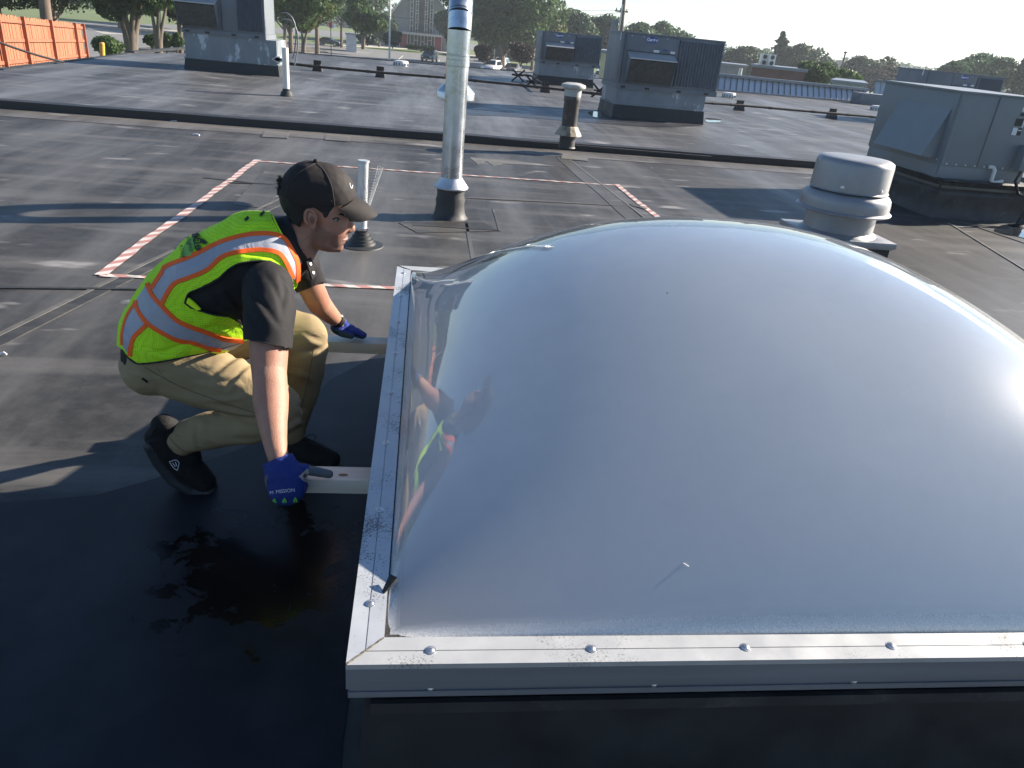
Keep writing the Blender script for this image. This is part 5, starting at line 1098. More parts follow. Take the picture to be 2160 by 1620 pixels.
for i in range(5):
    k = MB(); k.box((hb0.x - 4.8 + i * 2.4, hb0.y - 1.2, GZ + 1.65), (0.22, 0.22, 3.3)); k.build('porch_pillar', M['mull'], hs)
for i in range(3):
    k = MB(); k.box((hb0.x - 3.4 + i * 3.3, hb0.y + 0.47, GZ + 1.7), (1.2, 0.08, 1.3)); k.build('window', M['glass'], hs)
# white garage-like building by the car park and sign
bq, *_r = simple_building('white_building', 730, 752, 90, 73, 135, (0.5, 0.52, 0.52), 'small white building behind the round street tree', 5)
P = gd(698, 78, 118); sg_ = empty('road_sign', (P.x, P.y, GZ), 'small red and white sign on a post above the dark sedan', 'sign')
k = MB(); k.tube([(P.x, P.y, GZ), (P.x, P.y, gd(698, 48, 118).z)], 0.06, 6); k.build('post', M['iron'], sg_)
T = gd(697, 52, 118); k = MB(); k.box(T, (0.5, 0.06, 0.8)); k.build('panel', mat('sign_red', (0.6, 0.05, 0.05), 0.5), sg_)
T = gd(703, 55, 118); k = MB(); k.box(T, (0.45, 0.06, 0.5)); k.build('panel', M['white_ink'], sg_)

# ------------------------------------------------------------------ cars
M['tyre'] = mat('tyre_rubber', (0.02, 0.02, 0.02), 0.8); M['rim'] = mat('wheel_rim', (0.4, 0.4, 0.42), 0.3, 0.8); M['cglass'] = mat('car_glass', (0.02, 0.025, 0.03), 0.05, spec=0.8)
M['lamp_r'] = mat('tail_lamp', (0.3, 0.02, 0.02), 0.3); M['lamp_w'] = mat('head_lamp', (0.7, 0.7, 0.72), 0.15)
def car(x, y, D, ang, col, kind, label, zb=GZ + 0.02, name='car'):
    P = gz(x, y, GZ); base = Vector((P.x, P.y, zb)); t = empty(name, base, label, 'car', None); paint = mat('car_paint', col, 0.35, 0.1, coat=0.3)
    L_ = 4.6; W_ = 1.82; H_ = 1.70 if kind == 'suv' else 1.43
    if kind == 'suv': prof = [(-2.3, 0.35), (-2.3, 0.95), (-2.2, 1.05), (-1.95, 1.62), (-1.5, 1.70), (0.3, 1.68), (1.0, 1.08), (2.05, 0.95), (2.28, 0.75), (2.3, 0.35)]; win = [(-1.95, 1.08), (-1.78, 1.56), (0.22, 1.58), (0.80, 1.10)]
    else: prof = [(-2.3, 0.35), (-2.3, 0.85), (-2.1, 0.98), (-1.5, 1.0), (-0.85, 1.40), (0.2, 1.43), (1.05, 0.98), (2.1, 0.82), (2.3, 0.62), (2.3, 0.32)]; win = [(-1.3, 1.02), (-0.80, 1.33), (0.15, 1.36), (0.80, 1.02)]
    c, s = math.cos(ang), math.sin(ang)
    def T_(a, b, z): return base + Vector((a * c - b * s, a * s + b * c, z))
    k = MB(); n = len(prof); cols = []
    for b_, f_ in ((-W_ / 2, 0.0), (-W_ / 2 + 0.03, 1.0), (W_ / 2 - 0.03, 1.0), (W_ / 2, 0.0)):
        for (a, z) in prof:
            zz_ = z if f_ else (0.35 + (z - 0.35) * 0.97); inn = 0.0
            if z > 1.1: inn = (z - 1.05) * 0.28 * (1 if b_ < 0 else -1)
            k.v.append(tuple(T_(a * (0.985 if not f_ else 1), b_ + inn, zz_)))
    for j in range(3):
        for i in range(n): k.f.append((j * n + i, j * n + (i + 1) % n, (j + 1) * n + (i + 1) % n, (j + 1) * n + i))
    k.f.append(tuple(range(n))[::-1]); k.f.append(tuple(range(3 * n, 4 * n))); k.build('body', paint, t, smooth=True)
    for sg in (-1, 1):
        k = MB(); b0_ = [T_(a, sg * (W_ / 2 + 0.012) - sg * (z - 1.05) * 0.28, z) for a, z in win]; k.prism(b0_, (0, 0, 0), T_(0, sg * 0.01, 0) - base); k.build('side_window', M['cglass'], t)
    f0_, f1_ = ((0.36, 1.62), (0.98, 1.12)) if kind == 'suv' else ((0.26, 1.38), (1.0, 1.02))
    k = MB(); k.hexa([T_(f0_[0], -0.62, f0_[1] - 0.02), T_(f0_[0], 0.62, f0_[1] - 0.02), T_(f1_[0], 0.78, f1_[1]), T_(f1_[0], -0.78, f1_[1]), T_(f0_[0] + .03, -0.62, f0_[1] + 0.03), T_(f0_[0] + .03, 0.62, f0_[1] + 0.03), T_(f1_[0] + .03, 0.78, f1_[1] + .04), T_(f1_[0] + .03, -0.78, f1_[1] + .04)]); k.build('windscreen', M['cglass'], t)
    r0_, r1_ = ((-1.97, 1.56), (-2.19, 1.10)) if kind == 'suv' else ((-0.9, 1.37), (-1.45, 1.02))
    k = MB(); k.hexa([T_(r0_[0], -0.6, r0_[1]), T_(r0_[0], 0.6, r0_[1]), T_(r1_[0], 0.76, r1_[1]), T_(r1_[0], -0.76, r1_[1]), T_(r0_[0] - .04, -0.6, r0_[1] + .03), T_(r0_[0] - .04, 0.6, r0_[1] + .03), T_(r1_[0] - .04, 0.76, r1_[1] + .03), T_(r1_[0] - .04, -0.76, r1_[1] + .03)]); k.build('rear_window', M['cglass'], t)
    for a in (-1.42, 1.42):
        for sg in (-1, 1):
            k = MB(); k.tube([T_(a, sg * (W_ / 2 - 0.2), 0.34), T_(a, sg * (W_ / 2 + 0.015), 0.34)], 0.34, 18); wh = k.build('wheel', M['tyre'], t, smooth=True)
            k = MB(); k.tube([T_(a, sg * (W_ / 2 + 0.0), 0.34), T_(a, sg * (W_ / 2 + 0.025), 0.34)], 0.21, 14); k.build('rim', M['rim'], wh, smooth=True)
    for sg in (-1, 1):
        k = MB(); k.box(T_(2.24, sg * 0.68, 0.74), (0.14, 0.34, 0.16), Matrix.Rotation(ang, 3, 'Z')); k.build('headlight', M['lamp_w'], t)
        k = MB(); k.box(T_(-2.27, sg * 0.72, 0.92), (0.10, 0.26, 0.18), Matrix.Rotation(ang, 3, 'Z')); k.build('tail_light', M['lamp_r'], t)
    k = MB(); k.box(T_(2.29, 0, 0.62), (0.05, 0.9, 0.2), Matrix.Rotation(ang, 3, 'Z')); k.build('grille', M['black'], t)
    k = MB(); k.box(T_(2.33, 0, 0.48), (0.02, 0.36, 0.10), Matrix.Rotation(ang, 3, 'Z')); k.build('number_plate', M['white_ink'], t)
car(694, 97, 112, R(-14), (0.012, 0.014, 0.02), 'sedan', 'dark sedan parked side on below the street trees')
car(906, 130, 104, R(-103), (0.06, 0.075, 0.075), 'suv', 'dark grey sport utility car driving towards the roof in the street')
car(1036, 155, 92, R(-110), (0.6, 0.6, 0.6), 'suv', 'white car cut off by the roof edge, leftmost of three'); car(1056, 147, 98, R(-108), (0.62, 0.63, 0.64), 'suv', 'white sport utility car behind the other two by the roof edge')
car(1080, 157, 92, R(-106), (0.10, 0.10, 0.11), 'sedan', 'dark car cut off by the roof edge, rightmost of three')
# white van end between the two units
car(1274, 176, 74, R(60), (0.62, 0.64, 0.66), 'suv', 'white car glimpsed between the two grey rooftop units')

hz = MB(); hz.box((0, 900, 12.0), (3500, 2900, 33.0)); ho = hz.build('haze', mat('unused_surface', (1, 1, 1)))
hm = bpy.data.materials.new('haze_air'); hm.use_nodes = True; hn = hm.node_tree; hn.nodes.clear(); ho_ = hn.nodes.new('ShaderNodeOutputMaterial'); pv = hn.nodes.new('ShaderNodeVolumePrincipled')
pv.inputs['Density'].default_value = 0.00045; pv.inputs['Color'].default_value = (0.82, 0.91, 1.0, 1); pv.inputs['Anisotropy'].default_value = 0.3; hn.links.new(pv.outputs[0], ho_.inputs['Volume'])
ho.data.materials.clear(); ho.data.materials.append(hm); tag(ho, kind='stuff')
#@@PERSON
# ------------------------------------------------------------------ the worker
M['skin'] = mat('skin', (0.35, 0.185, 0.125), 0.55, spec=0.35, var=0.12, vscale=26, bump=0.18, bscale=260, col2=(0.36, 0.15, 0.10), c2amt=(0.45, 0.75), c2scale=14)
M['skin'].node_tree.nodes['Principled BSDF'].inputs['Subsurface Weight'].default_value = 0.06
M['skin'].node_tree.nodes['Principled BSDF'].inputs['Subsurface Radius'].default_value = (0.01, 0.004, 0.002)
def cloth(name, col, rough=0.85, fold=0.0, fscale=12, stretch=(1, 1, 1), weave=900, rough_var=0.05, sheen=0.0):
    m = mat(name, col, rough, 0.0, spec=0.25, var=0.08, vscale=6, sheen=sheen); n = m.node_tree; L = n.links; b = n.nodes['Principled BSDF']
    tc = n.nodes.new('ShaderNodeTexCoord'); mp = n.nodes.new('ShaderNodeMapping'); mp.inputs['Scale'].default_value = stretch; L.new(tc.outputs['Object'], mp.inputs[0])
    a = n.nodes.new('ShaderNodeTexNoise'); a.inputs['Scale'].default_value = fscale; a.inputs['Detail'].default_value = 3; a.inputs['Distortion'].default_value = 0.8; L.new(mp.outputs[0], a.inputs['Vector'])
    w_ = n.nodes.new('ShaderNodeTexNoise'); w_.inputs['Scale'].default_value = weave; L.new(tc.outputs['Object'], w_.inputs['Vector'])
    b1 = n.nodes.new('ShaderNodeBump'); b1.inputs['Strength'].default_value = fold; b1.inputs['Distance'].default_value = 0.02; L.new(a.outputs['Fac'], b1.inputs['Height'])
    b2 = n.nodes.new('ShaderNodeBump'); b2.inputs['Strength'].default_value = 0.15; b2.inputs['Distance'].default_value = 0.001; L.new(w_.outputs['Fac'], b2.inputs['Height']); L.new(b1.outputs[0], b2.inputs['Normal'])
    L.new(b2.outputs[0], b.inputs['Normal']); return m
M['khaki'] = cloth('khaki_cotton', (0.27, 0.205, 0.115), 0.85, 0.45, 9, (1, 1, 1.6))
M['shirt'] = cloth('black_polo_knit', (0.017, 0.016, 0.017), 0.8, 0.35, 11)
M['cap'] = cloth('dark_cap_fabric', (0.022, 0.018, 0.017), 0.75, 0.08, 20)
M['orange_tr'] = cloth('orange_trim', (0.90, 0.13, 0.02), 0.7, 0.1, 20)
M['silver'] = cloth('reflective_silver_tape', (0.33, 0.34, 0.38), 0.45, 0.35, 14)
M['lime_solid'] = cloth('solid_lime_fabric', (0.62, 0.88, 0.02), 0.75, 0.3, 14)
M['binding'] = mat('black_binding', (0.01, 0.01, 0.01), 0.7)
M['glove_b'] = cloth('blue_glove_fabric', (0.016, 0.034, 0.18), 0.7, 0.4, 30)
M['glove_g'] = cloth('grey_glove_palm', (0.10, 0.11, 0.12), 0.7, 0.2, 30)
M['shoe'] = cloth('black_shoe_mesh', (0.010, 0.010, 0.011), 0.75, 0.4, 30)
M['sole'] = mat('shoe_sole', (0.022, 0.024, 0.027), 0.6, var=0.2, vscale=30, bump=0.4, bscale=60)
M['hair'] = mat('black_hair', (0.012, 0.009, 0.008), 0.7, var=0.3, vscale=200, bump=0.6, bscale=300)
M['lip'] = mat('lips', (0.36, 0.15, 0.12), 0.45); M['eye_w'] = mat('eye_white', (0.22, 0.19, 0.17), 0.35); M['iris'] = mat('dark_iris', (0.02, 0.012, 0.01), 0.2)
# the mesh fabric of the vest: lime knit with open holes
def vest_mat():
    m = cloth('lime_vest_mesh', (0.47, 0.82, 0.02), 0.75, 0.35, 10); n = m.node_tree; L = n.links; b = n.nodes['Principled BSDF']
    tc = n.nodes.new('ShaderNodeTexCoord'); vo = n.nodes.new('ShaderNodeTexVoronoi'); vo.inputs['Scale'].default_value = 150; vo.inputs['Randomness'].default_value = 0.15; L.new(tc.outputs['Object'], vo.inputs['Vector'])
    mr = n.nodes.new('ShaderNodeMapRange'); mr.inputs['From Min'].default_value = 0.22; mr.inputs['From Max'].default_value = 0.38; L.new(vo.outputs['Distance'], mr.inputs['Value'])
    mx = n.nodes.new('ShaderNodeMix'); mx.data_type = 'RGBA'; src = b.inputs['Base Color'].links[0].from_socket; L.new(mr.outputs[0], mx.inputs[0]); mx.inputs[6].default_value = (0.26, 0.52, 0.01, 1); L.new(src, mx.inputs[7]); L.new(mx.outputs[2], b.inputs['Base Color']); return m
M['vest'] = vest_mat()

MIDV = 2.32
_bm = bmesh.new(); bmesh.ops.create_icosphere(_bm, subdivisions=3, radius=1.0); ICO_V = np.array([v.co[:] for v in _bm.verts]); ICO_F = np.array([[v.index for v in f.verts] for f in _bm.faces]); _bm.free()
def S(x, y, v=MIDV): return gy(x, y, v)
def rm(P, r): return r * (P - EYE).dot(fw) / FPX
def elems(chain):
    out = []
    for i in range(len(chain)):
        c0 = chain[i]
        if i == len(chain) - 1: nxt = c0; n = 1
        else:
            nxt = chain[i + 1]; dpx = math.dist(c0[:2], nxt[:2]) + abs(c0[3] - nxt[3]) * 500; n = max(1, math.ceil(dpx / (0.22 * min(c0[2], nxt[2]))))
        for j in range(n):
            t = j / n; x = c0[0] + (nxt[0] - c0[0]) * t; y = c0[1] + (nxt[1] - c0[1]) * t; r = c0[2] + (nxt[2] - c0[2]) * t; v = c0[3] + (nxt[3] - c0[3]) * t
            P = S(x, y, v); R_ = rm(P, r)
            l0 = c0[4] if len(c0) > 4 else None; l1 = nxt[4] if len(nxt) > 4 else None
            lat = R_ if l0 is None or l1 is None else l0 + (l1 - l0) * t
            out.append((np.array(P), np.array([R_, lat, R_])))
    return out
def blob(name, chains, voxel, sm, extra=(), grow=0.0, disp=None):
    V = []; F = []; k = 0
    es = []
    for c in chains: es += elems(c)
    es += [(np.array(p), np.array(r)) for p, r in extra]
    for P, r in es:
        V.append(ICO_V * (r + grow) + P); F.append(ICO_F + k); k += len(ICO_V)
    V = np.concatenate(V); F = np.concatenate(F)
    me = bpy.data.meshes.new('tmp'); me.from_pydata(V.tolist(), [], F.tolist()); o = bpy.data.objects.new('tmp', me); COL.objects.link(o)
    md = o.modifiers.new('r', 'REMESH'); md.mode = 'VOXEL'; md.voxel_size = voxel
    if sm: s_ = o.modifiers.new('s', 'SMOOTH'); s_.factor = 0.5; s_.iterations = sm
    bpy.context.view_layer.update(); dg = bpy.context.evaluated_depsgraph_get()
    res = bpy.data.meshes.new_from_object(o.evaluated_get(dg)); bpy.data.objects.remove(o)
    if disp:
        n = len(res.vertices); co = np.empty(n * 3, dtype=np.float32); res.vertices.foreach_get('co', co); co = co.reshape(-1, 3)
        nn = np.array([v.normal[:] for v in res.vertices]); d = np.array([disp(Vector(p), Vector(q_)) for p, q_ in zip(co, nn)]); co = co + nn * d[:, None]
        res.vertices.foreach_set('co', co.astype(np.float32).ravel()); res.update()
        bm = bmesh.new(); bm.from_mesh(res)
        for _ in range(3): bmesh.ops.smooth_vert(bm, verts=bm.verts, factor=0.5, use_axis_x=True, use_axis_y=True, use_axis_z=True)
        bm.to_mesh(res); bm.free()
    return res
def in_poly(x, y, poly):
    c = False; j = len(poly) - 1
    for i in range(len(poly)):
        xi, yi = poly[i]; xj, yj = poly[j]
        if (yi > y) != (yj > y) and x < (xj - xi) * (y - yi) / (yj - yi + 1e-12) + xi: c = not c
        j = i
    return c
def cut(me, tests, keep=False):
    bm = bmesh.new(); bm.from_mesh(me); kill = []
    for f in bm.faces:
        c = f.calc_center_median(); x, y = proj(c); hit = any(in_poly(x, y, p) and cond(c) for p, cond in tests)
        if hit != keep: kill.append(f)
    bmesh.ops.delete(bm, geom=kill, context='FACES')
    # relax the ragged boundary
    for _ in range(14):
        bmesh.ops.smooth_vert(bm, verts=[v for v in bm.verts if v.is_boundary], factor=0.5, use_axis_x=True, use_axis_y=True, use_axis_z=True)
    bm.to_mesh(me); bm.free(); me.update(); return me
def link(name, me, m, parent, root, smooth=True, shift=True):
    co = np.empty(len(me.vertices) * 3, dtype=np.float32); me.vertices.foreach_get('co', co); co = co.reshape(-1, 3) - np.array(root.location[:], dtype=np.float32); me.vertices.foreach_set('co', co.ravel()); me.update()
    me.materials.clear(); me.materials.append(m); me.polygons.foreach_set('use_smooth', [smooth] * len(me.polygons)); me.name = name
    o = bpy.data.objects.new(name, me); COL.objects.link(o); o.parent = parent; return o
def bvh_of(me): return BVHTree.FromPolygons([v.co.copy() for v in me.vertices], [tuple(p.vertices) for p in me.polygons])
def hit(bv, x, y, v=MIDV - 0.15):
    d = ray(x, y).normalized(); r_ = bv.ray_cast(EYE, d, 8.0)
    if r_[0] is None:
        p = gy(x, y, v); r_ = bv.find_nearest(p)
    n_ = r_[1]
    if n_.dot(EYE - r_[0]) < 0: n_ = -n_
    return r_[0], n_
def resample(pl, n):
    pl = [Vector((p[0], p[1])) for p in pl]; ds = [0]
    for a, b in zip(pl, pl[1:]): ds.append(ds[-1] + (b - a).length)
    out = []
    for i in range(n):
        t = ds[-1] * i / (n - 1); j = max(0, min(len(pl) - 2, next((q for q in range(len(ds) - 1) if ds[q + 1] >= t - 1e-9), len(pl) - 2)))
        f = (t - ds[j]) / max(1e-9, ds[j + 1] - ds[j]); p0 = pl[max(0, j - 1)]; p1 = pl[j]; p2 = pl[j + 1]; p3 = pl[min(len(pl) - 1, j + 2)]
        out.append(0.5 * ((2 * p1) + (-p0 + p2) * f + (2 * p0 - 5 * p1 + 4 * p2 - p3) * f * f + (-p0 + 3 * p1 - 3 * p2 + p3) * f ** 3))
    return out
def ribbon(name, bv, A, B, m, parent, root, off=0.003, n=60, mm=5, th=0.0015):
    a = resample(A, n); b = resample(B, n); k = MB()
    for i in range(n):
        for j in range(mm):
            q_ = a[i].lerp(b[i], j / (mm - 1)); P, N = hit(bv, q_.x, q_.y); k.v.append(tuple(P + N * off))
    for i in range(n):
        for j in range(mm):
            P = Vector(k.v[i * mm + j]); q_ = a[i].lerp(b[i], j / (mm - 1)); _, N = hit(bv, q_.x, q_.y); k.v.append(tuple(P - N * (off + 0.003)))
    N0 = n * mm
    for i in range(n - 1):
        for j in range(mm - 1): q_ = i * mm + j; k.f.append((q_, q_ + 1, q_ + mm + 1, q_ + mm))
        k.f.append((i * mm, (i + 1) * mm, N0 + (i + 1) * mm, N0 + i * mm)); k.f.append((i * mm + mm - 1, N0 + i * mm + mm - 1, N0 + (i + 1) * mm + mm - 1, (i + 1) * mm + mm - 1))
    o = k.build(name, m, None, smooth=True); me = o.data; co = np.empty(len(me.vertices) * 3, dtype=np.float32); me.vertices.foreach_get('co', co)
    me.vertices.foreach_set('co', (co.reshape(-1, 3) - np.array(root.location[:], dtype=np.float32)).ravel()); me.update(); o.location = (0, 0, 0); o.parent = parent; return o
def offset_line(pl, w_):
    out = []
    for i in range(len(pl)):
        a = Vector(pl[max(0, i - 1)]); b = Vector(pl[min(len(pl) - 1, i + 1)]); d = (b - a).normalized(); out.append((pl[i][0] - d.y * w_, pl[i][1] + d.x * w_))
    return out
def stripe(name, bv, pl, hw, m, parent, root, off=0.004, n=60): return ribbon(name, bv, offset_line(pl, hw), offset_line(pl, -hw), m, parent, root, off, n, 3)
def skin_tube(name, bv, pl, r, m, parent, root, n=50, off=0.0):
    pts = [hit(bv, p.x, p.y) for p in resample(pl, n)]; k = MB(); k.tube([P + N * off for P, N in pts], r, 6)
    k.v = [tuple(Vector(v) - root.location) for v in k.v]; o = k.build(name, m, None, smooth=True); o.location = (0, 0, 0); o.parent = parent; return o
def text_on(name, bv, txt, cx, cy, hpx, ang, m, parent, root, off=0.004, bold=0.0, sx=1.0):
    me = text_mesh(txt, 1.0, bold); bm = bmesh.new(); bm.from_mesh(me); bmesh.ops.triangulate(bm, faces=bm.faces); bmesh.ops.subdivide_edges(bm, edges=[e for e in bm.edges if e.calc_length() > 0.3], cuts=2); bm.to_mesh(me); bm.free()
    k = MB(); c, s = math.cos(ang), math.sin(ang)
    for v in me.vertices:
        X = v.co.x * hpx * sx; Y = -v.co.y * hpx; P, N = hit(bv, cx + X * c - Y * s, cy + X * s + Y * c); k.v.append(tuple(P + N * off - root.location))
    k.f = [tuple(p.vertices) for p in me.polygons]; o = k.build(name, m, None); o.location = (0, 0, 0); o.parent = parent; return o

base = S(500, 900, MIDV); base.z = 0
man = empty('person', base, 'person in dark cap, lime safety vest and khaki trousers crouching and gripping two boards', 'person')

TOR = [(598, 512, 52, MIDV, .12), (578, 532, 80, MIDV, .175), (536, 549, 101, MIDV, .20), (466, 596, 109, MIDV, .20), (408, 653, 111, MIDV, .19), (364, 703, 101, MIDV, .185), (338, 738, 80, MIDV, .17)]
def shrink(c, d, dl): return [(x, y, r - d, v, l - dl) for x, y, r, v, l in c]
NECK = [(655, 470, 34, MIDV, .054), (636, 495, 44, MIDV, .058), (618, 520, 50, MIDV, .068), (598, 540, 50, MIDV, .08)]
ARM_N = [(566, 610, 38, 2.12), (566, 700, 39, 2.01), (567, 745, 40, 1.975), (568, 785, 36, 1.94), (570, 810, 35.5, 1.91), (571, 838, 37.5, 1.885), (573, 865, 34.5, 1.855), (575, 890, 30.5, 1.825), (579, 925, 26, 1.785), (583, 950, 22.5, 1.755), (588, 968, 21.5, 1.74), (594, 990, 24, 1.735)]
ARM_F = [(632, 560, 34, 2.48), (648, 590, 28, 2.54), (661, 616, 27, 2.58), (673, 640, 25, 2.63), (692, 660, 20, 2.68), (708, 674, 15.5, 2.72), (716, 684, 15, 2.73)]
THN = [(352, 762, 72, 2.25, .10), (430, 795, 70, 2.22, .09), (515, 825, 60, 2.19, .08), (588, 858, 48, 2.17, .068)]
CAN = [(592, 876, 44, 2.17, .065), (520, 897, 41, 2.20, .062), (450, 907, 41, 2.24, .058), (398, 920, 37, 2.26, .052)]
THF = [(400, 730, 62, 2.40, .10), (500, 702, 58, 2.44, .09), (585, 697, 54, 2.47, .08), (640, 707, 50, 2.47, .07)]
CAF = [(646, 735, 45, 2.47, .065), (638, 795, 42, 2.48, .06), (622, 855, 38, 2.48, .055), (612, 900, 35, 2.49, .052)]
HEAD = [[(652, 415, 61, MIDV, .076), (678, 417, 59, MIDV, .074), (700, 452, 38, MIDV, .064)], [(700, 452, 38, MIDV, .062), (702, 480, 32, MIDV, .054), (702, 498, 27, MIDV, .044)], [(690, 478, 34, MIDV, .060), (678, 500, 27, MIDV, .056), (694, 513, 18, MIDV, .042), (710, 520, 12.5, MIDV, .020)],
        [(728, 449, 8, MIDV - .028, .02), (731, 450, 7, MIDV, .02), (728, 449, 8, MIDV + .028, .02)], [(733, 458, 5, MIDV, .010), (739, 470, 5.5, MIDV, .011), (744, 480, 5.6, MIDV, .012), (744, 484, 5.2, MIDV, .012)], [(737, 487, 4.8, MIDV - .011, .008), (737, 487, 4.8, MIDV + .011, .008)],
        [(725, 496, 8, MIDV, .022), (728, 500, 5, MIDV, .018)], [(724, 509, 5.5, MIDV, .017), (722, 508, 6, MIDV, .02)], [(714, 522, 10, MIDV, .018), (718, 521, 7, MIDV, .012)], [(712, 473, 20, MIDV - .028, .026), (712, 473, 20, MIDV + .028, .026)]]
HANDN = [(594, 990, 24, 1.735, .03), (600, 1008, 34, 1.72, .026), (604, 1028, 32, 1.715, .024)]
fing_n = []
for i, x in enumerate((574, 594, 614, 633)):
    K = S(x, 1038 - abs(i - 2) * 1.5, 1.715); fing_n.append([K, K + Vector((0.002, 0.030, -0.014)), K + Vector((0.004, 0.058 + 0.004 * (i % 2), -0.012)), K + Vector((0.006, 0.078 + 0.005 * (i % 2), 0.000))])
th_n = [S(618, 992, 1.735), S(640, 990, 1.745), S(668, 995, 1.755), S(694, 1000, 1.757)]
HANDF = [(712, 684, 15, 2.73, .026), (722, 694, 14, 2.745, .034), (738, 699, 12, 2.76, .040)]
fing_f = []
for i in range(4):
    v_ = 2.725 + i * 0.024; a = S(738, 701 - i * 1.5, v_); b = S(770 - abs(i - 1.5) * 3, 710 - i * 2.0, v_); mid = a.lerp(b, 0.5) + Vector((0, 0, 0.008)); fing_f.append([a, mid, b])
th_f = [S(712, 694, 2.715), S(724, 704, 2.70), S(741, 709, 2.695)]
def cap3(pts, rs):
    out = []
    for i in range(len(pts) - 1):
        n = max(2, int((pts[i + 1] - pts[i]).length / 0.003))
        for j in range(n + 1): t = j / n; r = rs[i] + (rs[i + 1] - rs[i]) * t; out.append((pts[i].lerp(pts[i + 1], t), (r, r, r)))
    return out
hand_ex = []
for f_ in fing_n: hand_ex += cap3(f_, [0.0095, 0.0092, 0.0085, 0.0075])
hand_ex += cap3(th_n, [0.014, 0.0125, 0.011, 0.0095])
for f_ in fing_f: hand_ex += cap3(f_, [0.0095, 0.009, 0.0075])
hand_ex += cap3(th_f, [0.012, 0.0105, 0.009])
body = blob('body', [shrink(TOR, 20, .03), NECK, ARM_N, ARM_F, shrink(THN, 14, .02), shrink(CAN, 12, .02), shrink(THF, 14, .02), shrink(CAF, 12, .02), HANDN, HANDF] + HEAD + [[(380, 930, 20, 2.27), (425, 1010, 16, 2.29)], [(608, 925, 20, 2.49), (690, 968, 15, 2.47)]], 0.0042, 3, hand_ex)
bv_b = bvh_of(body)
# stubble: a soft darker beard colour on jaw, chin and upper lip
nv = len(body.vertices); msk = np.zeros(nv, dtype=np.float32)
JAW = [(672, 470), (690, 485), (712, 494), (736, 492), (738, 530), (700, 545), (650, 530), (650, 498), (662, 480)]
for i, v in enumerate(body.vertices):
    if v.co.z > 0.8:
        x, y = proj(v.co)
        if 640 < x < 745 and 455 < y < 545:
            d = 0
            for ox, oy in ((0, 0), (5, 0), (-5, 0), (0, 5), (0, -5), (4, 4), (-4, -4), (4, -4), (-4, 4)): d += in_poly(x + ox, y + oy, JAW)
            msk[i] = d / 9
at = body.attributes.new('beard', 'FLOAT', 'POINT'); at.data.foreach_set('value', msk)
n = M['skin'].node_tree; L = n.links; b = n.nodes['Principled BSDF']; src = b.inputs['Base Color'].links[0].from_socket
aa = n.nodes.new('ShaderNodeAttribute'); aa.attribute_name = 'beard'; nz = n.nodes.new('ShaderNodeTexNoise'); nz.inputs['Scale'].default_value = 350; ml = n.nodes.new('ShaderNodeMath'); ml.operation = 'MULTIPLY'; L.new(aa.outputs['Fac'], ml.inputs[0]); L.new(nz.outputs['Fac'], ml.inputs[1])
mx = n.nodes.new('ShaderNodeMix'); mx.data_type = 'RGBA'; L.new(ml.outputs[0], mx.inputs[0]); L.new(src, mx.inputs[6]); mx.inputs[7].default_value = (0.06, 0.045, 0.038, 1); L.new(mx.outputs[2], b.inputs['Base Color'])
SKIN = M['skin']
bo = link('body', body, SKIN, man, man)
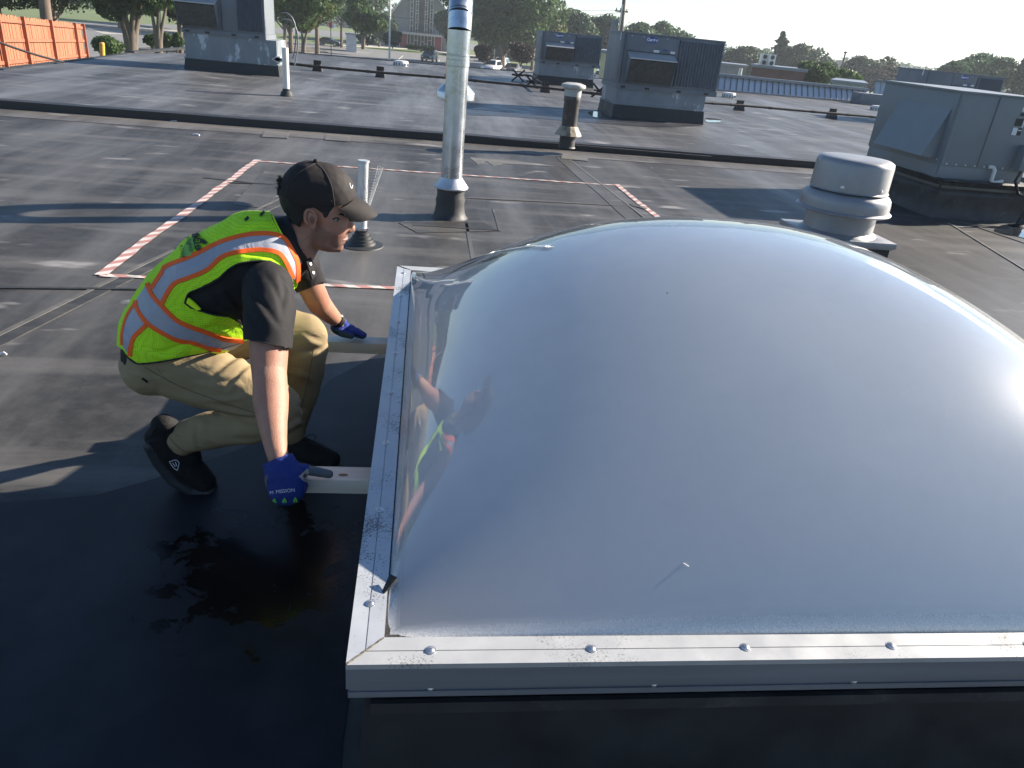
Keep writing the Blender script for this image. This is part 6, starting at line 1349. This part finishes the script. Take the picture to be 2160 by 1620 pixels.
# eyes, brows, lips, ears
for sgn in (-1, 1):
    v_ = MIDV + sgn * 0.040; P = S(722, 463, v_); Pn = bv_b.find_nearest(P + Vector((0, sgn * 0.05, 0)))[0]
    ex_ = Vector((0.5, sgn * 0.85, -0.05)).normalized(); c = Pn - ex_ * 0.008
    k = MB(); k.lathe(c, [(0.0105 * math.sin(t), 0.0105 * math.cos(t)) for t in np.linspace(0, math.pi, 10)], 14, ex_.to_track_quat('Z', 'Y').to_matrix()); e_ = k.build('eye', M['eye_w'], bo, smooth=True)
    g_ = Vector((0.95, sgn * 0.25, -0.12)).normalized(); k = MB(); k.lathe(c, [(0.0068, 0.0088), (0.0050, 0.0102), (0, 0.0112)], 12, g_.to_track_quat('Z', 'Y').to_matrix()); k.build('iris', M['iris'], e_, smooth=True)
    lids = [bv_b.find_nearest(c + ex_ * 0.012 + Vector((dx * 0.012, 0, 0.006 * math.cos(dx * 1.4))))[0] + ex_ * 0.001 for dx in np.linspace(-1, 1, 7)]
    k = MB(); k.tube(lids, 0.0018, 6); k.build('eyelid', M['hair'], bo, smooth=True)
    br = [S(713 + 3.2 * i, 452 - 1.4 * math.sin(i * 0.55), MIDV + sgn * (0.052 - 0.005 * i)) for i in range(6)]; br = [bv_b.find_nearest(p)[0] for p in br]
    k = MB(); k.tube(br, [0.0015, 0.003, 0.0032, 0.003, 0.0025, 0.001], 6); k.build('eyebrow', M['hair'], bo, smooth=True)
    # ear
    ec = S(655, 462, MIDV + sgn * 0.074); ec.y = (bv_b.find_nearest(ec)[0]).y + sgn * 0.002; u_ = rm(ec, 1)
    k = MB(); pts = []
    for i in range(17):
        a = math.radians(250 - 280 * i / 16); px_ = 11 * math.cos(a) * (1 if math.sin(a) > -0.3 else 0.75) + (2 * math.sin(a)); pz_ = 20 * math.sin(a); pts.append(ec + Vector((-px_ * u_, sgn * (0.010 + 0.004 * math.cos(a)), pz_ * u_)))
    k.tube(pts, [0.0028 + 0.0018 * math.sin(math.pi * i / 16) for i in range(17)], 8); k.build('ear_helix', SKIN, bo, smooth=True)
    k = MB(); q_ = Matrix.Diagonal((10.5 * u_, 0.007, 19 * u_)); k.v = [tuple(q_ @ Vector(v) + ec + Vector((0, sgn * 0.004, 0))) for v in ICO_V]; k.f = [tuple(f) for f in ICO_F]; ea = k.build('ear', SKIN, bo, smooth=True)
    k = MB(); q_ = Matrix.Diagonal((4.2 * u_, 0.003, 7.5 * u_)); k.v = [tuple(q_ @ Vector(v) + ec + Vector((3 * u_, sgn * 0.0105, -1 * u_))) for v in ICO_V]; k.f = [tuple(f) for f in ICO_F]; k.build('ear_canal', mat('ear_shadow_skin', (0.17, 0.07, 0.05), 0.6), ea, smooth=True)
    k = MB(); q_ = Matrix.Diagonal((4 * u_, 0.005, 5 * u_)); k.v = [tuple(q_ @ Vector(v) + ec + Vector((4 * u_, sgn * 0.008, -17 * u_))) for v in ICO_V]; k.f = [tuple(f) for f in ICO_F]; k.build('ear_lobe', SKIN, ea, smooth=True)
for nm, y_, r_ in (('upper_lip', 502.5, 0.0035), ('lower_lip', 507.0, 0.0042)):
    pts = []
    for i in range(9):
        t = -1 + i / 4; p = S(734 - 13 * t * t, y_ + 2 * t * t * (1 if nm == 'upper_lip' else -1), MIDV + t * 0.022); pts.append(bv_b.find_nearest(p)[0])
    k = MB(); k.tube(pts, [r_ * (0.35 + 0.65 * math.sin(math.pi * i / 8)) for i in range(9)], 8); k.build(nm, M['lip'], bo, smooth=True)

# hair under the cap
hair = blob('hair', [[(652, 415, 62, MIDV, .0785), (676, 417, 60, MIDV, .0765), (690, 440, 42, MIDV, .069)], [(648, 440, 42, MIDV, .071), (640, 462, 26, MIDV, .066)]], 0.004, 2)
tr = lambda c: True
cut(hair, [([(560, 395), (760, 400), (712, 430), (699, 446), (694, 458), (684, 464), (676, 448), (660, 440), (646, 446), (640, 466), (634, 482), (614, 472), (590, 446)], tr)], keep=True); link('hair', hair, M['hair'], man, man)
k = MB()
for i in range(420):
    p = S(594 + random.gauss(0, 2.5), random.uniform(374, 412), MIDV + random.gauss(0, .022)); d = Vector((-random.uniform(0.2, 1), random.gauss(0, .6), random.gauss(0, .6))).normalized() * 0.013
    k.quad(p, p + d * 0.5 + Vector((0, 0, 0.001)), p + d, p + d * 0.5 - Vector((0, 0.001, 0.001)))
tuft = k.build('hair_tuft', M['hair'], man); tag(tuft, kind='stuff')

# cap
capm = blob('cap', [[(660, 408, 68, MIDV, .086), (684, 410, 66, MIDV, .083)]], 0.004, 4)
cut(capm, [([(560, 408), (596, 424), (615, 432), (640, 438), (703, 438), (730, 433), (756, 418), (800, 400), (800, 560), (560, 560)], tr)])
bv_c = bvh_of(capm); cp_o = link('cap', capm, M['cap'], man, man)
R0 = S(750, 412, MIDV); Fv = S(797, 449, MIDV) - R0; k = MB(); nu, nt_ = 21, 9
for lay in (0, 1):
    for j in range(nt_):
        for i in range(nu):
            u = -1 + 2 * i / (nu - 1); t = j / (nt_ - 1)
            root_ = R0 + Vector((-0.062 * (1 - math.sqrt(max(0, 1 - (0.94 * u) ** 2))), u * 0.080, -0.004)) + Vector((0, 0, -0.022 * u * u))
            q_ = root_ + Fv * t * (0.25 + 0.75 * math.sqrt(max(0, 1 - (0.97 * u) ** 2))) + Vector((0, -u * 0.010 * t, -0.014 * u * u * t + 0.006 * math.sin(t * math.pi))) 
            k.v.append(tuple(q_ + Vector((0, 0, -0.003 * lay))))
NN = nu * nt_
for j in range(nt_ - 1):
    for i in range(nu - 1): a = j * nu + i; k.f.append((a, a + 1, a + nu + 1, a + nu)); k.f.append((NN + a, NN + a + nu, NN + a + nu + 1, NN + a + 1))
bd = [i for i in range(nu)] + [j * nu + nu - 1 for j in range(1, nt_)] + [(nt_ - 1) * nu + i for i in range(nu - 2, -1, -1)] + [j * nu for j in range(nt_ - 2, 0, -1)]
for a, b_ in zip(bd, bd[1:] + bd[:1]): k.f.append((a, NN + a, NN + b_, b_))
k.build('cap_brim', M['cap'], cp_o, smooth=True)
k = MB(); P, N = hit(bv_c, 666, 342); k.v = [tuple(Vector(v) * 0.008 + P + N * 0.002) for v in ICO_V]; k.f = [tuple(f) for f in ICO_F]; k.build('cap_button', M['cap'], cp_o, smooth=True)
M['seamc'] = mat('cap_seam', (0.04, 0.033, 0.03), 0.8)
skin_tube('cap_seam', bv_c, [(667, 345), (685, 362), (700, 395), (706, 436)], 0.0012, M['seamc'], cp_o, man, off=0.0005)
skin_tube('cap_seam', bv_c, [(665, 345), (630, 365), (607, 395), (602, 425)], 0.0010, M['seamc'], cp_o, man, off=0.0003)
skin_tube('cap_logo', bv_c, [(737, 386), (738, 394), (741, 397), (743, 391)], 0.0016, M['white_ink'], cp_o, man, n=12, off=0.001)

# trousers with folds
CREAS = [([(520, 745), (480, 765), (440, 800)], 7, .010), ([(530, 765), (500, 790), (470, 828)], 6, .009), ([(515, 800), (470, 805), (400, 800)], 6, .006), ([(535, 815), (490, 832), (420, 838)], 6, .006),
      ([(540, 870), (490, 862), (430, 850)], 6, .008), ([(600, 880), (560, 884), (500, 878), (440, 868)], 5, .010), ([(420, 885), (412, 915), (420, 945)], 6, .007), ([(400, 885), (385, 915), (392, 940)], 5, .006), ([(450, 880), (440, 905), (452, 930)], 7, .005), ([(362, 905), (372, 930), (392, 950)], 5, .006),
      ([(480, 925), (530, 925), (580, 915)], 6, .005), ([(600, 905), (615, 890), (632, 880)], 5, .006), ([(345, 790), (400, 830), (460, 850)], 8, .005), ([(300, 790), (330, 790), (360, 780)], 7, .005),
      ([(640, 700), (665, 715), (688, 720)], 6, .006), ([(640, 745), (665, 740), (686, 738)], 5, .006), ([(630, 780), (655, 790), (672, 795)], 6, .005), ([(625, 850), (640, 862), (655, 866)], 6, .006), ([(625, 880), (640, 888), (648, 892)], 5, .006), ([(560, 760), (580, 740), (610, 715)], 6, .006)]
CRS = [(np.array([tuple(q) for q in resample(pl, 24)]), w_, a_) for pl, w_, a_ in CREAS]
def crease(p, CRS):
    x, y = proj(p); d = 0.0
    for P_, w_, a_ in CRS:
        dd = np.hypot(P_[:, 0] - x, P_[:, 1] - y); j = int(dd.argmin()); m_ = dd[j]
        if m_ < 4 * w_:
            e = math.sin(math.pi * (j + 1) / 25); below = 1 if y > P_[j, 1] else -1
            d += a_ * e * (-math.exp(-(m_ / (w_ * 0.75)) ** 2) + 0.65 * math.exp(-((m_ - below * w_ * 1.4) / w_) ** 2) * (1 if below > 0 else 0.3))
    return d
CRSH = [(np.array([tuple(q) for q in resample(pl, 24)]), w_, a_) for pl, w_, a_ in [([(590, 575), (600, 610), (596, 650)], 8, .004), ([(520, 600), (560, 650), (590, 690)], 8, .005), ([(500, 630), (530, 670), (560, 705)], 7, .005), ([(560, 580), (585, 620), (600, 670)], 8, .003), ([(470, 600), (500, 640), (515, 680)], 8, .008), ([(440, 615), (470, 640), (500, 655)], 7, .006)]]
# shirt
SLN = [(566, 606, 54, 2.12), (568, 650, 55, 2.07), (567, 690, 52, 2.02), (566, 740, 50, 1.98)]
SLF = [(628, 556, 44, 2.46), (645, 583, 36, 2.53), (660, 608, 31, 2.57)]
shirt = blob('shirt', [shrink(TOR, 9, .012), SLN, SLF, [(598, 520, 50, MIDV, .11), (604, 500, 42, MIDV, .085)]], 0.0048, 4,
             disp=lambda p, n_: crease(p, CRSH) + 0.003 * noise.noise(p * 14) + 0.002 * noise.noise(Vector((p.x * 30, p.y * 30, p.z * 12))))
cut(shirt, [([(500, 722), (522, 719), (566, 728), (613, 738), (640, 736), (640, 800), (500, 800)], lambda c: c.y < 2.12), ([(622, 622), (640, 614), (679, 598), (720, 600), (700, 680), (640, 680)], lambda c: c.y > 2.45)])
bv_s = bvh_of(shirt); sh_o = link('shirt', shirt, M['shirt'], man, man)
skin_tube('sleeve_hem', bv_s, [(522, 716), (566, 725), (612, 735)], 0.0016, M['binding'], sh_o, man, off=0.001)
collar = blob('collar', [[(x, y, r + 6, v, l + .010) for x, y, r, v, l in NECK]], 0.004, 3)
cut(collar, [([(560, 420), (604, 436), (613, 466), (626, 500), (640, 530), (655, 552), (672, 565), (664, 590), (560, 600)], tr)], keep=True); link('collar', collar, M['shirt'], sh_o, man)
k = MB(); a = S(650, 548, 2.27); b_ = S(662, 585, 2.28); k.bar(a, b_, 0.028, 0.006, Vector((1, -0.5, 0.3))); pk = k.build('placket', M['shirt'], sh_o)
for t in (0.25, 0.75): k = MB(); k.lathe(a.lerp(b_, t) + Vector((0.003, -0.004, 0.002)), [(0.005, 0), (0.005, 0.002), (0, 0.003)], 12, Vector((1, -0.7, 0.5)).to_track_quat('Z', 'Y').to_matrix()); k.build('button', M['white_ink'], pk, smooth=True)

# vest
CRV = [(np.array([tuple(q) for q in resample(pl, 24)]), w_, a_) for pl, w_, a_ in [([(395, 735), (430, 728), (470, 728)], 6, .007), ([(420, 700), (450, 690), (485, 690)], 6, .006), ([(330, 745), (370, 735), (420, 712)], 7, .006), ([(300, 730), (340, 745), (390, 742)], 6, .005), ([(515, 535), (560, 540), (590, 552)], 5, .006), ([(450, 560), (455, 530), (448, 500)], 5, .005), ([(270, 690), (280, 720), (300, 745)], 6, .005), ([(380, 560), (430, 540), (480, 480)], 9, .005), ([(500, 500), (540, 480), (575, 480)], 8, .005), ([(430, 680), (400, 662), (360, 640)], 7, .005)]]
def vdisp(p, n_): return crease(p, CRV) + 0.004 * noise.noise(p * 9) + 0.003 * noise.noise(Vector((p.x * 22, p.y * 22, p.z * 22)))
BEL = [(425, 672, 90, MIDV, .18), (470, 650, 84, MIDV, .17), (490, 636, 76, MIDV, .16)]
vest = blob('vest', [TOR, BEL], 0.0042, 6, disp=vdisp)
ARMHOLE = [(390, 639), (397, 620), (413, 612), (441, 600), (463, 587), (480, 570), (502, 557), (536, 551), (569, 552), (591, 564), (610, 592), (619, 614), (616, 650), (606, 700), (545, 702), (515, 688), (486, 668), (452, 664), (424, 656), (402, 648)]
NECKH = [(560, 420), (570, 440), (578, 464), (593, 492), (613, 522), (630, 550), (636, 575), (624, 616), (640, 592), (655, 562), (662, 534), (662, 500), (640, 440), (600, 400)]
HEM = [(200, 700), (256, 738), (270, 755), (290, 768), (330, 766), (400, 752), (460, 738), (522, 718), (560, 716), (640, 716), (640, 950), (200, 950)]
bv_v = bvh_of(vest)
cut(vest, [(ARMHOLE, lambda c: c.y < MIDV), (NECKH, tr), (HEM, tr)])
vs_o = link('vest', vest, M['vest'], man, man)
skin_tube('armhole_binding', bv_v, ARMHOLE[:12], 0.0028, M['binding'], vs_o, man, 70); skin_tube('armhole_binding', bv_v, [ARMHOLE[0]] + ARMHOLE[:15:-1], 0.0028, M['binding'], vs_o, man, 30)
skin_tube('hem_binding', bv_v, [(258, 738), (272, 756), (291, 767), (330, 764), (400, 751), (460, 737), (515, 720)], 0.0030, M['binding'], vs_o, man, 60)
skin_tube('neck_binding', bv_v, [(572, 444), (580, 466), (594, 493), (612, 521), (627, 548), (633, 574), (624, 606)], 0.0026, M['lime_solid'], vs_o, man, 40)
O1 = [(320, 609), (342, 576), (352, 562), (408, 539), (458, 514), (497, 501), (536, 494), (572, 494), (597, 502), (614, 526), (627, 556), (628, 596)]
I1 = [(341, 642), (366, 601), (397, 587), (436, 570), (469, 542), (502, 532), (544, 527), (577, 530), (594, 539), (606, 559), (618, 586)]
O2 = [(311, 598), (322, 623), (341, 644), (352, 656), (374, 676), (402, 689), (436, 701), (474, 715), (513, 719)]
I2 = [(287, 634), (291, 653), (311, 681), (341, 701), (374, 717), (408, 723), (438, 734), (466, 738)]
L3 = [(285, 640), (268, 668), (259, 700), (258, 728)]; R3 = [(309, 686), (283, 712), (276, 735), (275, 752)]
def sil(nm, A, B): return ribbon(nm, bv_v, A, B, M['silver'], vs_o, man, 0.0020, 90, 9)
Aa = resample(O1, 60); Bb = resample(I1, 60)
sil('reflective_band', O1, I1); sil('reflective_band', O2, I2 + [(490, 737), (513, 722)]); sil('reflective_band', L3, R3)
for pl in (O1, I1, O2, I2, R3, L3): stripe('orange_border', bv_v, pl, 4.3 if pl is not L3 else 2.5, M['orange_tr'], vs_o, man, 0.0034, 80)
# solid lime panels: shoulder facing and lower edge
ribbon('solid_panel', bv_v, [(596, 512), (612, 540), (620, 570), (616, 600)], [(606, 560), (613, 585), (617, 606), (614, 640)], M['lime_solid'], vs_o, man, 0.001, 30, 5)
ribbon('solid_panel', bv_v, [(404, 730), (440, 742), (470, 746), (500, 728)], [(400, 749), (440, 742), (470, 735), (513, 720)], M['lime_solid'], vs_o, man, 0.001, 30, 4)
ribbon('side_strap', bv_v, [(398, 628), (410, 638), (424, 652)], [(394, 638), (404, 646), (416, 654)], M['lime_solid'], vs_o, man, 0.004, 12, 4)
# mic-tab loops at the shoulder
stripe('shoulder_tab', bv_v, [(549, 456), (557, 447)], 2.2, M['binding'], vs_o, man, 0.004, 6); stripe('shoulder_tab', bv_v, [(517, 466), (524, 459)], 2.0, M['binding'], vs_o, man, 0.004, 6)
# printing on the back
M['print'] = mat('dark_print', (0.015, 0.035, 0.015), 0.8); M['print2'] = mat('translucent_print_panel', (0.20, 0.42, 0.08), 0.8)
ribbon('print_panel', bv_v, [(394, 512), (388, 526), (381, 544)], [(412, 498), (411, 518), (404, 540)], M['print2'], vs_o, man, 0.0035, 26, 14)
text_on('lettering', bv_v, 'acle', 419, 511, 26, R(76), M['print'], vs_o, man, off=0.0065, bold=0.03, sx=0.95); text_on('lettering', bv_v, 'ylights', 403, 517, 13, R(76), M['print'], vs_o, man, off=0.0065)
text_on('lettering', bv_v, 'ROOF', 387, 533, 10, R(80), M['print'], vs_o, man, off=0.0065)

def tdisp(p, n_):
    d = 0.006 * noise.noise(Vector((p.x * 7 + 3, p.y * 7, p.z * 16))) + 0.0035 * noise.noise(Vector((p.x * 16, p.y * 16, p.z * 30)))
    return d + crease(p, CRS)
PEL = [(348, 748, 80, MIDV, .175), (330, 760, 66, MIDV, .165)]
tro = blob('trousers', [PEL, THN, CAN, THF, CAF, [(352, 715, 84, MIDV, .165), (348, 748, 80, MIDV, .175)], [(398, 920, 37, 2.26, .052), (388, 926, 36, 2.262, .052)], [(612, 900, 35, 2.49, .052), (610, 908, 35, 2.49, .052)]], 0.006, 3, disp=tdisp)
bv_t = bvh_of(tro); tr_o = link('trousers', tro, M['khaki'], man, man)
M['stitch'] = mat('khaki_seam', (0.12, 0.085, 0.045), 0.85)
skin_tube('seam', bv_t, [(305, 775), (380, 815), (460, 845), (540, 872), (600, 890)], 0.0014, M['stitch'], tr_o, man)
skin_tube('seam', bv_t, [(330, 775), (350, 800), (372, 812)], 0.0008, M['stitch'], tr_o, man); skin_tube('hem', bv_t, [(352, 912), (366, 934), (390, 952), (420, 958)], 0.0012, M['stitch'], tr_o, man)
skin_tube('seam', bv_t, [(662, 735), (652, 790), (636, 860)], 0.0012, M['stitch'], tr_o, man)
stripe('pocket_button', bv_t, [(300, 798), (312, 806)], 2.5, M['binding'], tr_o, man, 0.001, 6)

# gloves
gl1 = blob('glove', [[(580, 962, 26, 1.742, .032), (588, 974, 34, 1.738, .036), (596, 992, 37, 1.728, .034), (600, 1012, 42, 1.718, .032), (603, 1032, 39, 1.712, .030)]], 0.0032, 3,
           [e for f_ in fing_n for e in cap3(f_, [0.0125, 0.0122, 0.0112, 0.0100])] + cap3(th_n[:2] + [th_n[1].lerp(th_n[2], 0.25)], [0.018, 0.0165, 0.015]), disp=lambda p, n_: 0.0018 * noise.noise(p * 45))
cut(gl1, [([(530, 900), (530, 982), (553, 978), (580, 966), (613, 954), (640, 940), (640, 900)], tr)])
bv_g = bvh_of(gl1); g_o = link('glove', gl1, M['glove_b'], man, man)
tg = blob('thumb', [], 0.003, 2, cap3([th_n[1].lerp(th_n[2], 0.1), th_n[2], th_n[3]], [0.0145, 0.0135, 0.0120])); link('thumb', tg, M['glove_g'], g_o, man)
skin_tube('cuff_binding', bv_g, [(554, 979), (580, 968), (612, 956)], 0.003, M['binding'], g_o, man, 24)
ribbon('palm_edge', bv_g, [(561, 1002), (558, 1022), (562, 1045)], [(566, 1002), (563, 1022), (567, 1046)], M['glove_g'], g_o, man, 0.0012, 14, 3)
ribbon('thumb_web', bv_g, [(630, 1005), (640, 996), (648, 988)], [(640, 1015), (646, 1006), (652, 997)], mat('pale_glove_web', (0.36, 0.33, 0.28), 0.8), g_o, man, 0.0015, 12, 4)
text_on('lettering', bv_g, 'MISSION', 602, 1035, 10.5, R(-6), M['white_ink'], g_o, man, off=0.0022, bold=0.0)
text_on('lettering', bv_g, 'M', 574, 1038.5, 9.5, R(-6), M['white_ink'], g_o, man, off=0.0022, bold=0.0, sx=1.1)
M['green_tab'] = mat('green_rubber_tab', (0.16, 0.55, 0.08), 0.6)
for x in (579, 600, 623): stripe('green_tab', bv_g, [(x - 3, 1060 - (x - 579) * 0.05), (x, 1053 - (x - 579) * 0.05), (x + 3, 1060 - (x - 579) * 0.05)], 2.2, M['green_tab'], g_o, man, 0.0028, 10)
gl2 = blob('glove', [[(716, 682, 17, 2.73, .024), (712, 690, 15, 2.725, .030), (724, 695, 16, 2.745, .036), (738, 699, 14, 2.76, .042)]], 0.0032, 3, [e for f_ in fing_f for e in cap3(f_, [0.012, 0.0115, 0.010])] + cap3(th_f, [0.014, 0.013, 0.0115]))
bv_g2 = bvh_of(gl2); g2_o = link('glove', gl2, M['glove_b'], man, man)
ribbon('palm_side', bv_g2, [(692, 686), (712, 697), (742, 706), (768, 711)], [(696, 697), (715, 707), (742, 713), (768, 715)], mat('teal_black_palm', (0.012, 0.045, 0.055), 0.7), g2_o, man, 0.0015, 24, 3)
# watch
k = MB(); c = S(711, 676, 2.722); ax = (S(716, 684, 2.73) - S(700, 667, 2.70)).normalized(); q_ = ax.to_track_quat('Z', 'Y').to_matrix(); k.lathe(c, [(0.028, -0.011), (0.031, -0.009), (0.031, 0.009), (0.028, 0.011)], 24, q_); wt = k.build('watch', M['black'], man, smooth=True)
k = MB(); k.lathe(c + Vector((0.014, -0.006, 0.024)), [(0.013, 0), (0.013, 0.004), (0.010, 0.006), (0, 0.006)], 18, Vector((0.6, -0.25, 0.75)).to_track_quat('Z', 'Y').to_matrix()); k.build('watch_case', M['black'], wt, smooth=True)

# shoes
def shoe(up, sole, lab, logo=None, laces=None):
    m_ = blob('shoe', up, 0.0045, 3, disp=lambda p, n_: 0.002 * noise.noise(p * 30)); bv = bvh_of(m_); o = link('shoe', m_, M['shoe'], man, man)
    s_ = blob('sole', sole, 0.0045, 2); link('sole', s_, M['sole'], o, man); return o, bv
s1, bs1 = shoe([[(346, 898, 27, 2.262, .036), (352, 905, 30, 2.265, .036), (340, 925, 34, 2.265, .037), (362, 955, 37, 2.275, .042), (398, 990, 34, 2.285, .048), (434, 1017, 22, 2.285, .044)], [(370, 925, 36, 2.265, .036), (395, 965, 30, 2.28, .038)]],
               [[(320, 936, 17, 2.265, .036), (340, 968, 20, 2.275, .040), (372, 1004, 19, 2.285, .050), (410, 1026, 14, 2.29, .052), (446, 1030, 12, 2.285, .042)]], '')
for pl in ([(357, 974), (371, 970), (378, 976)], [(358, 975), (366, 986), (374, 992)], [(378, 976), (376, 985), (374, 992)], [(364, 976), (370, 984)], [(370, 974), (373, 983)]): skin_tube('logo', bs1, pl, 0.0012, M['white_ink'], s1, man, 14, off=0.001)
skin_tube('collar_binding', bs1, [(330, 898), (322, 915), (312, 925)], 0.003, M['shoe'], s1, man, 12)
s2, bs2 = shoe([[(600, 915, 32, 2.49, .038), (606, 935, 30, 2.49, .040), (640, 948, 27, 2.48, .046), (676, 962, 23, 2.47, .050), (702, 970, 16, 2.46, .040)]],
               [[(590, 952, 14, 2.49, .040), (630, 966, 13, 2.485, .046), (672, 976, 12, 2.475, .052), (706, 980, 10, 2.46, .044)]], '')
for i in range(4): skin_tube('lace', bs2, [(636 + i * 12, 928 + i * 7), (646 + i * 11, 926 + i * 8)], 0.0022, M['binding'], s2, man, 8, off=0.001)
P, N = hit(bs2, 642, 926); k = MB(); k.tube([P + Vector((0.022 * (1 - math.cos(t)) , -0.008, 0.016 * math.sin(t) + 0.012 * (1 - math.cos(t)) * 0.6)) for t in np.linspace(0, 2 * math.pi, 18)], 0.0016, 6); k.v = [tuple(Vector(v) - man.location) for v in k.v]; o = k.build('lace', M['binding'], None, smooth=True); o.location = (0, 0, 0); o.parent = s2

#@@END
